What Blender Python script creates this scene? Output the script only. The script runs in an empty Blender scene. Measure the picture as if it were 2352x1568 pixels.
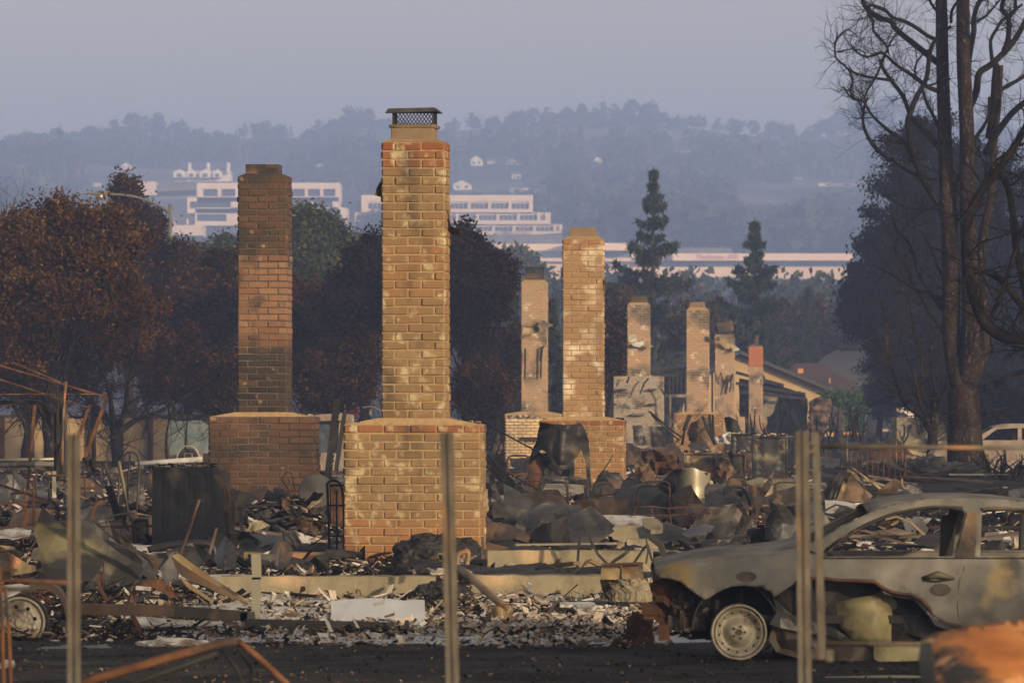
import bpy, math, random
import numpy as np
from math import sin, cos, pi, radians, sqrt, atan2
from mathutils import Vector, Matrix, noise
from mathutils.geometry import delaunay_2d_cdt
random.seed(7); RNG = np.random.default_rng(7)
sc = bpy.context.scene
COL = sc.collection

# ------------------------------------------------------------ camera, sky, sun, exposure
F = 13067.0            # focal length in "photo units" (picture is 2352 units wide)
EYE = 1.85
HOR = 930.0
cd = bpy.data.cameras.new('camera'); cam = bpy.data.objects.new('camera', cd); COL.objects.link(cam)
cam.location = (0, 0, EYE); cam.rotation_euler = (pi/2, 0, 0)
cd.sensor_width = 36; cd.lens = 200; cd.shift_y = (HOR-784)/2352.0
cd.clip_start = 0.5; cd.clip_end = 9000
cd.dof.use_dof = True; cd.dof.focus_distance = 70; cd.dof.aperture_fstop = 9.0
sc.camera = cam
SUN_EL, SUN_AZ = radians(11.0), radians(142.0)      # azimuth clockwise from +Y
w = bpy.data.worlds.new('World'); sc.world = w; w.use_nodes = True
nt = w.node_tree; bg = nt.nodes['Background']
sky = nt.nodes.new('ShaderNodeTexSky'); sky.sky_type = 'NISHITA'; sky.sun_disc = False
sky.sun_elevation = SUN_EL; sky.sun_rotation = SUN_AZ
sky.air_density = 1.0; sky.dust_density = 2.6; sky.ozone_density = 1.5; sky.altitude = 50
hs = nt.nodes.new('ShaderNodeHueSaturation'); hs.inputs['Saturation'].default_value = 0.12; hs.inputs['Hue'].default_value = 0.53
nt.links.new(sky.outputs[0], hs.inputs['Color']); tint = nt.nodes.new('ShaderNodeMix'); tint.data_type = 'RGBA'; tint.blend_type = 'MULTIPLY'; tint.inputs[0].default_value = 1; tint.inputs[7].default_value = (1.10, .96, .80, 1)   # smoke-stained sky
nt.links.new(hs.outputs[0], tint.inputs[6]); nt.links.new(tint.outputs[2], bg.inputs['Color'])
bg.inputs['Strength'].default_value = 0.15
sd = bpy.data.lights.new('sun', 'SUN'); sun = bpy.data.objects.new('sun', sd); COL.objects.link(sun)
sd.energy = 4.2; sd.angle = radians(1.2); sd.color = (1.0, 0.75, 0.48)
sv = Vector((sin(SUN_AZ)*cos(SUN_EL), cos(SUN_AZ)*cos(SUN_EL), sin(SUN_EL)))
sun.rotation_euler = sv.to_track_quat('Z', 'Y').to_euler(); sun.location = (60, -60, 60)
sc.view_settings.view_transform = 'Standard'; sc.view_settings.look = 'None'
sc.view_settings.exposure = 0.34; sc.view_settings.gamma = 1.0
sc.cycles.use_denoising = True
sc.cycles.volume_bounces = 3; sc.cycles.max_bounces = 6; sc.cycles.diffuse_bounces = 3
sc.cycles.glossy_bounces = 2; sc.cycles.transparent_max_bounces = 12

# ------------------------------------------------------------ helpers
def W(px, py, d):
    return Vector(((px-1176.0)*d/F, d, EYE+(HOR-py)*d/F))
def gd(py):            # distance at which flat ground shows at height py
    return F*EYE/(py-HOR)
def S(p, d): return p*d/F
def nz(x, y=0.0, z=0.0): return noise.noise(Vector((x, y, z)))

def tag(o, label=None, cat=None, group=None, kind=None):
    if label: o['label'] = label
    if cat: o['category'] = cat
    if group: o['group'] = group
    if kind: o['kind'] = kind
    return o
def thing(name, loc, label, cat, group=None):
    o = bpy.data.objects.new(name, None); COL.objects.link(o); o.location = loc
    o.empty_display_size = 0.2
    return tag(o, label, cat, group)
def children(o): return [c for c in COL.objects if c.parent is o]
def dup(root, loc, rz=0, sc_=None, label=None):
    r = root.copy(); COL.objects.link(r); r.location = loc; r.rotation_euler = (0, 0, rz)
    if sc_: r.scale = sc_ if hasattr(sc_, '__len__') else (sc_,)*3
    if label: r['label'] = label
    for ch in root.children:
        c = ch.copy(); COL.objects.link(c); c.parent = r
        for g in ch.children:
            e = g.copy(); COL.objects.link(e); e.parent = c
    return r

class MB:
    def __init__(s): s.v = []; s.f = []; s.m = []; s.t = []
    def add(s, vs, fs, mi=0, t=0.0):
        o = len(s.v); s.v += [tuple(v) for v in vs]
        for f in fs: s.f.append([o+i for i in f]); s.m.append(mi); s.t.append(t)
    def box(s, c, size, rot=None, mi=0, t=0.0, bev=0.0):
        hx, hy, hz = size[0]/2, size[1]/2, size[2]/2; c = Vector(c)
        R = rot if rot is not None else Matrix.Identity(3)
        if bev <= 0:
            vs = [R@Vector((x, y, z))+c for x in (-hx, hx) for y in (-hy, hy) for z in (-hz, hz)]
            s.add(vs, [(0,1,3,2),(4,6,7,5),(0,4,5,1),(2,3,7,6),(0,2,6,4),(1,5,7,3)], mi, t)
        else:
            vs = []; idx = {}
            for ix in (-1, 1):
                for iy in (-1, 1):
                    for iz in (-1, 1):
                        for ax in range(3):
                            p = [ix*(hx-bev), iy*(hy-bev), iz*(hz-bev)]
                            p[ax] += (ix, iy, iz)[ax]*bev
                            idx[(ix,iy,iz,ax)] = len(vs); vs.append(R@Vector(p)+c)
            fs = []
            for ax in range(3):
                b, d = [(1,2),(0,2),(0,1)][ax]
                for sg in (-1, 1):
                    q = []
                    for u, v in ((-1,-1),(1,-1),(1,1),(-1,1)):
                        k = [0,0,0]; k[ax] = sg; k[b] = u; k[d] = v; q.append(idx[(k[0],k[1],k[2],ax)])
                    fs.append(q)
            for a, b in ((0,1),(0,2),(1,2)):
                o = 3-a-b
                for sa in (-1,1):
                    for sb in (-1,1):
                        q = []
                        for so, axx in ((-1,a),(-1,b),(1,b),(1,a)):
                            k = [0,0,0]; k[a] = sa; k[b] = sb; k[o] = so; q.append(idx[(k[0],k[1],k[2],axx)])
                        fs.append(q)
            for ix in (-1,1):
                for iy in (-1,1):
                    for iz in (-1,1): fs.append([idx[(ix,iy,iz,a)] for a in range(3)])
            s.add(vs, fs, mi, t)
    def bar(s, p, q, wd, h=None, mi=0, up=(0,0,1), t=0.0):
        p = Vector(p); q = Vector(q); d = q-p; L = d.length
        if L < 1e-6: return
        d /= L; up = Vector(up)
        if abs(d.dot(up)) > .97: up = Vector((1, 0, 0))
        a = d.cross(up).normalized(); b = a.cross(d)
        s.box((p+q)/2, (wd, L, h or wd), Matrix((a, d, b)).transposed(), mi, t)
    def tube(s, pts, r, n=8, mi=0, cap=True, t=0.0):
        pts = [Vector(p) for p in pts]; k = len(pts)
        rs = r if hasattr(r, '__len__') else [r]*k
        prev = None; vs = []
        for i, p in enumerate(pts):
            d = (pts[min(i+1, k-1)]-pts[max(i-1, 0)])
            if d.length < 1e-9: d = Vector((0,0,1))
            d.normalize()
            if prev is None:
                a = d.orthogonal().normalized()
            else:
                a = (prev-d*prev.dot(d))
                a = a.normalized() if a.length > 1e-6 else d.orthogonal().normalized()
            prev = a; b = d.cross(a)
            for j in range(n):
                an = 2*pi*j/n; vs.append(p+(a*cos(an)+b*sin(an))*rs[i])
        fs = [(i*n+j, i*n+(j+1)%n, (i+1)*n+(j+1)%n, (i+1)*n+j) for i in range(k-1) for j in range(n)]
        if cap: fs += [list(range(n))[::-1], [(k-1)*n+j for j in range(n)]]
        s.add(vs, fs, mi, t)
    def lathe(s, prof, c, axis='Y', n=40, mi=0):      # prof: (radius, offset along axis)
        vs = []; c = Vector(c)
        for r, h in prof:
            for j in range(n):
                a = 2*pi*j/n
                v = Vector((r*cos(a), h, r*sin(a))) if axis == 'Y' else (Vector((r*cos(a), r*sin(a), h)) if axis == 'Z' else Vector((h, r*cos(a), r*sin(a))))
                vs.append(v+c)
        k = len(prof)
        fs = [(i*n+j, i*n+(j+1)%n, (i+1)*n+(j+1)%n, (i+1)*n+j) for i in range(k-1) for j in range(n)]
        s.add(vs, fs, mi)
    def prism(s, poly, d0, d1, mi=0):                 # photo-unit outline at distance d0, pushed back to d1 parallel
        a = [W(x, y, d0) for x, y in poly]; b = [v+Vector((0, d1-d0, 0)) for v in a]; n = len(poly)
        s.add(a+b, [list(range(n)), [n+i for i in range(n)][::-1]]+[(i, n+i, n+(i+1)%n, (i+1)%n) for i in range(n)], mi)
    def build(s, name, mats, parent=None, loc=None, smooth=False, tint=False, solid=0.0):
        if not isinstance(mats, (list, tuple)): mats = [mats]
        base = Vector(loc) if loc is not None else (Vector(root_loc(parent)) if parent is not None else Vector((0,0,0)))
        me = bpy.data.meshes.new(name)
        me.from_pydata([(v[0]-base.x, v[1]-base.y, v[2]-base.z) for v in s.v], [], s.f)
        for m in mats: me.materials.append(m)
        me.polygons.foreach_set('material_index', s.m)
        if tint:
            at = me.attributes.new('tint', 'FLOAT', 'FACE'); at.data.foreach_set('value', s.t)
        if smooth: me.polygons.foreach_set('use_smooth', [True]*len(s.f))
        me.update()
        o = bpy.data.objects.new(name, me); COL.objects.link(o)
        if parent is not None: o.parent = parent
        elif loc is not None: o.location = loc
        if solid:
            md = o.modifiers.new('thickness', 'SOLIDIFY'); md.thickness = solid; md.offset = 0
        return o
def root_loc(p):
    v = Vector(p.location)
    while p.parent is not None:
        p = p.parent; v = v+Vector(p.location)
    return v
def mass(name, V, nq, mats, tint=None, parent=None, loc=(0,0,0), k=4):   # many k-gons sharing nothing
    V = np.asarray(V, dtype=np.float64)
    base = np.array(root_loc(parent) if parent is not None else loc)
    V = V-base
    me = bpy.data.meshes.new(name); me.vertices.add(nq*k); me.vertices.foreach_set('co', V.ravel())
    me.loops.add(nq*k); me.loops.foreach_set('vertex_index', np.arange(nq*k, dtype=np.int32))
    me.polygons.add(nq); me.polygons.foreach_set('loop_start', np.arange(0, nq*k, k, dtype=np.int32))
    me.polygons.foreach_set('loop_total', np.full(nq, k, dtype=np.int32))
    me.materials.append(mats)
    if tint is not None:
        at = me.attributes.new('tint', 'FLOAT', 'FACE'); at.data.foreach_set('value', tint.astype(np.float32))
    me.update(calc_edges=True)
    o = bpy.data.objects.new(name, me); COL.objects.link(o)
    if parent is not None: o.parent = parent
    else: o.location = loc
    return o

# crumpled / traced metal panels -------------------------------------------------
def pip(x, y, poly):
    c = False; n = len(poly); j = n-1
    for i in range(n):
        xi, yi = poly[i]; xj, yj = poly[j]
        if (yi > y) != (yj > y) and x < (xj-xi)*(y-yi)/(yj-yi)+xi: c = not c
        j = i
    return c
def dens(poly, st):
    out = []
    for i, p in enumerate(poly):
        q = poly[(i+1)%len(poly)]; L = math.hypot(q[0]-p[0], q[1]-p[1]); k = max(1, int(L/st))
        for a in range(k): out.append((p[0]+(q[0]-p[0])*a/k, p[1]+(q[1]-p[1])*a/k))
    return out
def panel_mesh(mb, poly, holes, st, fn, mi=0, rough=0.0):
    outl = dens(poly, st); hl = [dens(h, st) for h in holes]
    if rough: outl = [(x+random.uniform(-1,1)*rough, y+random.uniform(-1,1)*rough) for x, y in outl]
    vs = []; es = []
    for lp in [outl]+hl:
        o = len(vs); vs += lp; es += [(o+i, o+(i+1)%len(lp)) for i in range(len(lp))]
    xs = [p[0] for p in poly]; ys = [p[1] for p in poly]
    y = min(ys)+st/2; r = 0
    while y < max(ys):
        x = min(xs)+st*(0.25+0.5*(r % 2))
        while x < max(xs):
            xx, yy = x+random.uniform(-.2,.2)*st, y+random.uniform(-.2,.2)*st
            if pip(xx, yy, outl) and not any(pip(xx, yy, h) for h in hl): vs.append((xx, yy))
            x += st
        y += st*0.87; r += 1
    V, E, Fc, _, _, _ = delaunay_2d_cdt([Vector(v) for v in vs], es, [], 0, 1e-4)
    fs = []
    for f in Fc:
        cx = sum(V[i][0] for i in f)/len(f); cy = sum(V[i][1] for i in f)/len(f)
        if pip(cx, cy, outl) and not any(pip(cx, cy, h) for h in hl): fs.append(f)
    mb.add([fn(v[0], v[1]) for v in V], fs, mi)
def sheet(name, poly, d, mat, label=None, cat=None, amp=0.05, fr=3.0, tilt=(0,0), curve=0.0, st=None, holes=(), thick=0.006,
          parent=None, group=None, rough=0.8, smooth=False, seed=None, folds=()):
    """thin metal/board piece: outline in photo units at distance d, real depth from noise, tilt, curve and folds"""
    xs = [p[0] for p in poly]; ys = [p[1] for p in poly]; cx = (min(xs)+max(xs))/2; cy = (min(ys)+max(ys))/2
    hw = max(1, (max(xs)-min(xs))/2); hh = max(1, (max(ys)-min(ys))/2)
    st = st or max(3.0, (hw+hh)/7); sd_ = seed if seed is not None else cx*.37+cy*.11
    def fn(x, y):
        u = (x-cx)/hw; v = (y-cy)/hh
        q = W(x, y, d); X, Z = q.x, q.z
        n1 = 1-abs(nz(X*fr+sd_, Z*fr, 1.3))*2; n2 = nz(X*fr*2.7+sd_, Z*fr*2.7, 7.1)
        dy = amp*(n1*1.6+n2*.8)+tilt[0]*u+tilt[1]*v+curve*u*u
        for (fx, fs_, fa) in folds: dy += fa*abs(u*cos(fs_)+v*sin(fs_)-fx)
        return q+Vector((0, dy, 0))
    mb = MB(); panel_mesh(mb, poly, list(holes), st, fn, rough=rough)
    b = W(cx, max(ys), d)
    o = mb.build(name, mat, parent=parent, loc=None if parent else b, smooth=smooth, solid=thick)
    if label: tag(o, label, cat, group)
    return o

# materials -----------------------------------------------------------------------
MATS = {}
def mat(name, cols, scale=3.0, rough=0.8, metal=0.0, bump=0.3, bscale=None, bdist=0.01, stain=None, stain2=None, stretch=None,
        attr=False, spec=0.3, detail=6.0, trans=0.0):
    """cols: [(pos, rgb)...] over a noise; stain=(rgb, scale, lo, hi[, stretch]); attr: ramp driven by the per-face tint"""
    if name not in ('pink_stucco', 'tan_stucco', 'pale_house_wall', 'rose_sign_paint'):
        kk = 1.0 if name in ('scorched_leaf', 'dark_scorched_leaf') else .62 if name == 'scorched_bark' else .60 if 'asphalt' in name else .42 if 'bark' in name else .82 if name == 'burnt_car_paint' else .62 if ('leaf' in name or 'bark' in name or 'asphalt' in name or 'soil' in name or 'foliage' in name or 'needle' in name) and name not in ('green_leaf', 'fresh_leaf', 'conifer_needle', 'autumn_leaf', 'hill_foliage') else .88
        cols = [(p, tuple(v*kk for v in c)) for p, c in cols]
        if kk < .8 or 'leaf' in name: spec = .04
        if name == 'white_ash': spec = .1
        if kk < .7: stain, stain2 = [(tuple(v*kk for v in s[0]),)+tuple(s[1:]) if s else None for s in (stain, stain2)]
    m = bpy.data.materials.new(name); m.use_nodes = True; n = m.node_tree.nodes; L = m.node_tree.links
    b = n['Principled BSDF']; b.inputs['Roughness'].default_value = rough; b.inputs['Metallic'].default_value = metal
    b.inputs['Specular IOR Level'].default_value = spec
    tc = n.new('ShaderNodeTexCoord'); mp = n.new('ShaderNodeMapping'); L.new(tc.outputs['Object'], mp.inputs[0])
    if stretch: mp.inputs['Scale'].default_value = stretch
    no = n.new('ShaderNodeTexNoise'); no.inputs['Scale'].default_value = scale; no.inputs['Detail'].default_value = detail
    L.new(mp.outputs[0], no.inputs['Vector'])
    rp = n.new('ShaderNodeValToRGB'); el = rp.color_ramp.elements
    while len(el) < len(cols): el.new(0.5)
    for e, (p, c) in zip(el, cols): e.position = p; e.color = (*c, 1)
    if attr:
        at = n.new('ShaderNodeAttribute'); at.attribute_name = 'tint'
        ma = n.new('ShaderNodeMath'); ma.operation = 'MULTIPLY_ADD'; ma.inputs[1].default_value = 0.35; ma.inputs[2].default_value = -0.175
        L.new(no.outputs['Fac'], ma.inputs[0])
        mb_ = n.new('ShaderNodeMath'); mb_.operation = 'ADD'; L.new(at.outputs['Fac'], mb_.inputs[0]); L.new(ma.outputs[0], mb_.inputs[1])
        L.new(mb_.outputs[0], rp.inputs[0])
    else:
        L.new(no.outputs['Fac'], rp.inputs[0])
    out = rp.outputs[0]
    for k, s_ in enumerate([s for s in (stain, stain2) if s]):
        n2 = n.new('ShaderNodeTexNoise'); n2.inputs['Scale'].default_value = s_[1]; n2.inputs['Detail'].default_value = 5
        m2 = n.new('ShaderNodeMapping'); m2.inputs['Location'].default_value = (3.1*k+1, 7.7, 2.2)
        if len(s_) > 4: m2.inputs['Scale'].default_value = s_[4]
        L.new(tc.outputs['Object'], m2.inputs[0]); L.new(m2.outputs[0], n2.inputs['Vector'])
        mr = n.new('ShaderNodeMapRange'); mr.inputs[1].default_value = s_[2]; mr.inputs[2].default_value = s_[3]
        L.new(n2.outputs['Fac'], mr.inputs[0])
        mx = n.new('ShaderNodeMix'); mx.data_type = 'RGBA'; L.new(mr.outputs[0], mx.inputs[0]); L.new(out, mx.inputs[6])
        mx.inputs[7].default_value = (*s_[0], 1); out = mx.outputs[2]
    L.new(out, b.inputs['Base Color'])
    if bump:
        nb = n.new('ShaderNodeTexNoise'); nb.inputs['Scale'].default_value = bscale or scale*6; nb.inputs['Detail'].default_value = 5
        L.new(tc.outputs['Object'], nb.inputs['Vector'])
        bu = n.new('ShaderNodeBump'); bu.inputs['Strength'].default_value = bump; bu.inputs['Distance'].default_value = bdist
        L.new(nb.outputs['Fac'], bu.inputs['Height']); L.new(bu.outputs[0], b.inputs['Normal'])
    if trans:
        b.inputs['Transmission Weight'].default_value = trans
    MATS[name] = m
    return m
def leafmat(name, cols):
    m = mat(name, cols, scale=0.35, rough=0.75, bump=0, attr=True, spec=0.2)
    n = m.node_tree.nodes; L = m.node_tree.links; b = n['Principled BSDF']
    tr = n.new('ShaderNodeBsdfTranslucent'); mx = n.new('ShaderNodeMixShader'); mx.inputs[0].default_value = 0.22
    src = b.inputs['Base Color'].links[0].from_socket; L.new(src, tr.inputs[0])
    L.new(b.outputs[0], mx.inputs[1]); L.new(tr.outputs[0], mx.inputs[2]); L.new(mx.outputs[0], n['Material Output'].inputs[0])
    return m
G = lambda v: (v, v*.97, v*.92)
m_asphalt = mat('asphalt_ash', [(.3,(.035,.034,.033)),(.5,(.055,.053,.05)),(.7,(.09,.08,.07))], scale=3.0, bump=.8, bscale=22, bdist=.03, rough=.95,
                stain=((.16,.12,.09), 9, .62, .72), stain2=((.02,.02,.02), .8, .5, .65))
m_dirt = mat('burnt_soil', [(.3,(.016,.013,.011)),(.5,(.045,.034,.026)),(.7,(.10,.075,.055))], scale=5, bump=.8, bscale=8, bdist=.05, rough=.95,
             stain=((.26,.22,.18), 16, .62, .70), stain2=((.018,.016,.016), .35, .45, .6))
m_hill = mat('hill_grass', [(.40,(.035,.045,.025)),(.52,(.08,.075,.04)),(.62,(.20,.155,.09))], scale=.010, bump=0, rough=.95)
m_mortar = mat('mortar', [(.3,(.28,.18,.082)),(.7,(.37,.255,.125))], scale=14, bump=.5, bscale=60, stain=((.10,.08,.06), 1.3, .55, .75))
m_mortar_dark = mat('sooty_mortar', [(.3,(.10,.08,.06)),(.7,(.17,.13,.09))], scale=8, bump=.5, bscale=60, stain=((.035,.032,.03), .9, .4, .6))
def brickmat(name, cols, st, st2, st3=None):
    return mat(name, cols, scale=14, rough=.9, bump=.7, bscale=70, bdist=.006, attr=True, stain=st, stain2=st2)
m_brick = brickmat('slump_brick', [(.0,(.21,.068,.026)),(.2,(.24,.10,.04)),(.45,(.26,.135,.055)),(.75,(.19,.125,.058)),(1.,(.30,.19,.085))],
                   ((.38,.31,.18), 6.5, .56, .68), ((.055,.040,.024), 2.6, .52, .72, (1,1,.38)))
m_brick_dark = brickmat('soot_and_light_brick', [(.0,(.022,.017,.013)),(.25,(.055,.036,.022)),(.5,(.11,.058,.03)),(.8,(.20,.10,.05)),(1.,(.26,.15,.08))],
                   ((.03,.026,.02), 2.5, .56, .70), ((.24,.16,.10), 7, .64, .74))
m_brick_gold = brickmat('pale_brick', [(.0,(.26,.12,.05)),(.4,(.33,.19,.085)),(.75,(.27,.175,.085)),(1.,(.40,.28,.14))],
                   ((.62,.52,.36), 2.2, .5, .66), ((.25,.13,.07), 1.6, .56, .7))
m_brick_small = brickmat('small_brick', [(.0,(.32,.15,.08)),(.4,(.40,.25,.15)),(.7,(.30,.24,.17)),(1.,(.46,.36,.25))],
                   ((.075,.07,.06), 1.1, .52, .64), ((.5,.42,.3), 3, .6, .7))
m_brick_grey = brickmat('grey_wash_brick', [(.0,(.13,.12,.11)),(.4,(.25,.22,.18)),(.7,(.34,.31,.26)),(1.,(.42,.39,.34))],
                   ((.05,.05,.05), 2.4, .5, .62), ((.42,.26,.15), 1.3, .56, .7))
m_brick_cream = brickmat('cream_brick', [(.0,(.55,.38,.20)),(.5,(.66,.48,.27)),(1.,(.72,.56,.34))], ((.4,.26,.13), 3, .6, .75), ((.7,.6,.4), 5, .6, .7))
m_brick_red = brickmat('red_brick', [(.0,(.34,.09,.04)),(.5,(.42,.13,.06)),(1.,(.33,.12,.07))], ((.08,.05,.04), 2, .6, .75), ((.5,.3,.2), 4, .66, .75))
m_flue = mat('clay_flue', [(.3,(.15,.10,.055)),(.6,(.21,.145,.085)),(.8,(.09,.06,.04))], scale=7, bump=.3)
m_conc = mat('concrete', [(.3,(.17,.145,.09)),(.5,(.24,.205,.13)),(.7,(.19,.175,.12))], scale=3.5, rough=.9, bump=.6, bscale=40, stain=((.05,.045,.035), 1.6, .5, .66), stain2=((.45,.30,.17), 1.1, .6, .72))
m_ash = mat('white_ash', [(.0,(.006,.006,.006)),(.34,(.014,.012,.011)),(.5,(.040,.029,.020)),(.68,(.14,.095,.058)),(.85,(.34,.28,.21)),(1.,(.50,.48,.44))], scale=9, rough=.95, bump=.4, attr=True)
m_black = mat('char_black', [(.3,(.010,.010,.010)),(.6,(.022,.020,.018)),(.8,(.05,.045,.04))], scale=5, rough=.7, bump=.5, bscale=30)
m_char_metal = mat('burnt_dark_metal', [(.3,(.016,.014,.013)),(.5,(.032,.027,.021)),(.7,(.075,.052,.033))], scale=2.2, rough=.55, metal=.3, bump=.35, bscale=14, stain=((.16,.08,.035), 2.5, .6, .72), spec=.4)
m_grey_metal = mat('burnt_grey_metal', [(.3,(.032,.033,.032)),(.5,(.065,.063,.058)),(.7,(.14,.13,.115))], scale=2.6, rough=.5, metal=.4, bump=.3, bscale=12, stain=((.03,.03,.032), 1.7, .5, .65), stain2=((.28,.20,.10), 4, .66, .74))
m_olive = mat('olive_burnt_sheet', [(.3,(.09,.08,.035)),(.5,(.16,.14,.075)),(.7,(.22,.18,.10))], scale=1.6, rough=.6, bump=.3, bscale=8, stain=((.016,.015,.014), 1.1, .43, .53, (1,1,1.6)), stain2=((.25,.15,.06), 2.6, .62, .72))
m_galv = mat('pale_galvanised', [(.3,(.20,.185,.13)),(.5,(.30,.27,.19)),(.7,(.40,.36,.26))], scale=1.8, rough=.45, metal=.45, bump=.15, bscale=6, stain=((.14,.10,.05), 1.5, .56, .72), spec=.5)
m_rust = mat('rust', [(.3,(.035,.018,.012)),(.5,(.075,.033,.017)),(.7,(.13,.06,.028))], scale=6, rough=.9, bump=.5, bscale=40, stain=((.03,.022,.018), 2, .52, .66))
m_rust_or = mat('orange_rust', [(.3,(.14,.045,.02)),(.5,(.36,.13,.035)),(.7,(.50,.22,.075))], scale=2.4, rough=.75, bump=.6, bscale=18, stretch=(1,1,3), stain=((.03,.027,.03), 3.2, .52, .62), stain2=((.62,.36,.18), 5, .62, .72))
m_brown_metal = mat('brown_burnt_metal', [(.3,(.05,.031,.02)),(.5,(.095,.06,.036)),(.7,(.17,.11,.065))], scale=2.4, rough=.65, metal=.2, bump=.3, bscale=16, stain=((.03,.025,.02), 1.6, .5, .64))
m_ochre_metal = mat('ochre_burnt_metal', [(.3,(.11,.08,.04)),(.5,(.20,.145,.07)),(.7,(.31,.23,.13))], scale=3, rough=.6, metal=.2, bump=.3, stain=((.05,.035,.025), 2, .5, .64), stain2=((.30,.12,.05), 3.2, .6, .7))
m_post = mat('fence_steel', [(.3,(.055,.047,.036)),(.5,(.10,.084,.062)),(.7,(.155,.13,.097))], scale=7, rough=.65, metal=.3, bump=.4, bscale=60, stain=((.36,.17,.06), 3.2, .56, .72, (1,1,.35)), stain2=((.10,.11,.09), 1.5, .55, .7, (1,1,.5)))
m_car = mat('burnt_car_paint', [(.3,(.085,.082,.074)),(.5,(.145,.138,.12)),(.68,(.225,.21,.18))], scale=3.4, rough=.75, metal=.0, bump=.22, bscale=30, bdist=.005, spec=.25,
            stain=((.055,.050,.042), 3.2, .58, .70), stain2=((.24,.175,.075), 2.2, .58, .70))
m_steel_wheel = mat('bare_wheel_steel', [(.3,(.22,.19,.13)),(.5,(.32,.28,.20)),(.7,(.40,.35,.26))], scale=9, rough=.6, metal=.3, bump=.3, stain=((.10,.08,.06), 5, .56, .68))
m_white = mat('white_board', [(.3,(.30,.295,.28)),(.5,(.40,.39,.37)),(.7,(.48,.47,.45))], scale=5, rough=.9, bump=.5, bscale=25, stain=((.13,.10,.07), 3, .56, .68), stain2=((.05,.045,.04), 7, .6, .68))
m_bark = mat('scorched_bark', [(.3,(.012,.009,.007)),(.5,(.030,.021,.015)),(.7,(.065,.046,.032))], scale=3.5, rough=.95, bump=1.0, bscale=11, bdist=.06, stretch=(1,1,.25), stain=((.14,.12,.10), 26, .60, .67, (1,1,.22)), stain2=((.42,.17,.06), 1.0, .72, .75, (1,1,.25)))
m_bark_black = mat('charred_bark', [(.3,(.012,.011,.010)),(.5,(.026,.021,.018)),(.7,(.05,.04,.032))], scale=5, rough=.9, bump=.8, bscale=20, bdist=.03, stain=((.16,.11,.075), 8, .64, .72, (1,1,.4)))
m_bark_twig = mat('brown_twig', [(.3,(.018,.013,.011)),(.7,(.05,.036,.028))], scale=4, rough=.95, bump=0)
m_leaf_brown = leafmat('scorched_leaf', [(.0,(.006,.004,.003)),(.3,(.026,.013,.006)),(.6,(.085,.036,.012)),(.85,(.10,.062,.018)),(1.,(.20,.12,.035))])
m_leaf_dkbrown = leafmat('dark_scorched_leaf', [(.0,(.003,.002,.002)),(.45,(.020,.011,.006)),(.8,(.060,.030,.014)),(1.,(.12,.062,.025))])
m_leaf_purple = leafmat('dark_purple_leaf', [(.0,(.003,.003,.003)),(.5,(.016,.010,.008)),(1.,(.060,.032,.020))])
m_leaf_green = leafmat('green_leaf', [(.0,(.014,.020,.009)),(.5,(.045,.060,.02)),(.8,(.10,.105,.03)),(1.,(.16,.13,.035))])
m_leaf_mix = leafmat('autumn_leaf', [(.0,(.012,.013,.009)),(.35,(.028,.032,.015)),(.65,(.055,.042,.018)),(1.,(.11,.055,.025))])
m_leaf_navy = leafmat('blackened_leaf', [(.0,(.003,.004,.006)),(.5,(.009,.010,.014)),(.85,(.024,.021,.022)),(1.,(.06,.042,.032))])
m_needle = leafmat('conifer_needle', [(.0,(.012,.020,.012)),(.5,(.028,.041,.022)),(.85,(.05,.062,.028)),(1.,(.08,.065,.028))])
m_hilltree = leafmat('hill_foliage', [(.0,(.02,.032,.02)),(.5,(.04,.055,.03)),(.85,(.075,.07,.035)),(1.,(.16,.10,.05))])
m_facade = mat('pink_stucco', [(.3,(.62,.48,.375)),(.7,(.68,.54,.43))], scale=.15, bump=0)
m_facade_tan = mat('tan_stucco', [(.3,(.74,.54,.39)),(.7,(.80,.61,.45))], scale=.12, bump=0)
m_glass = mat('dark_glass', [(.3,(.03,.04,.05)),(.7,(.05,.06,.075))], scale=.2, rough=.25, bump=0, spec=.6)
m_glass_green = mat('green_glass', [(.3,(.16,.24,.22)),(.7,(.22,.30,.27))], scale=.3, rough=.3, bump=0, spec=.6)
m_hroof = mat('grey_roof', [(.3,(.10,.10,.11)),(.7,(.17,.16,.17))], scale=.6, bump=0)
m_hwall = mat('pale_house_wall', [(.3,(.62,.54,.44)),(.7,(.75,.66,.55))], scale=.4, bump=0)
m_shingle = mat('dark_shingle', [(.3,(.035,.033,.036)),(.5,(.05,.048,.05)),(.7,(.07,.065,.068))], scale=6, bump=.4, bscale=18)
m_shingle_red = mat('red_brown_shingle', [(.3,(.05,.026,.02)),(.5,(.07,.037,.029)),(.7,(.095,.052,.042))], scale=6, bump=.4, bscale=18)
m_yellow = mat('yellow_stucco', [(.3,(.40,.27,.12)),(.7,(.50,.35,.17))], scale=.8, bump=.2)
m_orange = mat('orange_stucco', [(.3,(.42,.18,.05)),(.7,(.52,.25,.08))], scale=.8, bump=.2)
m_fencewood = mat('weathered_fence', [(.3,(.20,.16,.12)),(.7,(.30,.25,.19))], scale=2, bump=.3, stretch=(4,4,.5))
m_fencestucco = mat('scorched_stucco', [(.3,(.30,.19,.09)),(.5,(.38,.27,.13)),(.7,(.24,.20,.12))], scale=1.1, bump=.3, stain=((.07,.06,.05), 1.4, .55, .68, (1,1,.4)), stain2=((.40,.15,.07), .8, .6, .7, (1,1,.3)))
m_pole = mat('galvanised_pole', [(.3,(.10,.095,.085)),(.7,(.16,.15,.13))], scale=2, rough=.7, metal=0, bump=.1)
m_blue_car = mat('navy_car_paint', [(.3,(.02,.03,.055)),(.7,(.035,.05,.085))], scale=1, rough=.3, bump=0, spec=.6)
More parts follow.
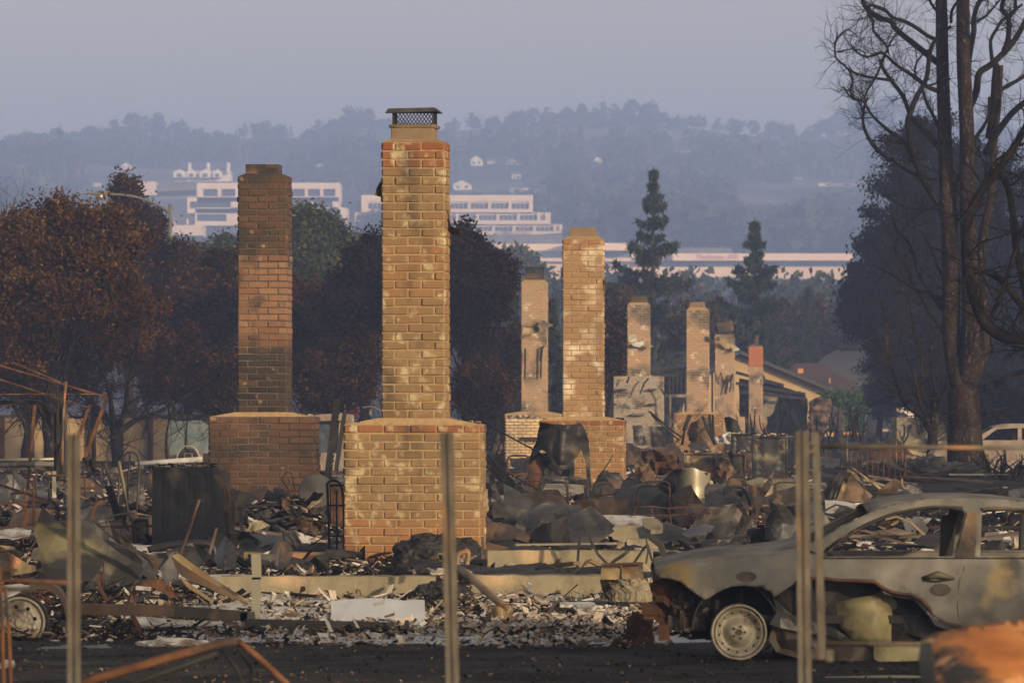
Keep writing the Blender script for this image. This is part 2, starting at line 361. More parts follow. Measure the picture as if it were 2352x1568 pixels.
m_white_car = mat('scorched_white_paint', [(.3,(.16,.13,.09)),(.5,(.24,.19,.14)),(.7,(.13,.09,.06))], scale=1.6, rough=.5, bump=.15, stain=((.14,.09,.06), 1.5, .55, .7))
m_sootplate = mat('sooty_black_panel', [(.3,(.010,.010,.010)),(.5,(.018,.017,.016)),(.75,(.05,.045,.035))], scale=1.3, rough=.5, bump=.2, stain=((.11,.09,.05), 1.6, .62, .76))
m_blue = mat('blue_plastic', [(.3,(.06,.09,.16)),(.7,(.10,.13,.2))], scale=3, bump=0)
m_board = mat('white_tile_board', [(.3,(.36,.38,.41)),(.7,(.46,.48,.51))], scale=3, rough=.7, bump=.2, stain=((.25,.2,.15), 5, .62, .68))
m_pad = mat('scorched_olive_pad', [(.3,(.16,.14,.06)),(.5,(.23,.20,.10)),(.7,(.30,.27,.16))], scale=5, rough=.6, bump=.4, bscale=16, stain=((.06,.05,.03), 3, .58, .7))
m_red = mat('red_paint', [(.3,(.14,.015,.02)),(.7,(.2,.025,.03))], scale=3, bump=0)
m_lens = mat('lamp_lens', [(.3,(.7,.6,.45)),(.7,(.8,.7,.5))], scale=3, rough=.2, bump=0)

m_rust_bar = mat('orange_rusted_bar', [(.3,(.05,.021,.011)),(.5,(.10,.042,.018)),(.7,(.18,.08,.034))], scale=6, rough=.8, bump=.4, stain=((.03,.022,.018), 4, .55, .66))
# ------------------------------------------------------------ ground, hills
def grid(name, xs, ys, zf, m, kind='structure', smooth=True):
    X, Y = np.meshgrid(xs, ys); Z = np.vectorize(zf)(X, Y)
    nx, ny = len(xs), len(ys)
    V = np.stack([X, Y, Z], -1).reshape(-1, 3)
    i = np.arange(nx-1)[None, :]+nx*np.arange(ny-1)[:, None]
    Fq = np.stack([i, i+1, i+nx+1, i+nx], -1).reshape(-1, 4)
    me = bpy.data.meshes.new(name); me.from_pydata(V.tolist(), [], Fq.tolist()); me.materials.append(m)
    me.polygons.foreach_set('use_smooth', [smooth]*len(me.polygons)); me.update()
    o = bpy.data.objects.new(name, me); COL.objects.link(o); tag(o, kind=kind); return o
ys_g = np.concatenate([np.linspace(-120, 30, 16), np.arange(31, 56, .25), np.arange(56, 150, .8), np.arange(150, 900, 15)])
xs_g = np.concatenate([np.linspace(-420, -16, 24), np.arange(-15, 22, .5), np.linspace(23, 420, 24)])
def gz(x, y):
    z = (0.006 if y < 46 else 0.03)*nz(x*.35, y*.3)
    if y > 47: z += min(1, (y-47)/10)*(.07*nz(x*.5, y*.16, 4)+.05)
    if y > 110 and x > 6: z += .22*math.exp(-((x-11)/4.5)**2-((y-136)/16)**2)
    return z
ground = grid('ground', xs_g, ys_g, gz, m_dirt)
road = grid('road', np.linspace(-60, 60, 240), np.concatenate([np.linspace(-60, 28, 12), np.arange(29, 45.6, .3)]), lambda x, y: gz(x, y)+.006, m_asphalt)

RIDGE = [(-1500,330),(0,318),(180,306),(300,296),(450,308),(560,303),(690,312),(780,296),(850,280),(1040,286),(1180,276),(1300,262),(1450,258),(1560,276),(1720,298),(1860,304),(2000,290),(2350,300),(4000,340)]
def ridge(px):
    for (a, b), (c, d) in zip(RIDGE, RIDGE[1:]):
        if a <= px <= c: t = (px-a)/(c-a); t = t*t*(3-2*t); return b+(d-b)*t+9
    return 330
def hillz(x, y):
    zr = EYE+(HOR-ridge(1176+F*x/3000))*3000/F
    t = max(0, min(1.0, (y-800)/2200)); z = zr*t**1.35
    if y > 3000: z -= (y-3000)*.05
    return z-1.0+5*t*nz(x*.006, y*.006, 3)*min(1, abs(3000-y)/300)
hills = grid('hills', np.linspace(-900, 900, 150), np.linspace(805, 3370, 150), hillz, m_hill)
def hit(px, py, y0=900, y1=3000):
    y = y0
    while y < y1:
        x = (px-1176)*y/F
        if EYE+(HOR-py)*y/F <= hillz(x, y): return y
        y += 8
    return y1

# ------------------------------------------------------------ leaf clouds
def leaf_quads(C, size, flat=0.0, hang=0.0, asp=1.8):
    n = len(C); a = RNG.normal(size=(n, 3)); 
    if hang: a[:, 2] = -np.abs(a[:, 2])-hang
    a /= np.linalg.norm(a, axis=1)[:, None]
    b = RNG.normal(size=(n, 3)); b -= (b*a).sum(1)[:, None]*a; b /= np.linalg.norm(b, axis=1)[:, None]
    s = (size*(.55+.9*RNG.random(n)))[:, None]
    a = a*s*asp/2; b = b*s/2
    return np.stack([C-a, C+b*.9-a*.1, C+a, C-b*.9-a*.1], 1).reshape(-1, 3)
# far woods on the slope: one uncountable mass of crowns
PROT = [(200,365,660,545,2600),(655,380,830,545,2300),(1020,445,1300,560,1900),(1050,365,1260,450,2500),(1080,535,1960,650,1590),(1690,415,1825,475,2340),(1815,405,2010,445,2500)]
HOUSES = [('small pale gabled house far left on the hazy hill', 290, 388, 22, 15, 0), ('pale gabled house on the hill left of the tallest chimney', 735, 392, 26, 17, 0), ('narrow pale house on the hill just left of the tallest chimney', 800, 402, 22, 22, 1), ('pale house roof above the left brick chimney', 632, 396, 50, 22, 1),
          ('tiny white house at the far left edge of the hill', 222, 428, 18, 13, 1),('bright pink gabled house right of the chimney cap', 1095, 381, 28, 24, 0),('small pale house beside the bright gabled one', 1128, 376, 18, 12, 1),('faint grey house among the hillside trees', 1175, 378, 26, 14, 0),('small gabled house in dark hillside trees', 1188, 385, 17, 12, 0),
          ('pale box-shaped house above the terraced office', 1186, 412, 22, 20, 1),('pale house with a tall chimney above the terraced office', 1062, 436, 42, 22, 0),('wide pale house above the right end of the terraced office', 1205, 448, 68, 30, 1),
          ('faint pinkish house on the open slope', 1373, 378, 20, 18, 0),('low pale house on the upper slope right of centre', 1513, 369, 26, 10, 1),('pale house with dark window gaps high on the slope', 1568, 356, 40, 18, 1),('small faint house on the right slope', 1830, 412, 22, 9, 1),('long low pale house row on the far right slope', 1925, 428, 90, 14, 1)]
HP_ = [(a[1]-a[3]/2-3, a[2]-a[4]-3, a[1]+a[3]/2+3, a[2]-2, hit(a[1], a[2]+2)+25) for a in HOUSES]
def clear_of(px, top, w_, y, base=0):
    for x0, y0, x1, y1, yb in PROT+HP_:
        if y < yb and px+w_ > x0 and px-w_ < x1 and top < y1-6: return False
    return True
def forest():
    Vs = []; T = []; n = 0; tries = 0
    while n < 5200 and tries < 60000:
        tries += 1
        y = 880+2150*random.random()**.75; x = random.uniform(-.105, .105)*y
        z = hillz(x, y); px = 1176+F*x/y; py = HOR-(z-EYE)*F/y
        if 800 < px < 1950 and 300 < py < 352 and y > 2300 and random.random() < .93: continue
        dn = nz(x*.012, y*.010, 9)
        if dn < -.22 and random.random() < .8: continue
        if 520 < py < 650 and 1030 < px < 1950 and 1480 < y < 1700: continue
        if 370 < px < 810 and 1700 < y < 1990: continue
        if 1010 < px < 1310 and 1650 < y < 1990: continue
        h = random.uniform(6, 13)*(1.0+.3*(random.random() < .1))*(1-.55*min(1, max(0, (y-2500)/400))); r = h*random.uniform(.38, .62)
        con = random.random() < .16
        if con: h *= 1.35; r *= .45
        ok = True
        for _q in range(5):
            if clear_of(px, HOR-(z+h*1.05-EYE)*F/y, r*F/y*.8, y): break
            h *= .68; r *= .8
        else: ok = False
        if not ok: continue
        k = 46; th = RNG.random(k)*2*pi; u = RNG.random(k); 
        if con: rr = r*(1-u)*(.7+.4*RNG.random(k)); zz = h*u
        else: zz = h*(.18+.82*u); rr = r*np.sqrt(np.clip(1-((u-.45)/.56)**2, 0, 1))*(.65+.45*RNG.random(k))
        C = np.stack([x+rr*np.cos(th), y+rr*np.sin(th), z+zz], 1)
        Vs.append(leaf_quads(C, r*.42+.9, asp=1.2)); T.append(np.clip(random.random()*.9+RNG.random(k)*.25-.1, 0, 1)); n += 1
    o = mass('hillside_woods', np.concatenate(Vs), n*46, m_hilltree, np.concatenate(T)); tag(o, kind='stuff')
forest()

# ------------------------------------------------------------ trees
def wander(p, q, k=8, amp=.12):
    p = Vector(p); q = Vector(q); L = (q-p).length; out = [p]; s = random.random()*50
    for i in range(1, k):
        t = i/k; w_ = amp*L*sin(pi*t)
        out.append(p.lerp(q, t)+Vector((nz(s+t*3, 1), nz(s+t*3, 5), nz(s+t*3, 9)*.6))*w_)
    out.append(q); return out
def twig(mb, p, d, L, r, depth, n=5, up=.15, spread=.9, kids=(2, 4)):
    pts = [Vector(p)]; d = Vector(d).normalized(); k = 5; rs = [r]
    for i in range(k):
        d = (d+Vector((random.gauss(0, .22), random.gauss(0, .22), random.gauss(0, .22)+up*.3))).normalized()
        pts.append(pts[-1]+d*L/k); rs.append(r*(1-.75*(i+1)/k))
    mb.tube(pts, rs, n if depth > 1 else 3, cap=False)
    if depth > 0:
        for _ in range(random.randint(*kids)):
            i = random.randint(1, k-1)
            dd = (pts[i+1]-pts[i]).normalized()
            pr = Vector((random.gauss(0,1), random.gauss(0,1), random.gauss(0,1))); pr -= dd*pr.dot(dd); pr.normalize()
            nd = (dd*(1-.3*spread)+pr*spread*random.uniform(.5, 1)+Vector((0,0,up))).normalized()
            twig(mb, pts[i], nd, L*random.uniform(.4, .65), rs[i]*.6, depth-1, n, up, spread, kids)
    return pts[-1]
def leafy_tree(name, label, cat, base, d, blobs, nclump, leaves, lsize, lm, bm, tr=.25, group=None, clr=.8, twigs=1, hang=0, trunk_to=None, deep=None, zb=None):
    """base=(px) at ground distance d; blobs = crown ellipses (cx, cy, rx, ry) in photo units"""
    zg = gz((base-1176)*d/F, d) if zb is None else zb
    b = Vector(((base-1176)*d/F, d, zg)); root = thing(name, b, label, cat, group)
    lsize *= .60; nclump = int(nclump*1.4); leaves = int(leaves*1.3); mb = MB(); areas = [q[2]*q[3] for q in blobs]; C = []
    for i in range(nclump):
        q = random.choices(blobs, areas)[0]
        while True:
            u, v, s = [random.uniform(-1, 1) for _ in range(3)]
            rr = u*u+v*v+s*s
            if rr <= 1 and rr > random.random()*.6: break
        rx = S(q[2], d); dp = deep or rx; e_ = random.choice([.8, .92, 1.0, 1.12, 1.3]); u *= e_; v *= e_
        c = W(q[0], q[1], d); C.append(Vector((c.x+u*rx, d+s*dp*.9, c.z+v*S(q[3], d))))
    cen = sum(C, Vector())/len(C)
    top = W(trunk_to[0], trunk_to[1], d) if trunk_to else Vector((b.x*.6+cen.x*.4, d, b.z+(cen.z-b.z)*.75))
    tp = wander(b-Vector((0,0,.15)), top, 8, .06)
    mb.tube(tp, [tr*(1.25 if i == 0 else 1-.6*i/8) for i in range(9)], 9)
    for i, c in enumerate(C):
        if i % 2 == 0 or i < 26:
            k = random.randint(3, 8); st = tp[k]
            if st.z > c.z: k = 3; st = tp[3]
            lp = wander(st, c, 6, .14); r0 = tr*(.34 if i < 12 else .16)*(1-.5*k/8)
            mb.tube(lp, [r0*(1-.8*j/6) for j in range(7)], 5, cap=False)
            for _ in range(twigs):
                j = random.randint(2, 5); twig(mb, lp[j], (c-cen)+Vector((random.gauss(0,1),random.gauss(0,1),random.gauss(0,1)))*.8, clr*1.6, .018, 1, 3)
    mb.build('trunk', bm, root, smooth=True)
    if leaves:
        n = nclump*leaves; cc = np.repeat(np.array([tuple(c) for c in C]), leaves, 0)
        sg = clr*(.28+.42*np.repeat(RNG.random(nclump), leaves))[:, None]
        P = cc+RNG.normal(size=(n, 3))*sg*np.array([1, 1, .8])*.62
        T = np.clip(np.repeat(RNG.random(nclump)*.55+.1, leaves)+RNG.random(n)*.45-.05, 0, 1)
        mass('crown', leaf_quads(P, lsize, hang=hang), n, lm, T, root)
    return root
def conifer(name, label, px, top, d, hw, group=None, bot=.12, lean=0, lm=None, dens_=1.0, gap=0, zb=None):
    zg = gz((px-1176)*d/F, d) if zb is None else zb
    b = Vector(((px-1176)*d/F, d, zg)); H = W(px, top, d).z-b.z; R = S(hw, d)
    root = thing(name, b, label, 'tree', group); mb = MB(); tops = [b+Vector((lean*t*H, 0, H*t)) for t in np.linspace(0, 1, 9)]
    mb.tube(tops, [max(.02, .022*H*(1-.97*t)) for t in np.linspace(0, 1, 9)], 8)
    cs = []; h = bot*H
    while h < H*.985:
        t = h/H; k = random.randint(3, 5)
        for _ in range(k):
            a = random.random()*2*pi; prof = min(1, ((1-t)/.55)**1.45+.015)
            L = R*1.45*prof*random.uniform(.45, 1.15)
            if gap and random.random() < gap: L *= .45
            p0 = b+Vector((lean*h, 0, h)); p = p0.copy(); pts = [p0]; sl = random.uniform(-.25, .05)+.35*t
            for j in range(1, 7):
                q = j/6; p = p0+Vector((cos(a)*L*q, sin(a)*L*q, L*(sl*q-.18*q+.30*q**3))); pts.append(p)
            mb.tube(pts, [.035*(1-.85*j/6)*(H/12) for j in range(7)], 4, cap=False)
            m_ = int(115*dens_*max(.35, L/R))
            for j in range(m_):
                q = random.random()**.6; i0 = min(5, int(q*6)); pp = pts[i0].lerp(pts[i0+1], q*6-i0)
                sp = .04*L*(1.1-q)+.075
                cs.append((pp.x+random.gauss(0, sp), pp.y+random.gauss(0, sp), pp.z-abs(random.gauss(0, .16))+.03))
        h += H*.030*random.uniform(.3, 1.7)
    mb.build('trunk', m_bark_twig, root, smooth=True)
    C = np.array(cs); n = len(C)
    mass('crown', leaf_quads(C, .075*H/12+.02, hang=.5, asp=4.5), n, lm or m_needle, np.clip(RNG.random(n)*.9, 0, 1), root)
    return root

# ------------------------------------------------------------ ridge-line oaks (individual)
def hill_tree_proto(name, label, k, h, r, lm=m_hilltree, con=False):
    root = thing(name, (0, 0, 0), label, 'tree')
    mb = MB(); mb.tube([Vector((0,0,-1)), Vector((.2,0,h*.3)), Vector((0,.2,h*.7))], [.45, .35, .15], 6)
    C = []
    for _ in range(26):
        a = random.random()*2*pi; u = random.random()
        rr = r*(sqrt(max(0, 1-((u-.4)/.62)**2))*random.uniform(.3, .95) if not con else (1-u)*.9); C.append(Vector((rr*cos(a), rr*sin(a), h*(.22+.74*u))))
        mb.tube([Vector((0,0,h*.25)), C[-1]], [.16, .04], 4, cap=False)
    mb.build('trunk', m_bark_twig, root)
    cc = np.repeat(np.array([tuple(c) for c in C]), k, 0); n = len(cc)
    mass('crown', leaf_quads(cc+RNG.normal(size=(n, 3))*r*.16, r*.13, asp=1.4), n, lm, np.clip(np.repeat(RNG.random(26)*.6, k)+RNG.random(n)*.4, 0, 1), root)
    return root
protos = []
for nm, lb, h, r in (('oak_tree','broad hazy blue oak on the distant skyline ridge', 13, 8), ('oak_tree','tall round hazy tree on the distant skyline ridge', 17, 7), ('oak_tree','loose thin-crowned hazy tree on the distant skyline ridge', 12, 6)):
    protos.append(hill_tree_proto(nm, lb, 60 if h != 12 else 26, h, r))
rt = [(60,300,.8,0),(120,300,.7,2),(215,286,1.1,0),(262,290,.6,1),(305,262,1.25,1),(335,268,1,2),(365,263,1.2,1),(410,275,1.1,0),(455,292,.8,0),(560,286,.9,2),(600,276,1.1,0),(640,285,1,0),(735,277,1.1,2),(775,268,1,0),(815,243,1.6,0),(850,252,1.3,1),(905,268,.9,2),
      (1045,272,1.2,2),(1085,260,1.2,2),(1130,268,.9,0),(1190,252,1.2,0),(1225,250,1.1,1),(1260,248,1.1,2),(1300,247,1.1,2),(1335,252,1,1),(1380,236,1.25,2),(1410,240,1,2),(1450,230,1.9,1),(1485,232,1.9,0),(1520,256,1,0),(1560,266,1,2),(1610,277,1,0),(1650,272,1,2),(1690,270,1.1,0),(1730,284,.9,1),(1780,276,1.1,0),(1810,283,1,0),(1860,291,.9,2),(1900,268,1.5,0),(1935,255,2.0,1),(1985,228,2.4,0),(2040,226,2.3,1),(2100,245,1.9,0),(2170,270,1.5,2),(2250,275,1.5,1)]
used = set()
for px, top, s_, k in rt:
    y = 2990+random.uniform(-25, 10); x = (px-1176)*y/F; z = hillz(x, y)
    H = [13, 17, 12][k]*s_; need = EYE+(HOR-top)*y/F-z; s2 = max(.5, min(need/([13,17,12][k]), 2.6))
    o = protos[k]
    if k in used: o = dup(o, (x, y, z), random.random()*6, (s2*random.uniform(.9,1.15), s2, s2))
    else: o.location = (x, y, z); o.scale = (s2,)*3; used.add(k)
    o['group'] = 'hazy trees along the distant ridge %s' % ['broad', 'round', 'thin'][k]

# ------------------------------------------------------------ far buildings
def win(root, x0, y0, x1, y1, d, m, dep=1.2, name='window'):
    mb = MB(); a = W(x0, y1, d); b = W(x1, y0, d); mb.box(((a.x+b.x)/2, d+dep, (a.z+b.z)/2), (b.x-a.x, .2, b.z-a.z)); return mb.build(name, m, root)
def fbox(mb, x0, y0, x1, y1, d, dep, mi=0, off=0):
    a = W(x0, y1, d); b = W(x1, y0, d); mb.box(((a.x+b.x)/2, d+off+dep/2, (a.z+b.z)/2), (b.x-a.x, dep, b.z-a.z), mi=mi)
def office(name, label, d, rows, base_y, m, mullions=True):
    """rows: (x0, x1, top, wtop, wbot, [window x ranges], right edge)"""
    root = thing(name, W((rows[0][0]+rows[0][1])/2, base_y, d), label, 'building')
    wall = MB()
    for (x0, x1, top, wt, wb, wins, nxt) in rows:
        fbox(wall, x0, top, x1, wt, d, 26); fbox(wall, x0, wb, x1, nxt, d, 26)
        xs = [x0]+[v for w_ in wins for v in w_]+[x1]
        for a, b in zip(xs[0::2], xs[1::2]):
            if b > a: fbox(wall, a, wt, b, wb, d, 26)
        for a, b in wins:
            g = win(root, a, wt, b, wb, d, m_glass, 1.5)
            if mullions:
                mm = MB(); k = 4
                for i in range(1, k): fbox(mm, a+(b-a)*i/k-.5, wt, a+(b-a)*i/k+.5, wb, d, .15, off=1.1)
                fbox(mm, a, wt, b, wt+4, d, .15, off=.8)
                mm.build('blind', m_facade, g)
    wall.build('wall', m, root); return root
def wr(x0, step, w_, n, x1=9999): return [(x0+i*step, min(x0+i*step+w_, x1)) for i in range(n) if x0+i*step < x1-4]
office('office_building', 'pink terraced office block stepping down behind the tallest chimney', 1920, [
    (830, 1224, 448, 463, 480, wr(846, 47, 40, 9, 1215), 490), (815, 1265, 488, 490, 506, wr(818, 47, 40, 10, 1252), 517),
    (800, 1292, 515, 517, 531, wr(808, 47, 40, 11, 1284), 547)], 546, m_facade)
lo = office('office_building', 'pink office block with a curved front behind the left brick chimney', 1900, [
    (452, 780, 420, 434, 451, [(467,500),(508,540),(664,700),(707,735),(742,770)], 463),
    (430, 778, 453, 463, 479, [(436,530),(664,714),(722,764)], 490), (448, 797, 477, 492, 508, [(452,520),(700,750),(776,786)], 518)], 545, m_facade, False)
mb = MB(); r0 = W(452, 420, 1900)
pts = [W(360+92*sin(a), 500, 1900+14*(1-sin(a))*1.2) for a in np.linspace(0, pi/2, 8)]
for (t, b, mi) in ((420,436,0),(436,448,1),(448,456,0)):
    for p, q in zip(pts, pts[1:]):
        z0 = W(0, b, 1900).z; z1 = W(0, t, 1900).z; e = 1.0 if mi else 0
        mb.add([(p.x,p.y+e,z0),(q.x,q.y+e,z0),(q.x,q.y+e,z1),(p.x,p.y+e,z1)], [(0,1,2,3)], mi)
mb.add([(p.x,p.y,W(0,420,1900).z) for p in pts]+[(pts[-1].x, 1926, W(0,420,1900).z), (pts[0].x, 1926, W(0,420,1900).z)], [list(range(len(pts)+2))])
mb.build('curved_bay', [m_facade, m_glass], lo)
ol = MB(); fbox(ol, 396, 517, 466, 541, 1880, 20); fbox(ol, 400, 503, 404, 518, 1880, 1); fbox(ol, 428, 503, 433, 518, 1880, 1); ol.build('annex', m_facade, lo)
ol = MB(); fbox(ol, 300, 417, 358, 448, 1990, 15); ol.build('annex', m_facade, lo)
lb = thing('office_building', W(1500, 640, 1600), 'long low tan office building with green glass bands beyond the conifers', 'building')
q = MB(); fbox(q, 1085, 560, 1320, 576, 1600, 30); fbox(q, 1300, 558, 1462, 575, 1592, 34); fbox(q, 1450, 581, 1545, 598, 1600, 30); fbox(q, 1545, 582, 2100, 598, 1595, 34)
fbox(q, 1085, 592, 1462, 600, 1600, 30); fbox(q, 1450, 613, 2100, 642, 1600, 30); q.build('wall', m_facade_tan, lb)
for a, b, y0, y1, gm in ((1085,1170,576,592,m_glass_green),(1172,1290,576,592,m_glass_green),(1292,1380,575,592,m_glass_green),(1382,1462,575,592,m_glass_green),(1465,1620,598,613,m_glass),(1621,1790,598,613,m_glass_green),(1792,1925,598,613,m_glass_green),(1927,2100,598,613,m_glass_green)):
    fb = MB(); fbox(fb, a, y0, b, y1, 1600, .3, off=1.0); fb.build('window', gm, lb)
for a_ in ((1085, 539, 1292, 560, 1612, 16), (1540, 569, 1680, 582, 1612, 14)): fb = MB(); fbox(fb, *a_); fb.build('roof_plant', m_hroof, lb)
fb = MB(); fbox(fb, 1040, 600, 1320, 660, 1603, 10); fbox(fb, 1380, 600, 2100, 660, 1604, 10); fb.build('base_wall', m_facade_tan, lb)
fc = bpy.data.curves.new('sign_lettering', 'FONT'); fc.body = 'Medtronic AVE'; fc.size = 1.9; fc.extrude = .06
fo = bpy.data.objects.new('sign_lettering', fc); COL.objects.link(fo); p = W(1601, 594, 1594.7); rl = Vector(lb.location)
me_ = bpy.data.meshes.new_from_object(fo.evaluated_get(bpy.context.evaluated_depsgraph_get())); bpy.data.objects.remove(fo); fo = bpy.data.objects.new('sign_lettering', me_); COL.objects.link(fo)
fo.location = p-rl; fo.rotation_euler = (pi/2, 0, 0); fo.parent = lb; fo.data.materials.clear(); fo.data.materials.append(mat('rose_sign_paint', [(.3,(.62,.30,.30)),(.7,(.66,.34,.33))], bump=0))

def far_house(label, px, py, wp, hp, kind=0, y=None, name='hillside_house'):
    d = y or hit(px, py+2); b = W(px, py, d); root = thing(name, b, label, 'house')
    w_ = S(wp, d); h = S(hp, d); dep = w_*.7
    wl = MB(); wl.box((b.x, d+dep/2, b.z+h*.3), (w_, dep, h*.6+.0)); 
    if kind != 1: 
        a = b.z+h*.6; wl.add([(b.x-w_/2, d, a), (b.x+w_/2, d, a), (b.x, d, b.z+h)], [(0,1,2)])
    wl.build('wall', m_hwall, root)
    rf = MB(); a = b.z+h*.6; t = .35; o = w_*.06
    if kind != 1: 
        rf.add([(b.x-w_/2-o, d-.6, a-.2),(b.x, d-.6, b.z+h+t),(b.x, d+dep, b.z+h+t),(b.x-w_/2-o, d+dep, a-.2),(b.x+w_/2+o, d-.6, a-.2),(b.x+w_/2+o, d+dep, a-.2)], [(0,1,2,3),(1,4,5,2)])
    else: rf.add([(b.x-w_/2-o, d-.5, a),(b.x+w_/2+o, d-.5, a),(b.x+w_/2-h*.3, d+dep/2, b.z+h),(b.x-w_/2+h*.3, d+dep/2, b.z+h),(b.x+w_/2+o, d+dep, a),(b.x-w_/2-o, d+dep, a)], [(0,1,2,3),(1,4,2),(3,2,4,5),(0,3,5)])
    rf.build('roof', m_hroof, root, solid=.3)
    for s in (-.25, .22):
        g = MB(); g.box((b.x+s*w_, d-.05, b.z+h*.3), (w_*.17, .12, h*.25)); g.build('window', m_glass, root)
    return root
# large dormered house above the left office
mh = far_house('large pale house with a row of dormers and chimneys above the left office', 466, 417, 128, 42, 1, y=2350)
for i, (px, wg) in enumerate([(413,28),(440,22),(472,26),(500,22)]):
    g = MB(); b = W(px, 402, 2348); w_ = S(wg, 2348); h = S(21, 2348)
    g.box((b.x, 2348, b.z), (w_, 6, h*.6)); g.add([(b.x-w_/2, 2344.9, b.z+h*.3),(b.x+w_/2, 2344.9, b.z+h*.3),(b.x, 2344.9, b.z+h*.62)], [(0,1,2)]); g.build('dormer', m_hwall, mh)
    g2 = MB(); g2.box((b.x, 2344.9, b.z-.2), (w_*.42, .2, h*.36)); g2.build('window', m_glass, mh)
for px in (435, 478, 524): g = MB(); fbox(g, px-3, 374, px+4, 398, 2346, 3); g.build('chimney', m_hwall, mh)
for a in HOUSES:
    far_house(a[0], *a[1:])
pv_ = thing('pavilion_house', W(1775, 470, 2350), 'hillside house with a columned balcony under a wide roof', 'house')
g = MB(); b = W(1765, 435, 2350)
g.add([(W(1700,436,2350).x,2345,b.z),(W(1816,436,2350).x,2345,b.z),(W(1780,420,2350).x,2355,W(0,420,2350).z),(W(1730,420,2350).x,2355,W(0,420,2350).z),(W(1816,436,2350).x,2368,b.z),(W(1700,436,2350).x,2368,b.z)], [(0,1,2,3),(1,4,2),(2,4,5,3),(0,3,5)]); g.build('roof', m_hroof, pv_, solid=.4)
g = MB(); fbox(g, 1758, 451, 1812, 455, 2347, 6); g.build('balcony', m_hwall, pv_)
g = MB(); fbox(g, 1720, 437, 1762, 458, 2354, 10); g.build('wall', m_hroof, pv_)
for px in (1766, 1780, 1793, 1807): g = MB(); fbox(g, px-1.2, 436, px+1.2, 470, 2347, .5); g.build('column', m_hwall, pv_)
# ------------------------------------------------------------ valley trees, far to near
gv = 'hazy valley trees below the long office'
protoV = [hill_tree_proto('valley_tree', 'hazy rounded valley tree in front of the long office', 50, 12, 4.5, m_leaf_green), hill_tree_proto('valley_tree', 'hazy autumn-brown valley tree in front of the long office', 40, 10, 4.0, m_leaf_mix)]
seen = set()
for i in range(64):
    px = random.uniform(940, 2100) if i < 50 else random.uniform(-30, 900); y = random.uniform(560, 1150); x = (px-1176)*y/F
    top = random.uniform(640, 705)+ (0 if px > 1300 else -30); z0 = 0 if y < 860 else hillz(x, y); k = i % 2
    need = EYE+(HOR-top)*y/F-z0; s2 = need/[12, 10][k]
    if k in seen: o = dup(protoV[k], (x, y, z0), random.random()*6, (s2*random.uniform(.7, 1.0), s2*.8, s2))
    else: o = protoV[k]; o.location = (x, y, z0); o.scale = (s2*.8, s2*.8, s2); seen.add(k)
    o['group'] = ['hazy green valley trees', 'hazy brown valley trees'][k]
leafy_tree('round_tree', 'dark blue round tree beside the low glass office', 'tree', 1180, 620, [(1180,640,65,55)], 60, 60, .8, m_leaf_green, m_bark_twig, .3, clr=2.2)
# two conifers and brush around them
conifer('conifer_tree', 'tall gappy dark green conifer right of centre', 1500, 383, 320, 108, gap=.3, dens_=1.7)
conifer('conifer_tree', 'shorter pointed dark conifer to the right of the tall one', 1733, 500, 335, 100, dens_=1.9, gap=.1)
conifer('conifer_tree', 'small narrow conifer between pointed conifer and dark cypress', 1856, 658, 360, 22, dens_=1.0)
conifer('pine_tree', 'dull green pine hidden behind the capped chimney', 1180, 670, 230, 50, dens_=1.6)
conifer('pine_tree', 'dull green pine right of the capped chimney', 1270, 672, 232, 34, dens_=1.4)
leafy_tree('shrubby_tree', 'olive tree below the tall conifer', 'tree', 1410, 300, [(1410,745,60,70)], 40, 160, .22, m_leaf_mix, m_bark_twig, .15, clr=.9)
leafy_tree('shrubby_tree', 'olive brown tree between the two conifers', 'tree', 1600, 310, [(1600,760,55,55)], 40, 160, .22, m_leaf_mix, m_bark_twig, .15, clr=.9)
leafy_tree('autumn_tree', 'green and brown tree above the grey-roofed house', 'tree', 1860, 400, [(1850,760,90,62),(1790,775,60,60)], 90, 150, .3, m_leaf_mix, m_bark_twig, .2, clr=1.2)
leafy_tree('autumn_tree', 'rusty brown tree beside the dark cypress', 'tree', 1960, 385, [(1955,775,60,55)], 55, 150, .28, m_leaf_mix, m_bark_twig, .2, clr=1.1)
leafy_tree('autumn_tree', 'muted green tree in front of the long office at right', 'tree', 1700, 420, [(1690,800,80,50)], 60, 130, .3, m_leaf_green, m_bark_twig, .2, clr=1.2)
leafy_tree('brown_tree', 'round brown scorched tree behind the second sunlit chimney', 'tree', 1400, 215, [(1405,815,48,85)], 70, 170, .15, m_leaf_dkbrown, m_bark_twig, .2, clr=.6)
leafy_tree('burnt_tree', 'purple-brown burnt tree right of the tallest chimney', 'tree', 1075, 185, [(1075,660,85,110),(1060,580,45,50),(1120,640,50,60)], 130, 170, .13, m_leaf_purple, m_bark_black, .22, clr=.62)
leafy_tree('burnt_tree', 'dark burnt tree left of the tallest chimney', 'tree', 835, 188, [(830,690,75,110),(860,610,45,60)], 120, 170, .13, m_leaf_purple, m_bark_black, .22, clr=.65)
leafy_tree('orchard_tree', 'low brown-leaved tree between tallest chimney and capped chimney', 'tree', 1140, 200, [(1150,830,80,70)], 70, 130, .13, m_leaf_dkbrown, m_bark_twig, .14, clr=.6)
leafy_tree('green_tree', 'grey-green tree with bare twigs right of the left chimney', 'tree', 720, 255, [(715,600,70,95),(700,530,38,40)], 110, 150, .2, m_leaf_green, m_bark_twig, .25, clr=.9, twigs=3)
leafy_tree('green_tree', 'yellow-green tree left of the left chimney', 'tree', 490, 290, [(485,640,60,70),(525,590,28,45)], 100, 150, .24, m_leaf_green, m_bark_twig, .25, clr=1.0)
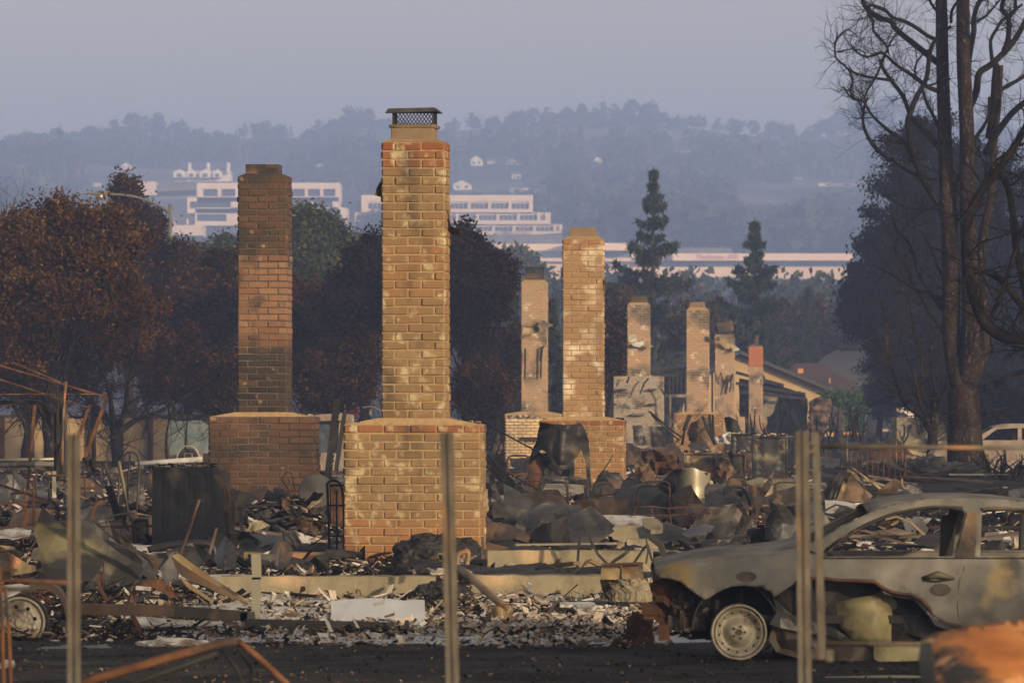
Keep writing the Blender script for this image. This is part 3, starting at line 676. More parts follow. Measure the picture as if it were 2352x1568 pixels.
leafy_tree('green_tree', 'yellowing tree at the hill foot beyond the left chimney', 'tree', 790, 300, [(790,610,36,55)], 50, 150, .22, m_leaf_green, m_bark_twig, .2, clr=.9)
leafy_tree('burnt_tree', 'reddish-brown burnt tree with pointed tops behind the leafy left tree', 'tree', 300, 215, [(290,590,95,100),(285,460,24,50),(335,520,30,45),(255,520,25,40)], 150, 170, .15, m_leaf_dkbrown, m_bark_twig, .25, clr=.7, twigs=2)
leafy_tree('burnt_tree', 'thin brown scorched tree directly left of the left chimney', 'tree', 430, 200, [(440,720,110,120),(520,660,45,80),(405,610,50,55)], 150, 130, .13, m_leaf_dkbrown, m_bark_twig, .22, clr=.75, twigs=2)
leafy_tree('burnt_tree', 'brown scorched tree showing behind and right of the left chimney', 'tree', 700, 195, [(710,770,95,110),(640,700,50,80)], 140, 130, .13, m_leaf_dkbrown, m_bark_twig, .22, clr=.75, twigs=2)
leafy_tree('leafy_tree', 'big tree with orange-brown scorched leaves at the left edge', 'tree', 120, 150, [(110,620,150,120),(60,560,90,80),(200,560,110,75),(260,700,80,110),(30,760,110,100),(150,500,45,40)], 330, 170, .105, m_leaf_brown, m_bark, .28, clr=.62, twigs=2)
leafy_tree('burnt_tree', 'dark leafless-edged tree at the lower far left', 'tree', 60, 168, [(60,820,110,90),(170,830,90,80)], 120, 110, .10, m_leaf_dkbrown, m_bark_black, .2, clr=.6, twigs=2)
leafy_tree('burnt_tree', 'low brown scorched thicket tree behind the orchard tree', 'tree', 560, 172, [(380,840,90,75),(520,860,60,60)], 120, 110, .10, m_leaf_dkbrown, m_bark_black, .2, clr=.6, twigs=2)
leafy_tree('burnt_tree', 'low dark scorched tree right of the left chimney foot', 'tree', 770, 174, [(740,870,70,60),(820,840,50,70)], 110, 120, .10, m_leaf_dkbrown, m_bark_black, .2, clr=.6, twigs=2)
leafy_tree('burnt_tree', 'low brown scorched tree behind the burnt timber frame', 'tree', 1110, 176, [(1100,890,70,50)], 50, 100, .10, m_leaf_dkbrown, m_bark_black, .14, clr=.5, twigs=2)
# far-left bare grey tree
def bare(name, label, base, d, limbs, mats=m_bark_black, tdep=2, tl=1.0, tn=5, group=None, zb=None, tw=.02, side=.35, n=9, maxr=9, bmat=None):
    """limbs: list of (points[(px,py)...], r0, r1) in photo units, real depth wander"""
    zg = gz((base-1176)*d/F, d) if zb is None else zb
    b = Vector(((base-1176)*d/F, d, zg)); root = thing(name, b, label, 'tree', group); mb = MB(); lb_ = MB()
    for i, (pts, r0, r1) in enumerate(limbs):
        s = random.uniform(0, 60); off = random.uniform(-1, 1)*side
        P = []; k = len(pts)
        # Catmull-Rom refinement
        R = []
        for j in range(k-1):
            p0 = Vector(pts[max(0, j-1)]); p1 = Vector(pts[j]); p2 = Vector(pts[j+1]); p3 = Vector(pts[min(k-1, j+2)])
            for t in (0, .25, .5, .75):
                q = .5*((2*p1)+(p2-p0)*t+(2*p0-5*p1+4*p2-p3)*t*t+(3*p1-p0-3*p2+p3)*t**3); R.append(q)
        R.append(Vector(pts[-1])); m_ = len(R)
        for j, q in enumerate(R):
            t = j/(m_-1); P.append(W(q.x, q.y, d)+Vector((0, off*t*6*(i > 0)+.25*nz(s+t*4), 0)))
        rs = [S(r0+(r1-r0)*(j/(m_-1))**.8, d) for j in range(m_)]
        (mb if r0 > maxr else lb_).tube(P, rs, n if r0 > 6 else 6, cap=True)
        if tdep > 0 and r0 < maxr:
            for _ in range(int(tn*m_/8)):
                j = random.randint(m_//5, m_-2); dd = (P[j+1]-P[j]).normalized(); pr = Vector((random.gauss(0,1), random.gauss(0,.8), random.gauss(0,1))).normalized()
                twig(lb_, P[j], dd*.7+pr, tl*random.uniform(.5, 1.3), min(rs[j]*.5, tw), tdep, 4, .12, .9, (2, 4))
    if mb.v: mb.build('trunk', mats, root, smooth=True)
    if lb_.v: lb_.build('branches', bmat or mats, root, smooth=True)
    return root
bare('bare_tree', 'faint bare twiggy tree at the extreme left edge', -10, 175, [([(-10,900),(-8,700),(-4,560),(10,480)], 8, 2), ([(-4,560),(20,490),(30,450)], 3, 1), ([(-6,600),(-30,520),(-40,440)],3,1)], m_bark_twig, 2, 1.4, 10)
# orchard tree: low forked burnt tree in front of the far-left wall
bare('orchard_tree', 'low forked burnt tree in front of the scorched wall', 270, 150, [
    ([(271,1078),(270,1040),(268,1000),(266,985)], 15, 14), ([(268,995),(240,955),(200,915),(160,880),(110,860)], 9, 2), ([(267,990),(258,940),(250,880),(225,820),(200,760)], 8, 2),
    ([(268,990),(290,940),(300,880),(320,820),(330,760)], 8, 2), ([(270,995),(310,965),(350,950),(400,925),(450,890)], 9, 2), ([(350,950),(390,960),(430,965),(470,950)], 4, 1.5), ([(290,930),(330,900),(370,850),(390,790)], 5, 1.5), ([(255,920),(215,890),(190,840),(150,800)], 5, 1.5),([(246,960),(200,950),(165,960),(120,930)], 4, 1.5)], m_bark_black, 3, 1.5, 9, maxr=30)
gp = 'thin burnt trunks standing before the scorched wall'
for px, y1, y0, r in ((205,1080,940,5),(345,1075,960,5),(385,1070,955,4),(60,1080,930,5),(425,1072,965,4)):
    o = bare('burnt_sapling', 'thin burnt trunk standing before the scorched wall', px, 158, [([(px,y1),(px+random.uniform(-5,5),(y1+y0)/2),(px+random.uniform(-9,9),y0),(px+random.uniform(-20,20),y0-70)], r, 1.2)], m_bark, 2, 1.2, 14, maxr=3.5)
    o['group'] = gp
bare('birch_trunk', 'mottled pale-barked burnt trunk left of the forked tree', 217, 152, [([(217,1062),(214,1000),(216,940),(205,900),(170,860),(140,820)], 6, 3), ([(205,900),(235,860),(250,800),(262,740)], 4, 1.5)], m_bark, 2, 1.2, 12, maxr=30)
# right: blackened cypress mass
leafy_tree('cypress_tree', 'huge blackened drooping cypress behind the bare tree', 'tree', 2130, 245, [(2140,400,95,110),(2120,560,140,140),(2110,720,170,120),(2170,850,150,100),(2060,640,110,90),(1990,700,50,70),(2100,330,55,55)], 420, 230, .15, m_leaf_navy, m_bark_black, .45, clr=.8, hang=1.2, twigs=1, trunk_to=(2110,330))
leafy_tree('cypress_tree', 'second blackened cypress at the right edge', 'tree', 2300, 258, [(2300,520,90,170),(2290,720,130,140),(2330,860,120,80),(2220,420,60,80),(2380,640,90,160)], 330, 200, .15, m_leaf_navy, m_bark_black, .4, clr=.8, hang=1.2, trunk_to=(2300,400))
leafy_tree('cypress_tree', 'small dark drooping tree beside the pale carport', 'tree', 2018, 264, [(2030,860,40,80),(2050,800,35,70)], 60, 200, .13, m_leaf_navy, m_bark_black, .18, clr=.6, hang=1.2)
leafy_tree('burnt_tree', 'blackened thicket behind the parked burnt cars at right', 'tree', 2250, 190, [(2230,930,130,70),(2330,950,80,60)], 120, 120, .11, m_leaf_navy, m_bark_black, .16, clr=.6, twigs=3)

# the tall bare tree at the right with scorched bark
def tree_px(x, y): return (3100+x/2.613)/1.633, (y/2.613)/1.633
T = lambda *a: [tree_px(x, y) for x, y in a]
def tq(x, y): return (3100+x/2.240)/1.633, (600+y/2.240)/1.633
Q = lambda *a: [tq(x, y) for x, y in a]
limbs = [
 ([(2222,1128),(2218,1080),(2216,1010),(2214,960),(2212,900)], 47, 36),
 ([(2213,905),(2196,840),(2186,760),(2184,660),(2180,560),(2174,420),(2170,300),(2164,140),(2160,0),(2158,-60)], 26, 12),
 ([(2216,905),(2226,830),(2228,740),(2226,620),(2220,480),(2216,300),(2208,140),(2206,0),(2204,-60)], 24, 14),
 ([(2220,900),(2252,830),(2262,760),(2258,690),(2252,600),(2262,520),(2278,440),(2284,330),(2294,240),(2300,150)], 18, 5),
 (T((1120,640),(980,520),(880,440),(760,340),(680,260),(640,200),(520,160),(440,90),(390,20),(370,-60)), 8, 5),
 (T((1110,410),(980,350),(860,270),(740,215),(640,190),(560,120),(480,90),(400,80),(390,180),(430,240),(430,330),(500,420),(555,500),(565,560)), 5, 3),
 (T((1110,900),(980,850),(880,770),(780,700),(680,640),(580,560),(510,530),(400,565),(300,530),(230,450)), 6, 2),
 (T((1110,1460),(1020,1340),(960,1260),(870,1160),(830,1080),(770,920),(690,800),(590,660),(560,560)), 7, 4),
 (T((560,560),(620,430),(690,330),(740,280)), 3, 1.2), (T((660,790),(520,770),(380,745),(250,690),(180,620),(110,545),(100,440),(130,350),(200,280),(260,270),(340,330)), 4, 1.3),
 (T((110,510),(230,490),(330,500),(370,540),(400,600)), 2, 1), (T((220,680),(265,780),(245,870),(290,940),(370,1000)), 3, 2),
 (T((560,570),(510,700),(450,820),(400,890),(375,980)), 3, 2.2),
 (T((870,1580),(830,1500),(760,1380),(640,1290),(520,1180),(440,1080),(380,980),(270,940),(190,830)), 6, 2),
 (T((640,1580),(480,1460),(400,1360),(340,1210),(350,1060),(375,990)), 5, 2.6), (T((470,1150),(330,1175),(215,1180)), 2, 1), (T((750,1410),(600,1390),(420,1380),(370,1365)), 3, 1),
 (T((850,1580),(820,1360),(795,1200),(830,1080),(880,950),(940,850),(980,740),(1000,560),(1040,430),(1120,340),(1210,270)), 8, 4),
 (T((960,840),(880,740),(880,640),(950,530),(1010,480)), 3, 2), (T((1110,1270),(1060,1120),(1010,980),(980,840)), 5, 4), (T((980,850),(1100,800),(1260,740)), 3, 2),
 (T((1400,1060),(1470,900),(1500,720),(1620,630),(1760,500),(1860,380),(1940,240),(2000,120)), 9, 6), (T((1630,620),(1610,420),(1680,280),(1760,170),(1940,30)), 5, 3),
 (T((1740,500),(1780,380),(1780,200),(1720,90),(1740,-40)), 7, 5), (T((1780,200),(1840,90),(1820,-30)), 4, 3), (T((1380,500),(1440,320),(1440,200),(1480,40),(1560,-20)), 7, 5), (T((1440,220),(1560,160),(1700,0)), 4, 2),
 (T((1600,1350),(1620,1100),(1630,850),(1640,640)), 10, 7), (T((1640,960),(1760,850),(1920,760),(2040,660)), 6, 4), (T((1560,1500),(1640,1340),(1800,1120),(1960,980),(2080,860)), 9, 6),
 (T((1400,1560),(1430,1400),(1560,1180),(1570,970)), 6, 3), (T((1390,810),(1400,560),(1420,380),(1390,270)), 5, 3), (T((1080,110),(1040,60),(990,-30)), 4, 3), (T((1220,220),(1210,120),(1270,20)), 4, 3),
 (Q((940,370),(860,260),(780,130),(730,20),(700,-60)), 8, 6), (Q((930,160),(760,130),(620,60),(530,-10)), 6, 3), (Q((945,415),(830,405),(680,405),(520,330),(485,230)), 4, 1.5), (Q((965,960),(920,860),(860,710),(790,600),(730,570)), 4, 1.5),
 (Q((1000,1280),(900,1140),(790,980),(740,800),(690,690),(610,590),(570,490)), 6, 2.5), (Q((980,1170),(880,1120),(760,1090),(640,1020),(500,940),(390,880)), 5, 1.5), (Q((1010,1480),(880,1300),(800,1150),(720,1020),(690,910),(610,830),(580,720),(640,590),(760,470),(840,430)), 5, 1.5),
 (Q((1060,300),(1100,160),(1180,40),(1260,-60)), 5, 4), (Q((1010,640),(1080,480),(1110,330),(1140,200)), 4, 3), (Q((1100,500),(1200,470),(1300,380),(1440,300)), 4, 3),
 ([(2262,890),(2290,880),(2320,862),(2360,850)], 8, 6), ([(2262,948),(2290,940),(2330,936)], 5, 2), ([(2230,870),(2215,850),(2195,800),(2180,760)], 3, 1.5)]
bt = bare('bare_tree', 'tall leafless scorched tree with twin trunks at the right', 2222, 132, limbs, m_bark, 2, .75, 7, side=.25, n=14, tw=.011, maxr=12, bmat=m_bark_black)
mb = MB()
for a in np.linspace(0, 2*pi, 9)[:-1]:
    b = W(2224, 1122, 132); mb.tube([b+Vector((cos(a)*.2, sin(a)*.2, .5)), b+Vector((cos(a)*.52, sin(a)*.5, .12)), b+Vector((cos(a)*.95, sin(a)*.9, -.12))], [.24, .17, .06], 8)
mb.build('root_flare', m_bark, bt, smooth=True)
# slender multi-stem burnt tree left of it
bare('burnt_tree', 'slender pale-barked burnt tree leaning left of the big trunk', 2135, 138, [
    ([(2140,1090),(2140,1040),(2142,1000),(2148,950),(2152,900)], 14, 10), ([(2140,1000),(2120,960),(2080,925),(2058,870),(2040,810),(2034,740),(2030,690)], 8, 2), ([(2050,820),(2020,790),(2005,780)], 3, 1), ([(2150,960),(2120,900),(2118,830),(2100,760),(2090,700),(2060,640)], 6, 1.5),
    ([(2150,950),(2170,880),(2180,820),(2172,760)], 5, 1.5), ([(2146,1000),(2112,930),(2096,860),(2070,800),(2062,740)], 5, 1.5), ([(2150,900),(2140,830),(2150,760),(2130,700)], 4, 1.2)], m_bark, 2, 1.0, 9, maxr=30)
# dark curved tree in front, leaning in from the right edge
bare('bent_tree', 'black bent burnt tree curving in from the right edge', 2500, 96, [
    ([(2520,1190),(2500,1000),(2460,880),(2400,800),(2352,788),(2300,770),(2262,740),(2240,690),(2222,620),(2220,540),(2236,470),(2262,430),(2300,380),(2352,300),(2400,200)], 20, 8),
    ([(2222,630),(2260,620),(2300,640),(2352,700),(2400,740)], 7, 10), ([(2300,400),(2320,440),(2335,560),(2352,640),(2380,760)], 8, 8), ([(2250,460),(2210,490),(2170,500)], 5, 1.5), ([(2225,600),(2205,670),(2170,740)], 3, 1.2), ([(2262,745),(2290,700),(2330,580),(2352,520)], 6, 4), ([(2236,470),(2280,380),(2330,340),(2352,330)], 4, 3)], m_bark_black, 2, 1.0, 7, maxr=40, side=.1)
# ------------------------------------------------------------ brick chimneys
def brick_block(mb, cx, cy, z0, z1, w_, dp, rot, course=.1, bl=.305, jit=.007, joint=.0125, top_w=None, taper=0, zone=None, mort=1, hole=None):
    """rings of real bricks round a mortar core; mi 0 bricks, 1 mortar. rot about Z at (cx,cy)"""
    R = Matrix.Rotation(rot, 3, 'Z'); n = max(1, round((z1-z0)/course)); ch = (z1-z0)/n; bd = .05
    core = MB(); ins = .006
    mb_c = Vector((cx, cy, (z0+z1)/2))
    if hole is None: mb.box(mb_c, (w_-2*ins, dp-2*ins, z1-z0), R, mi=mort, t=.5)
    for k in range(n):
        z = z0+(k+.5)*ch; tw = 1+taper*(1-(k+.5)/n)
        for side in range(4):
            L = (w_ if side % 2 == 0 else dp)*tw; off = (dp if side % 2 == 0 else w_)*tw/2
            odd = (k+side) % 2; x = -L/2; first = True
            lens = []
            rem = L
            l0 = bl*.5 if odd else bl*1.0
            while rem > 1e-4:
                l = l0 if first else bl
                first = False
                if rem-l < bl*.28: l = rem
                lens.append(l); rem -= l
            for l in lens:
                l2 = l-joint; px = x+l/2; x += l
                dz = random.gauss(0, .0015); out = abs(random.gauss(0, jit))+.002
                if hole and side == 0 and hole[0] < px < hole[1] and hole[2] < z-z0 < hole[3]: continue
                loc = Vector((px, -off+bd/2-out, 0)); ra = Matrix.Rotation(side*pi/2, 3, 'Z')
                # overlap corners: bricks of sides 1/3 stop short of the faces of 0/2
                if side % 2 == 1:
                    if px-l/2 <= -L/2+1e-4: loc.x += .012; l2 -= .024
                    if px+l/2 >= L/2-1e-4: loc.x -= .012; l2 -= .024
                p = R@(ra@loc)+Vector((cx, cy, z+dz))
                rr = R@ra@Matrix.Rotation(random.gauss(0, .010), 3, 'Y')
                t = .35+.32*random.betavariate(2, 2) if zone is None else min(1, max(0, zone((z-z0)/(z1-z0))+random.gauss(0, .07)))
                mb.box(p, (l2, bd, ch-joint*random.uniform(.8, 1.2)), rr, mi=0, t=t, bev=.011 if course > .08 else .006)
def frustum(mb, cx, cy, z0, z1, w0, d0, w1, d1, rot, mi=0, ox=0, oy=0):
    R = Matrix.Rotation(rot, 3, 'Z'); vs = []
    for (w_, dp, z, a, b) in ((w0, d0, z0, 0, 0), (w1, d1, z1, ox, oy)):
        for sx, sy in ((-1,-1),(1,-1),(1,1),(-1,1)): vs.append(R@Vector((a+sx*w_/2, b+sy*dp/2, 0))+Vector((cx, cy, z)))
    mb.add(vs, [(0,1,2,3)[::-1],(4,5,6,7),(0,1,5,4),(1,2,6,5),(2,3,7,6),(3,0,4,7)], mi)
def chimney(label, d, st, top, sh, base=None, bot=None, rot=-.06, mats=None, bmats=None, flue=None, cap=None, course=.1, bl=.305, depth=None, sdrop=10, lean=0, zone=None, bzone=None, bcourse=None, group=None, shoulder_m=None):
    """st=(x0,x1) at shoulder; top, sh, bot photo rows; base=(x0,x1)"""
    mats = mats or [m_brick, m_mortar]; bmats = bmats or mats
    cx = W((st[0]+st[1])/2, sh, d).x; w_ = S(st[1]-st[0], d)*.985; dp = depth or w_*.8
    zs = W(0, sh, d).z; zt = W(0, top, d).z
    bx = W((base[0]+base[1])/2, sh, d).x if base else cx
    zg = W(0, bot, d).z if bot else 0
    root = thing('brick_chimney', (bx, d, zg), label, 'chimney', group)
    cy = d+dp/2+.04
    mb = MB(); zt2 = zt-S(6, d) if flue else zt
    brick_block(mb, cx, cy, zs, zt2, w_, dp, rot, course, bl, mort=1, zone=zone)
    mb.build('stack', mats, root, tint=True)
    mb = MB(); frustum(mb, cx, cy, zt2+.002, zt+.01, w_*.99, dp*.99, w_*.72, dp*.72, rot); mb.build('crown', mats[1], root)
    if base:
        bw = S(base[1]-base[0], d)*.985; bdp = max(dp*1.25, bw*.42); zb = zs-S(sdrop, d); cyb = d+bdp/2
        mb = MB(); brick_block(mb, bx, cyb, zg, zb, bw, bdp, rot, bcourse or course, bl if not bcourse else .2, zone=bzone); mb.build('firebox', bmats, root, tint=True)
        mb = MB(); frustum(mb, bx, cyb, zb+.002, zs+.012, bw*.995, bdp*.995, w_*1.08, dp*1.08, rot, ox=cx-bx, oy=cy-cyb); mb.build('shoulder', shoulder_m or mats[1], root)
        rb = MB()
        for _ in range(46):
            x = bx+random.uniform(-.47, .47)*bw
            if abs(x-cx) < w_*.55: continue
            zz = zb+(zs-zb)*(1-min(1, abs(x-cx)/(bw*.5)))+.012; s_ = random.uniform(.012, .035)
            rb.box((x, cyb-bdp*.3+random.uniform(-.08, .2), zz+.01), (s_*2, s_, s_*.8), Matrix.Rotation(random.random()*3, 3, 'Z')@Matrix.Rotation(.4, 3, 'X'), t=random.random(), bev=.003)
        tagless = rb.build('rubble_on_shoulder', m_ash, root, tint=True)
        tagless['kind'] = 'stuff'
    if flue:
        x0, x1, y0, y1, fm = flue; fw = S(x1-x0, d); fx = W((x0+x1)/2, 0, d).x; z1 = W(0, y0, d).z; z0 = W(0, y1, d).z
        mb = MB(); R = Matrix.Rotation(rot, 3, 'Z'); t = .03
        for a, b, c_, e in ((0, -fw*.4, fw, t), (0, fw*.4, fw, t), (-fw/2+t/2, 0, t, fw*.8-t*1.1), (fw/2-t/2, 0, t, fw*.8-t*1.1)):
            mb.box(R@Vector((a, b, 0))+Vector((fx, cy, (z0+z1)/2-.02)), (c_, e, z1-z0+.06), R, bev=.006)
        mb.build('flue', fm, root)
    return root, cx, cy, w_, dp
def spark_cap(root, d, cx, cy, x0, x1, y0, y1, hat, rot=-.06, dense=True, colour=None):
    """mesh cage from row y0 to y1 with a hat (hx0,hx1,hy0,hy1)"""
    w_ = S(x1-x0, d); dp = w_*.8; fx = W((x0+x1)/2, 0, d).x; z1 = W(0, y0, d).z; z0 = W(0, y1, d).z; R = Matrix.Rotation(rot, 3, 'Z')
    ms = MB(); h = z1-z0; P = lambda a, b, z: R@Vector((a, b, 0))+Vector((fx, cy, z))
    for side in range(4):
        L = w_ if side % 2 == 0 else dp; o = (dp if side % 2 == 0 else w_)/2; ra = Matrix.Rotation(side*pi/2, 3, 'Z')
        Q = lambda u, z: R@(ra@Vector((u, -o, 0)))+Vector((fx, cy, z))
        stp = .040 if dense else .05; k = int(L/stp)
        for s_ in (-1, 1):
            for i in range(-int(h/stp)-1, k+int(h/stp)+1):
                u0 = -L/2+i*stp; u1 = u0+s_*h*.7; 
                a, za, b, zb = u0, z0, u1, z1
                if s_ > 0:
                    if a < -L/2: za += (-L/2-a)/(b-a)*(z1-z0); a = -L/2
                    if b > L/2: zb = za+(L/2-a)/(b-a)*(zb-za); b = L/2
                    if a >= L/2 or b <= -L/2 or a >= b: continue
                else:
                    if a > L/2: za += (L/2-a)/(b-a)*(z1-z0); a = L/2
                    if b < -L/2: zb = za+(-L/2-a)/(b-a)*(zb-za); b = -L/2
                    if a <= -L/2 or b >= L/2 or a <= b: continue
                ms.bar(Q(a, za), Q(b, zb), .0055 if dense else .006)
        ms.bar(Q(-L/2, z0), Q(-L/2, z1), .016); ms.bar(Q(-L/2, z1), Q(L/2, z1), .014); ms.bar(Q(-L/2, z0), Q(L/2, z0), .012)
    ms.build('spark_mesh', m_black, root)
    hx0, hx1, hy0, hy1 = hat; hw = S(hx1-hx0, d); hz1 = W(0, hy0, d).z; hz0 = W(0, hy1, d).z; hx = W((hx0+hx1)/2, 0, d).x
    mb = MB(); q = lambda a, b, z: R@Vector((a*hw/2, b*hw*.42, 0))+Vector((hx, cy, z))
    mb.add([q(-1,-1,hz0-.02), q(1,-1,hz0), q(1,1,hz0), q(-1,1,hz0+.01), q(-.9,-.86,hz1-.01), q(.86,-.86,hz1), q(.86,.86,hz1), q(-.9,.86,hz1)], [(0,1,5,4),(1,2,6,5),(2,3,7,6),(3,0,4,7),(4,5,6,7)])
    mb.build('rain_hat', colour or m_char_metal, root, solid=.012)
# 1 tallest, in front
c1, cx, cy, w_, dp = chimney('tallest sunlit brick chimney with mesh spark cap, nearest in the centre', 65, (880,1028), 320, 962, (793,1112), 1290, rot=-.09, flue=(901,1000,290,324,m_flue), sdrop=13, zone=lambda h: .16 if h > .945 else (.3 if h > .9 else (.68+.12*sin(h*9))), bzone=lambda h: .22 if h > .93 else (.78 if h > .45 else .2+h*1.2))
mb = MB(); R = Matrix.Rotation(-.09, 3, 'Z'); p = W(951, 289, 65); mb.box((p.x, cy, p.z), (S(108,65), S(90,65), S(8,65)), R, bev=.006)
mb.box((p.x, cy, p.z+.005), (S(111,65), S(93,65), S(2,65)), R)
for i in range(4): mb.box(R@Vector((-.2+i*.14, -S(46,65), 0))+Vector((p.x, cy, p.z)), (.02,.02,.02), R)
mb.build('flue_collar', m_ochre_metal, c1)
spark_cap(c1, 65, cx, cy, 905, 998, 254, 285, (889, 1010, 247, 255), rot=-.09, colour=m_grey_metal)
def flash(root, poly, d, m, tilt=(.1,0), **k): return sheet('flashing', poly, d, m, parent=root, tilt=tilt, thick=.008, amp=.012, st=3, **k)
flash(c1, [(877,411),(878,452),(861,449),(866,432)], 65.2, m_olive, (.1,.05))
flash(c1, [(1022,470),(1029,475),(1031,500),(1036,520),(1060,527),(1056,542),(1034,536),(1026,520),(1022,495)], 65.25, m_grey_metal, (-.12,.03))
# 2 left, sooty; zone tint also paints a sunlit middle and dim top
c2, cx2, cy2, w2, dp2 = chimney('sooty dark brick chimney at the left, sunlit middle painted into its bricks', 86, (549,664), 399, 948, (482,728), 1175, rot=-.10, zone=lambda h: .14 if h < .22 else (.14+(h-.22)*6 if h < .34 else (.86 if h < .66 else .40)), bzone=lambda h: .45+.1*sin(h*7), mats=[m_brick_dark, m_mortar_dark], flue=(566,642,378,404,m_char_metal), sdrop=9, shoulder_m=m_mortar)
flash(c2, [(657,572),(662,575),(667,610),(658,615)], 86.1, m_grey_metal); flash(c2, [(546,618),(550,616),(551,654),(546,655)], 86.1, m_char_metal)
mb = MB(); p = W(541, 944, 86); mb.lathe([(.05,0),(.055,.03),(.055,.06),(.045,.09)], (p.x, 86.3, p.z-.03), 'Z', 14); tin = mb.build('tin_can', m_ochre_metal, None, loc=(p.x, 86.3, p.z)); tag(tin, 'small yellow tin standing on the shoulder of the left chimney', 'tin')
# 3 second sunlit
c3, cx3, cy3, w3, dp3 = chimney('bright golden brick chimney right of centre with an open clay flue', 103, (1294,1388), 543, 958, (1240,1438), 1125, rot=-.07, mats=[m_brick_gold, m_mortar], bmats=[m_brick, m_mortar], zone=lambda h: .1 if h > .93 else .6, bzone=lambda h: .05 if h > .92 else .5, flue=(1310,1370,523,546,m_flue), sdrop=7)
flash(c3, [(1294,607),(1294,633),(1289,636),(1290,615)], 103.1, m_char_metal); flash(c3, [(1387,640),(1408,662),(1398,660),(1389,672)], 103.1, m_grey_metal)
# 4 capped, between
c4, cx4, cy4, w4, dp4 = chimney('slim brick chimney with a small mesh cap and torn flashing, left of the golden one', 158, (1198,1258), 642, 946, (1160,1290), 968, rot=-.05, mats=[m_brick_small, m_mortar], bmats=[m_mortar, m_mortar], course=.075, bl=.22, flue=(1207,1250,629,645,m_brown_metal), sdrop=4)
spark_cap(c4, 158, cx4, cy4, 1209, 1248, 614, 628, (1205, 1252, 612, 616), rot=-.05, dense=False)
flash(c4, [(1203,752),(1240,752),(1232,764),(1208,770),(1196,782),(1198,765)], 157.9, m_ochre_metal); flash(c4, [(1236,748),(1248,736),(1271,746),(1252,757),(1242,760)], 157.8, m_ochre_metal)
mb = MB(); 
for pts in ([(1206,800),(1206,840),(1205,870)], [(1241,800),(1246,796),(1243,830),(1242,868)], [(1250,795),(1243,800),(1240,830)]): mb.tube([W(x, y, 157.9) for x, y in pts], .025, 5)
mb.build('anchor_rods', m_black, c4)
# cream fireplace in front of it
fp = thing('fireplace', W(1215, 1075, 150), 'cream brick fireplace with an empty square opening', 'fireplace'); mb = MB()
pc = W(1222, 1062, 150); brick_block(mb, pc.x, 150.35, pc.z, W(0,962,150).z, S(122,150), .6, 0, .085, .22, hole=(-.32, .9, -1, .65)); mb.build('surround', [m_brick_cream, m_mortar], fp, tint=True)
mb = MB(); fbox(mb, 1165, 966, 1188, 1075, 150.09, .5); fbox(mb, 1165, 966, 1281, 1003, 150.09, .5); mb.build('mortar_core', m_mortar, fp)
mb = MB(); fbox(mb, 1189, 1004, 1282, 1075, 150.7, .05); fbox(mb, 1188, 1004, 1190, 1075, 150.1, .6); mb.build('firebox_lining', m_brown_metal, fp)
rb = MB()
for _ in range(60): 
    x = random.uniform(1170, 1238); s_ = random.uniform(.02, .06); p = W(x, 959, 150.3); rb.box((p.x, 150.1+random.random()*.4, p.z+random.random()*.05), (s_*2, s_, s_), Matrix.Rotation(random.random()*3, 3, 'Z'), t=random.uniform(.6,1), bev=.004)
o = rb.build('mantel_rubble', m_ash, fp, tint=True); o['kind'] = 'stuff'
# 5 over the wide grey brick wall
c5, cx5, cy5, w5, dp5 = chimney('brick chimney rising from a wide soot-streaked grey brick wall', 180, (1441,1494), 694, 864, (1409,1526), 1040, rot=-.03, mats=[m_brick_small, m_mortar], bmats=[m_brick_grey, m_mortar], course=.08, bl=.24, bcourse=.068, flue=(1450,1487,680,697,m_brown_metal), sdrop=1)
flash(c5, [(1442,770),(1462,768),(1463,784),(1443,786)], 179.9, m_galv); flash(c5, [(1448,789),(1480,783),(1476,797),(1456,796)], 179.8, m_white); flash(c5, [(1484,790),(1493,787),(1500,796),(1490,802)], 179.7, m_olive)
mb = MB()
for a, b, c_ in ((1425,892,16),(1492,892,16),(1492,926,16),(1452,950,28),(1409,926,8)): fbox(mb, a, b, a+c_, b+4, 179.75, .4)
mb.build('brick_ledge', m_mortar_dark, c5)
mb = MB()
for pts in ([(1442,878),(1445,864),(1440,880)], [(1470,905),(1480,880),(1490,868)], [(1518,892),(1528,910),(1530,960)]): mb.tube([W(x, y, 179.6) for x, y in pts], .03, 5)
mb.build('anchor_rods', m_black, c5)
# 6
c6, cx6, cy6, w6, dp6 = chimney('plain brick chimney with short clay flue, third from the right', 186, (1577,1630), 706, 946, (1547,1664), 1040, rot=-.05, mats=[m_brick_small, m_mortar], bmats=[m_brick, m_mortar], flue=(1585,1620,694,709,m_flue), sdrop=4, course=.09, bl=.26)
flash(c6, [(1629,768),(1634,776),(1633,785),(1629,782)], 185.9, m_char_metal)
# 7
c7, cx7, cy7, w7, dp7 = chimney('sooty brick chimney with a tilted burnt cap box, second from the right', 225, (1643,1688), 768, 955, (1632,1712), 1025, rot=-.05, mats=[m_brick_small, m_mortar], bmats=[m_brick_small, m_mortar], course=.08, bl=.24, sdrop=3)
mb = MB(); p = W(1664, 751, 225); mb.box(p+Vector((0,.35,0)), (S(40,225), .6, S(27,225)), Matrix.Rotation(-.22, 3, 'Y'), bev=.05); mb.box(p+Vector((0,0.02,0)), (S(30,225), .05, S(12,225)), Matrix.Rotation(-.22, 3, 'Y')); mb.build('cap_box', m_brown_metal, c7)
flash(c7, [(1641,773),(1653,773),(1653,792),(1643,791)], 224.9, m_ochre_metal); flash(c7, [(1650,786),(1680,786),(1680,802),(1665,800)], 224.8, m_ochre_metal); flash(c7, [(1688,792),(1699,803),(1682,808)], 224.7, m_galv)
mb = MB()
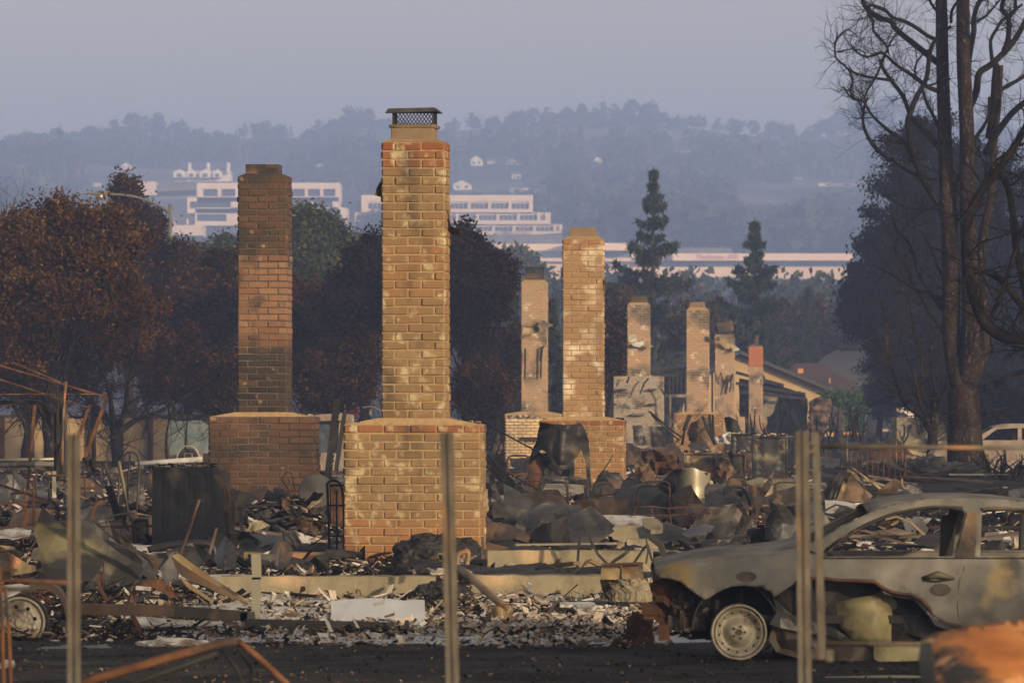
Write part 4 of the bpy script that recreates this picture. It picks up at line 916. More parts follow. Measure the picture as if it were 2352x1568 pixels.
for pts in ([(1651,870),(1655,855),(1661,878)], [(1676,900),(1680,870),(1684,858)], [(1667,905),(1672,880),(1682,860)]): mb.tube([W(x, y, 224.8) for x, y in pts], .035, 5)
mb.build('anchor_rods', m_black, c7)
# 8
c8, cx8, cy8, w8, dp8 = chimney('narrow red-topped brick chimney with a black metal pipe, rightmost', 244, (1721,1752), 796, 960, (1716,1762), 1005, rot=-.12, mats=[m_brick_small, m_mortar], course=.08, bl=.24, sdrop=2)
mb = MB(); brick_block(mb, cx8, cy8-.012, W(0,842,244).z, W(0,797,244).z, w8*1.03, dp8*1.03, -.12, .08, .24); mb.build('red_top', [m_brick_red, m_mortar], c8, tint=True)
mb = MB(); p = W(1736, 796, 244); mb.box(p+Vector((0,.4,.05)), (S(28,244), .6, .12)); mb.tube([p+Vector((-.02,.4,0)), p+Vector((.02,.4,.5))], .15, 12); mb.build('stove_pipe', m_char_metal, c8)
# ------------------------------------------------------------ rubble field
def chips(name, n, fpos, fsize, ftint, m=m_ash):
    P = []; Sz = []; T = []
    while len(P) < n:
        p = fpos()
        if p is None: continue
        P.append(p); Sz.append(fsize(p)); T.append(ftint(p))
    P = np.array(P); Sz = np.array(Sz); T = np.array(T)
    cube = np.array([[-1,-1,-1],[1,-1,-1],[1,1,-1],[-1,1,-1],[-1,-1,1],[1,-1,1],[1,1,1],[-1,1,1]])*.5
    V = cube[None]*Sz[:, None, :]*(1+RNG.uniform(-.35, .35, (n, 8, 1)))
    a = RNG.random(n)*2*pi; b = RNG.normal(size=n)*.4; c = RNG.normal(size=n)*.4
    def rot(V, ang, i, j):
        s, c_ = np.sin(ang)[:, None], np.cos(ang)[:, None]; x = V[:, :, i]*c_-V[:, :, j]*s; y = V[:, :, i]*s+V[:, :, j]*c_; V[:, :, i] = x; V[:, :, j] = y
    rot(V, b, 1, 2); rot(V, c, 0, 2); rot(V, a, 0, 1); V += P[:, None]
    fc = np.array([[0,3,2,1],[4,5,6,7],[0,1,5,4],[1,2,6,5],[2,3,7,6],[3,0,4,7]])
    o = mass(name, V[:, fc].reshape(-1, 3), n*6, m, np.repeat(T, 6)); tag(o, kind='stuff'); return o
def proj(x, y, z): return 1176+F*x/y, HOR-(z-EYE)*F/y
def pos_field():
    y = 44.5+110*random.random()**1.8; x = random.uniform(-.105, .105)*y
    px, py = proj(x, y, 0)
    if px > 1880 and (y > 95 or (y > 60 and random.random() < .75)): return None
    if y > 47 and nz(x*.6, y*.22, 2) < -.28 and random.random() < .85: return None
    return (x, y, gz(x, y)+random.random()**2*.10)
def tint_field(p):
    px, py = proj(*p); r = random.random()
    if 1000 < px < 1520 and py > 1385: return random.choice([random.uniform(.6,1), random.uniform(.6,.95), random.uniform(.3,.6), random.uniform(.0,.3)])
    if 600 < px < 1000 and py > 1395: return random.uniform(.45, 1.) if r < .55 else random.uniform(0, .4)
    w_ = nz(p[0]*.5, p[1]*.18, 6)
    if w_ > .20: return random.uniform(.62, 1.) if r < .7 else random.uniform(.1, .6)
    return random.uniform(.0, .35) if r < .62 else random.uniform(.35, 1.)
def size_field(p):
    s = .010+.07*random.random()**6; s *= (.6 if p[1] < 52 else 1)+.8*min(1, max(0, (p[1]-50)/35)); return (s*random.uniform(.8, 4.5), s*random.uniform(.4, 1.1), s*random.uniform(.06, .45))
chips('rubble', 80000, pos_field, size_field, tint_field)
# brighter broken plaster strewn in the strip before the foundation
def pos_strip():
    px = random.triangular(980, 1540, 1230) if random.random() < .75 else random.uniform(560, 1000); py = random.triangular(1392, 1492, 1440); y = gd(py); x = (px-1176)*y/F
    return (x, y, gz(x, y)+abs(random.gauss(0, .035)))
chips('plaster_fragments', 14000, pos_strip, lambda p: (lambda s: (s*random.uniform(1, 2.4), s*random.uniform(.6, 1.3), s*random.uniform(.15, .6)))(.009+.045*random.random()**4), lambda p: random.choice([random.uniform(.85,1), random.uniform(.8,1), random.uniform(.6,.9), random.uniform(.1,.6)]))
def pos_road():
    y = random.uniform(34, 46); x = random.uniform(-.1, .1)*y; return (x, y, gz(x, y)+.02)
chips('road_grit', 5000, pos_road, lambda p: (lambda s: (s*1.4, s, s*.7))(.004+.016*random.random()**5), lambda p: random.uniform(.1, .75))
# low long mounds of litter that break the flat ground
for i in range(26):
    y = random.uniform(58, 135); x = random.uniform(-.09, .05 if y > 90 else .075)*y; wd = random.uniform(.8, 2.2); h = random.uniform(.12, .34)
    b = Vector((x, y, gz(x, y)-.05)); P = []
    def ph(b=b, wd=wd, h=h):
        a = random.random()*2*pi; r = random.random()**.6; return (b.x+wd*r*cos(a), b.y+wd*.6*r*sin(a), b.z+h*(1-r*r)+random.uniform(-.02, .04))
    o = chips('litter_heap', 520, ph, lambda p: (lambda s: (s*random.uniform(1,2.6), s, s*random.uniform(.1,.6)))(.03+.09*random.random()**2), lambda p: random.uniform(0,.4) if random.random() < .6 else random.uniform(.4,1))
# random crumpled sheets, rods and wire over the field
def rsheet(px, d, w_, h, m, lab, grp, z0=0):
    b = gz((px-1176)*d/F, d)+z0; py = HOR-(b-EYE)*F/d; n = random.randint(5, 8); poly = []
    for i in range(n):
        a = 2*pi*i/n+random.uniform(-.25, .25); r = random.uniform(.55, 1.1); poly.append((px+cos(a)*r*w_*F/d/2, py-h*F/d/2+sin(a)*r*h*F/d/2))
    return sheet('crumpled_sheet', poly, d, m, lab, 'metal sheet', amp=.10, fr=2.5, tilt=(random.uniform(-.3,.3), random.uniform(-.5,-.1)), group=grp, folds=[(random.uniform(-.4,.4), random.uniform(0,3), random.uniform(-.3,.3))], rough=1.5)
gdk = 'crumpled dark sheets scattered over the rubble'; gpl = 'pale crumpled sheets scattered over the rubble'; grs = 'rusty brown sheets scattered over the rubble'
for i in range(84):
    d = 56+85*random.random()**1.3; px = random.uniform(-20, 1860) if i % 5 else random.uniform(1870, 2360)
    if d < 66 and 760 < px < 1130: continue
    k = random.random(); wd = random.uniform(.25, .95); h = random.uniform(.12, .5)
    if k < .5: rsheet(px, d, wd, h, random.choice([m_char_metal, m_grey_metal, m_sootplate]), 'crumpled dark metal sheet lying among the rubble', gdk)
    elif k < .72: rsheet(px, d, wd, h*.7, random.choice([m_galv, m_white, m_conc]), 'pale crumpled sheet lying among the rubble', gpl)
    else: rsheet(px, d, wd, h, random.choice([m_rust, m_brown_metal, m_ochre_metal]), 'rusty brown crumpled sheet lying among the rubble', grs)
grod = 'bent burnt rods sticking out of the rubble'
for i in range(80):
    d = 55+95*random.random()**1.2; px = random.uniform(-10, 2000); x = (px-1176)*d/F
    if d < 66 and 760 < px < 1130: continue
    b = Vector((x, d, gz(x, d))); L = random.uniform(.35, 1.5); a = random.uniform(0, 2*pi); e = random.uniform(.05, 1.0)
    q = b+Vector((cos(a)*cos(e)*L, sin(a)*cos(e)*L*.5, sin(e)*L*.8+.05)); mb = MB(); r = random.uniform(.006, .02); mb.tube(wander(b+Vector((0,0,-.02)), q, 7, random.choice([.02, .12, .25])), r, 6)
    o = mb.build('burnt_rod', random.choice([m_black, m_rust, m_char_metal, m_brown_metal]), None, loc=b, smooth=True); tag(o, 'thin bent burnt rod sticking out of the rubble', 'rod', grod)
gw = 'tangles of burnt wire on the rubble'
for i in range(34):
    d = 50+70*random.random(); px = random.uniform(0, 1950); x = (px-1176)*d/F; b = Vector((x, d, gz(x, d))); mb = MB()
    if d < 66 and 760 < px < 1130: continue
    for _ in range(5):
        s = random.random()*90; R_ = random.uniform(.1, .35); mb.tube([b+Vector((R_*2*nz(s+t*.5, 1), R_*2*nz(s+t*.5, 3), abs(R_*1.6*nz(s+t*.5, 6))+.02)) for t in range(18)], .005, 4)
    o = mb.build('wire_tangle', random.choice([m_black, m_rust]), None, loc=b); tag(o, 'tangle of thin burnt wire lying on the rubble', 'wire', gw)

def uframe(label, x0, x1, yt, yb, d, m=m_black, r=2.6, depth=.42, back=True, group=None):
    """burnt chair frame: bent tube back, seat loop, legs"""
    w_ = x1-x0; b = W((x0+x1)/2, yb, d); root = thing('chair_frame', b, label, 'chair', group); R = S(r, d); q = min(w_*.3, 12)
    P = lambda x, y, dy=0: W(x, y, d)+Vector((0, dy, 0))
    h = yb-yt; ys = yb-h*.45
    mb = MB(); mb.tube([P(x0, yb, .05), P(x0, ys), P(x0+1, yt+q), P(x0+q*.35, yt+q*.3), P(x0+q, yt), P(x1-q, yt), P(x1-q*.35, yt+q*.3), P(x1-1, yt+q), P(x1, ys), P(x1, yb, .05)], R, 8); mb.build('back_frame', m, root, smooth=True)
    mb = MB(); mb.tube([P(x0, ys, 0), P(x0-1, ys+2, -depth), P(x0-1, yb+2, -depth)], R, 8); mb.build('leg', m, root, smooth=True)
    mb = MB(); mb.tube([P(x1, ys, 0), P(x1+1, ys+2, -depth), P(x1+1, yb+2, -depth)], R, 8); mb.build('leg', m, root, smooth=True)
    mb = MB(); mb.tube([P(x0-1, ys+2, -depth), P(x1+1, ys+2, -depth)], R*.8, 6); mb.build('seat_rail', m, root, smooth=True); mb = MB(); mb.tube([P(x0, ys, 0), P(x1, ys, 0)], R*.8, 6); mb.build('seat_rail', m, root, smooth=True)
    return root
# drifts of white ash and dark char: low continuous skins, uncountable
def drifts(name, n, m, ph, hgt, rngy=(50, 125), pxr=(-40, 1900)):
    mb = MB()
    for i in range(n):
        d = rngy[0]+(rngy[1]-rngy[0])*random.random()**1.2; px = random.uniform(*pxr); x = (px-1176)*d/F; w_ = random.uniform(.3, 1.3); k = 18; r_ = 5; b = Vector((x, d, gz(x, d)-.02)); s = random.random()*99; vs = []
        for a_ in range(r_+1):
            for j in range(k):
                an = 2*pi*j/k; rr = w_*(1-a_/r_)*(1+.5*nz(s+cos(an)*1.4, sin(an)*1.4)); q = 1-a_/r_
                vs.append(b+Vector((cos(an)*rr, sin(an)*rr*.8, hgt*(1-q*q)*(1+.9*nz(s+cos(an)*3*q, sin(an)*3*q, 4)))))
        mb.add(vs, [(a_*k+j, a_*k+(j+1)%k, (a_+1)*k+(j+1)%k, (a_+1)*k+j) for a_ in range(r_) for j in range(k)])
    o = mb.build(name, m); tag(o, kind='stuff')
drifts('ash_drifts', 60, m_white, 0, .07)
drifts('char_drifts', 150, m_black, 0, .15, (56, 150))
drifts('pale_ash_strip', 60, m_board, 0, .05, (44.4, 50.5), (560, 1540))
# boards, lengths of pipe and bed springs lying in the field
gbd = 'burnt boards lying flat in the rubble'
for i in range(120):
    d = 50+95*random.random()**1.2; px = random.uniform(-30, 1900) if i % 4 else random.uniform(1890, 2380); x = (px-1176)*d/F
    if (d < 66 and 740 < px < 1140) or (d < 60 and px < 740): continue
    b = Vector((x, d, gz(x, d)+random.uniform(.03, .28))); L = random.uniform(.5, 2.2); a = random.gauss(0, .5); t = random.gauss(0, .14)
    mb = MB(); v = Vector((cos(a)*L/2, sin(a)*L/2, t*L/2)); mb.bar(b-v, b+v, random.uniform(.04, .14), random.uniform(.015, .05))
    o = mb.build('burnt_board', random.choice([m_black, m_black, m_char_metal, m_brown_metal, m_rust, m_grey_metal, m_conc]), None, loc=b); tag(o, 'burnt board lying nearly flat in the rubble', 'board', gbd)
gsp = 'rusty bed-spring grids in the rubble'
for i in range(16):
    d = random.uniform(66, 115); px = random.uniform(-20, 760) if i % 2 else random.uniform(1120, 1880); x = (px-1176)*d/F; b = Vector((x, d, gz(x, d)+.1)); mb = MB(); w_ = random.uniform(.5, .9); h = random.uniform(.25, .5); s = random.random()*50
    P = lambda u, v: b+Vector((u*w_+.05*nz(s+u*3, v*3), v*.25+.08*nz(s+u*2, v*2, 5), v*h+.06*nz(s+u*3, v*3, 9)))
    for k in range(9): mb.tube([P(-1+k/4, v) for v in np.linspace(0, 1, 6)], .008, 4)
    for k in range(5): mb.tube([P(u, k/4) for u in np.linspace(-1, 1, 9)], .008, 4)
    o = mb.build('spring_grid', m_rust if i % 3 else m_black, None, loc=b); tag(o, 'rusty sagging bed-spring grid in the rubble', 'bed spring', gsp)
# larger dark twisted pieces heaped around the chimneys
gtw = 'large dark twisted sheets heaped round the chimneys'
for i in range(46):
    d = random.uniform(66, 112); px = random.uniform(1130, 1850) if i % 3 else random.uniform(0, 740)
    rsheet(px, d, random.uniform(.5, 1.3), random.uniform(.35, .8), random.choice([m_char_metal, m_sootplate, m_grey_metal, m_brown_metal]), 'large dark twisted sheet heaped near the chimneys', gtw)
for i in range(12):
    px = random.uniform(1140, 1840) if i % 2 else random.uniform(20, 740); d = random.uniform(74, 104); yb = HOR+F*EYE/d; k = F/d*.45
    uframe('dark bent chair frame half buried in the rubble', px, px+k*random.uniform(.7, 1), yb-k*random.uniform(1.2, 1.9), yb, d, random.choice([m_black, m_rust, m_char_metal]), 1.8, .35, group='dark bent chair frames half buried in the rubble')

# ------------------------------------------------------------ foundations
def fnd(name, x0, x1, y0, y1, d, dep, label, m=m_conc, rgh=.012):
    mb = MB(); a = W(x0, y1, d); b = W(x1, y0, d); n = max(2, int((b.x-a.x)/.12)); top = []; z0 = min(a.z, -.03)
    for j, (yy, zz) in enumerate(((d, 1), (d+dep, 1))): top.append([Vector((a.x+(b.x-a.x)*i/n, yy+random.uniform(-1,1)*rgh, b.z+random.uniform(-1,.3)*rgh)) for i in range(n+1)])
    bot = [Vector((a.x+(b.x-a.x)*i/n, d+random.uniform(-1,1)*rgh*.4, z0)) for i in range(n+1)]; bk = [Vector((v.x, d+dep, z0)) for v in bot]
    rows = [bot, top[0], top[1], bk]; vs = [v for r in rows for v in r]; k = n+1; fs = []
    for r in range(3): fs += [(r*k+i, r*k+i+1, (r+1)*k+i+1, (r+1)*k+i) for i in range(n)]
    fs += [(0, k, 2*k, 3*k), (k-1, 4*k-1, 3*k-1, 2*k-1)]
    mb.add(vs, fs); o = mb.build(name, m, None, loc=Vector(((a.x+b.x)/2, d, z0))); return tag(o, label, 'foundation')
fnd('foundation_wall', 505, 1000, 1322, 1388, 53, .35, 'low concrete foundation wall in front of the tallest chimney, left stretch')
fnd('foundation_wall', 1085, 1392, 1320, 1386, 53, .35, 'low concrete foundation wall right of the middle fence post')
fnd('foundation_wall', 1120, 1500, 1263, 1322, 60.5, .3, 'second concrete foundation ledge behind the perforated black box')
fnd('foundation_wall', 560, 792, 1268, 1310, 64.5, .3, 'orange foundation edge left of the tallest chimney', m_ochre_metal)
fnd('foundation_step', 1300, 1478, 1206, 1262, 71, 1.5, 'broken concrete step covered with white ash')
fnd('foundation_step', 1440, 1512, 1238, 1262, 66, .4, 'short concrete block end below the ash-covered step')
fnd('foundation_wall', 1495, 1700, 1328, 1390, 52, .3, 'foundation wall stretch hidden behind the burnt car bonnet')
fnd('foundation_step', 1740, 1850, 1100, 1150, 96, 1, 'sunlit concrete slab edge behind the middle posts')
fnd('concrete_ledge', 2060, 2180, 958, 990, 190, 3, 'distant pale concrete slab heap beside the slender burnt tree')

# ------------------------------------------------------------ chimney-foot mound (charred stuffing)
def lump(name, label, cat, px, py, d, w_, h, dp, m, fr=6, amp=.25, n=40, seed=0, parent=None, flat=True):
    b = W(px, py, d); mb = MB(); vs = []; k = n; r_ = n//2
    for i in range(r_+1):
        th = pi/2*i/r_
        for j in range(k):
            a = 2*pi*j/k; u = Vector((cos(a)*cos(th), sin(a)*cos(th), sin(th)))
            s = 1+amp*(noise.noise(u*fr*.5+Vector((seed,0,0)))*1.2+noise.noise(u*fr*1.9+Vector((seed,3,0)))*.6)
            vs.append(b+Vector((u.x*w_/2*s, u.y*dp/2*s, u.z**.75*h*s-(.06 if i == 0 else 0))))
    fs = [(i*k+j, i*k+(j+1)%k, (i+1)*k+(j+1)%k, (i+1)*k+j) for i in range(r_) for j in range(k)]
    mb.add(vs, fs); o = mb.build(name, m, parent, loc=None if parent else b, smooth=not flat)
    if label: tag(o, label, cat)
    return o
lump('charred_mound', 'black charred cushion mound against the foot of the tallest chimney', 'mound', 1010, 1306, 63.6, 1.12, .36, .9, m_black, 5, .16, 90, 3)
lump('ash_clump', 'fluffy tan ash clump in front of the charred mound', 'ash heap', 1035, 1312, 62.4, .55, .2, .4, m_ochre_metal, 6, .2, 70, 8)
lump('charred_mound', 'dark melted heap slumped over the foundation wall beside the middle post', 'mound', 1010, 1398, 52.4, .65, .24, .5, m_black, 5, .18, 80, 11)
lump('insulation_heap', 'black and grey heap of charred panels and insulation below the left chimney', 'heap', 655, 1245, 74, 1.0, .62, 1.2, m_char_metal, 5, .25, 80, 21)
lump('tan_mound', 'low pile of broken plaster before the foundation wall', 'heap', 1210, 1432, 49.5, 1.3, .14, 1.0, m_dirt, 5, .25, 80, 31)
for (px, py, d, w_, h, n_, nm) in ((655,1245,72.8,.9,.55,160,'heap'), (1035,1318,62,.5,.15,90,'')):
    b = W(px, py, d)
    chips('heap_litter', n_, lambda: (b.x+random.uniform(-.5,.5)*w_, b.y+random.uniform(-.2,.2), b.z+random.random()**1.3*h), lambda p: (lambda s: (s*2.2, s, s*.25))(.03+.09*random.random()**2), lambda p: random.choice([random.uniform(.0,.3), random.uniform(.7,1.)]))

# ------------------------------------------------------------ generic builders
def SH(name, poly, label, cat, m, d=None, **k):
    return sheet(name, poly, d or gd(max(p[1] for p in poly)), m, label, cat, **k)
def rod(name, pts, r, d, m, label, cat, dz=0, n=8, smooth=True, parent=None, d2=None):
    d2 = d if d2 is None else d2; k = len(pts); P = [W(p[0], p[1], d+(d2-d)*i/max(1, k-1)) for i, p in enumerate(pts)]
    mb = MB(); mb.tube(P, S(r, d), n); o = mb.build(name, m, parent, loc=None if parent else P[-1], smooth=smooth)
    return tag(o, label, cat) if label else o
def smoothpts(pts, n=5):
    R = []; k = len(pts)
    for j in range(k-1):
        p0 = Vector(pts[max(0, j-1)]); p1 = Vector(pts[j]); p2 = Vector(pts[j+1]); p3 = Vector(pts[min(k-1, j+2)])
        for i in range(n):
            t = i/n; q = .5*((2*p1)+(p2-p0)*t+(2*p0-5*p1+4*p2-p3)*t*t+(3*p1-p0-3*p2+p3)*t**3); R.append((q.x, q.y))
    R.append(tuple(pts[-1])); return R
def beam(name, p, q, w_, h, d, m, label, cat, d2=None, parent=None):
    a = W(*p, d); b = W(*q, d2 or d); mb = MB(); mb.bar(a, b, S(w_, d), S(h, d)); o = mb.build(name, m, parent, loc=None if parent else (a+b)/2)
    return tag(o, label, cat) if label else o
def cabinet(label, x0, x1, y0, y1, d, dep, m, door=m_sootplate, rot=0, name='appliance', cat='appliance', open_=False, ash=True, hole=None):
    zc = W(0, y1, d).z; zt = W(0, y0, d).z; cx = W((x0+x1)/2, 0, d).x; w_ = S(x1-x0, d); root = thing(name, (cx, d, zc), label, cat)
    R = Matrix.Rotation(rot, 3, 'Z'); P = lambda a, b, z: R@Vector((a, b, 0))+Vector((cx, d+dep/2, z)); h = zt-zc; t = .03
    mb = MB()
    for a, b, c_, e in ((-w_/2+t/2, 0, t, dep), (w_/2-t/2, 0, t, dep), (0, dep/2-t/2, w_-2*t, t)): mb.box(P(a, b, zc+h/2), (c_, e, h), R, bev=.008)
    mb.box(P(0, 0, zt-t/2+.004), (w_*.995, dep*.995, t), R, bev=.008); mb.box(P(0, 0, zc+t), (w_-2*t, dep-t, t), R)
    mb.build('casing', m, root)
    if not open_:
        g = MB(); panel_mesh(g, [(-w_/2+.045, .04), (w_/2-.045, .04), (w_/2-.045, h-.045), (-w_/2+.045, h-.045)], [hole] if hole else [], w_/9, lambda x, y: P(x, -dep/2+.004+.02*nz(x*5+cx, y*5, 3)+.012*(abs(abs(x)-w_*.3) < .03), zc+y)); g.build('door', door, root, solid=.01)
    if ash:
        rb = MB()
        for _ in range(60):
            s_ = random.uniform(.015, .05); rb.box(P(random.uniform(-.48,.48)*w_, random.uniform(-.48,.3)*dep, zt+random.random()**2*.05+.01), (s_*2.2, s_, s_*.5), Matrix.Rotation(random.random()*3, 3, 'Z')@Matrix.Rotation(random.uniform(-.5,.5), 3, 'X'), t=random.choice([random.uniform(.5,1), random.uniform(0,.3)]), bev=.003)
        o = rb.build('ash_litter', m_ash, root, tint=True); o['kind'] = 'stuff'
    return root

# ------------------------------------------------------------ centre and right midfield
# hooded black furnace sheet in front of the golden chimney
fr_ = thing('furnace_shell', W(1285, 1135, 91), 'black hood-shaped furnace shell with a hanging tongue before the golden chimney', 'furnace')
def fpt(x, y): return (1750+x/2.613)/1.633, (1500+y/2.613)/1.633
FP = lambda *a: [fpt(x, y) for x, y in a]
hood = FP((722,215),(800,228),(900,240),(1000,245),(1060,238),(1117,224),(1150,270),(1180,340),(1202,410),(1205,500),(1215,700),(1222,860),(1195,865),(1185,760),(1175,640),(1160,560),(1130,475),(1095,540),(1060,600),(1040,650),(990,680),(930,682),(870,650),(835,600),(800,540),(770,500),(735,488),(690,510),(655,560),(640,640),(640,860),(612,870),(612,700),(625,560),(650,480),(690,400),(705,300))
sheet('hood', hood, 91, m_sootplate, parent=fr_, amp=.07, fr=2.2, curve=.35, st=4, thick=.012, folds=[(0, 0, .12)])
sheet('back_panel', FP((640,520),(1058,520),(1058,745),(1060,860),(640,870)), 91.8, m_black, parent=fr_, amp=.05, thick=.01)
sheet('side_panel', FP((612,640),(700,560),(735,600),(735,870),(612,880)), 91.35, m_rust, parent=fr_, amp=.06, thick=.01)
cab = thing('oven_frame', W(1290, 1175, 86), 'overturned open oven frame full of ash below the black furnace shell', 'oven')
for nm, pl in (('casing', FP((755,742),(1210,757),(1212,775),(758,762))), ('casing_side', FP((755,742),(772,760),(728,900),(705,900))), ('casing_side', FP((1195,765),(1212,765),(1200,1010),(1130,1010)))): sheet(nm, pl, 86, m_grey_metal, parent=cab, amp=.02, thick=.02)
sheet('inner_liner', FP((790,790),(1150,800),(1150,900),(1000,940),(720,930)), 86.5, m_galv, parent=cab, amp=.06, thick=.01, tilt=(0,-.3))
sheet('inner_plate', FP((780,765),(1190,780),(1180,830),(785,815)), 86.3, m_grey_metal, parent=cab, amp=.03, thick=.01)
uframe('bent tube chair frame standing in front of the overturned oven frame', 1236, 1304, 1107, 1175, 84.5, m_char_metal, 3, .35)
uframe('rusty tube chair frame left of the overturned oven frame', 1196, 1244, 1102, 1172, 86, m_rust, 2.6, .3)
uframe('rusty bed frame end left of the black furnace shell', 1164, 1218, 1046, 1120, 98, m_rust, 2.6, .3)
uframe('tube chair frame in front of the tent-shaped panel', 1365, 1410, 1108, 1160, 85.5, m_char_metal, 2.6, .3)
tp = thing('bent_sheet_metal', W(1400, 1165, 87), 'tent-shaped bent grey panel right of the oven frame', 'metal panel')
sheet('front_face', FP((1355,690),(1420,900),(1230,1000),(1200,960)), 87, m_grey_metal, parent=tp, amp=.04, tilt=(0,-.3), thick=.012)
sheet('side_face', FP((1352,690),(1700,880),(1660,930),(1500,990),(1240,1000),(1320,900)), 87.2, m_brown_metal, parent=tp, amp=.08, tilt=(.3,-.3), thick=.012)
sheet('top_edge', FP((1340,695),(1370,690),(1700,880),(1690,910),(1370,740)), 86.9, m_grey_metal, parent=tp, amp=.02, thick=.02)
rod('burnt_rod', FP((1430,540),(1400,600),(1345,680),(1300,760)), 1.6, 86.8, m_char_metal, 'thin twisted rod rising beside the tent-shaped panel', 'rod')
SH('curled_gutter', FP((228,680),(262,645),(330,670),(480,800),(610,905),(560,915),(430,860),(300,780),(250,720)), 'olive curled gutter strip right of the tallest chimney', 'gutter', m_olive, 78, amp=.05, curve=.1, thick=.012)
SH('torn_scrap', FP((215,690),(262,740),(310,910),(370,1000),(330,1005),(250,960),(225,850)), 'narrow torn dark panel beside the right edge of the tallest chimney', 'metal panel', m_olive, 77, amp=.08)
SH('embossed_scrap', FP((358,815),(520,900),(700,1030),(700,1080),(640,1130),(440,1140),(375,1080)), 'dark embossed door panel leaning right of the tallest chimney', 'metal panel', m_grey_metal, 76, amp=.04, tilt=(.1,-.25))
SH('embossed_scrap', FP((475,1130),(660,1130),(600,1420),(480,1460),(440,1400)), 'streaked rusty panel standing below the embossed one', 'metal panel', m_brown_metal, 72.5, amp=.05)
SH('torn_scrap', FP((275,990),(380,1090),(560,1180),(490,1195),(290,1215),(240,1100)), 'dark folded plate jutting right of the tallest chimney', 'metal panel', m_char_metal, 72, amp=.06, tilt=(.2,-.1))
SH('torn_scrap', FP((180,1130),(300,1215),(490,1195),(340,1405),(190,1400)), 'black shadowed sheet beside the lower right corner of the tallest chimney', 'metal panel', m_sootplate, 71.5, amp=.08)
SH('torn_scrap', FP((195,1395),(415,1450),(410,1568),(400,1640),(100,1650),(180,1500)), 'dull violet-brown triangular sheet at the lower right of the tallest chimney', 'metal panel', m_brown_metal, 62.3, amp=.05, tilt=(0,-.2))
SH('cream_fragment', FP((165,870),(205,870),(215,1080),(190,1110),(172,1000)), 'strip of tan render hanging off the right edge of the tallest chimney', 'render strip', m_mortar, 65.6, amp=.02, thick=.03)
beam('steel_post', (1108,1232), (1110,1318), 6, 6, 62, m_grey_metal, 'short upright steel post at the right foot of the tallest chimney', 'post')
SH('box_front', FP((730,1185),(950,1310),(955,1470),(640,1470),(655,1380)), 'brown burnt box front leaning behind the perforated black box', 'metal panel', m_brown_metal, 68, amp=.03, tilt=(.15,-.2), thick=.02)
rod('down_pipe', FP((975,1085),(900,1200),(850,1260)), 9, 70, m_grey_metal, 'thick grey pipe end with a hole leaning left of the ash step', 'pipe')
bx = thing('stereo_case', W(1262, 1316, 61.5), 'black perforated metal case tilted behind the foundation wall', 'metal case')
def gpt(x, y): return (1700+x/2.795)/1.633, (2000+y/2.795)/1.633
GP = lambda *a: [gpt(x, y) for x, y in a]
holes = []
for i in range(13): 
    x = 950+i*19; y = 298+i*4.4; holes.append([gpt(x, y), gpt(x+8, y+2), gpt(x+8, y+9), gpt(x, y+7)])
for r_ in range(3):
    for i in range(6): x = 990+i*13; y = 215+r_*24+i*3; holes.append([gpt(x, y), gpt(x+7, y+1), gpt(x+7, y+6), gpt(x, y+5)])
sheet('front_panel', GP((822,120),(1160,190),(1250,225),(1210,400),(1200,395),(790,290)), 61.5, m_char_metal, parent=bx, amp=.01, st=3, thick=.006, holes=holes, tilt=(0,-.1))
sheet('side_panel', GP((1250,225),(1280,330),(1278,405),(1210,405)), 61.55, m_brown_metal, parent=bx, amp=.01, thick=.01); sheet('base_panel', GP((790,290),(1200,395),(1200,408),(860,380),(800,340)), 61.6, m_black, parent=bx, amp=.01, thick=.01); sheet('inner_plate', GP((830,130),(1240,235),(1200,385),(800,285)), 61.75, m_black, parent=bx, amp=.01, thick=.01)
br = thing('strap_frame', W(1340, 1320, 60), 'black upright bent steel straps right of the perforated case', 'steel frame')
for pts in (GP((1345,-40),(1320,100),(1300,350)), GP((1410,-40),(1440,80),(1520,220),(1610,315)), GP((1300,345),(1330,370),(1290,385))): rod('strap', pts, 4.5, 60, m_black, None, None, parent=br, smooth=False, n=4)
rod('bent_tube', smoothpts(GP((1370,370),(1385,320),(1420,290),(1480,310),(1560,350))), 5, 59, m_ochre_metal, 'tan bent tube elbow behind the right foundation wall', 'pipe')
# rusted box heaped with fluff
ab = thing('rusted_box', W(1440, 1400, 51.4), 'rusty tan box heaped with ash fluff at the end of the foundation wall', 'metal box')
sheet('front_panel', GP((1560,325),(1760,325),(1762,480),(1540,485)), 51.4, m_ochre_metal, parent=ab, amp=.02, thick=.02); sheet('front_panel', GP((1770,318),(1985,310),(1990,420),(2000,500),(1770,480)), 51.35, m_ochre_metal, parent=ab, amp=.03, thick=.02)
sheet('lower_panel', GP((1540,485),(1780,480),(2040,470),(2100,700),(1980,760),(1620,770),(1570,600)), 51.5, m_brown_metal, parent=ab, amp=.05, thick=.02); sheet('top_rim', GP((1550,315),(1990,300),(1995,322),(1552,332)), 51.3, m_rust, parent=ab, amp=.01, thick=.03)
o = lump('ash_fluff', None, None, 1455, 1372, 51.25, .4, .16, .2, m_conc, 6, .25, 70, 5, parent=ab)
rod('drain_pipe', GP((60,365),(180,450),(340,600),(460,700),(590,810)), 9, 50.2, m_ochre_metal, 'long tan drain pipe slanting over the rubble right of the middle post', 'pipe', d2=48.8)
rod('hooked_pipe', smoothpts(GP((40,330),(50,230),(100,200),(150,190),(155,260),(145,300),(145,325))), 6.5, 52.2, m_ochre_metal, 'short hooked tan pipe with a flange beside the middle post', 'pipe')
rod('steel_angle', GP((1130,670),(1050,760),(950,890)), 4, 48.6, m_grey_metal, 'grey steel angle lying aslant in the plaster rubble', 'steel angle', n=4, smooth=False)
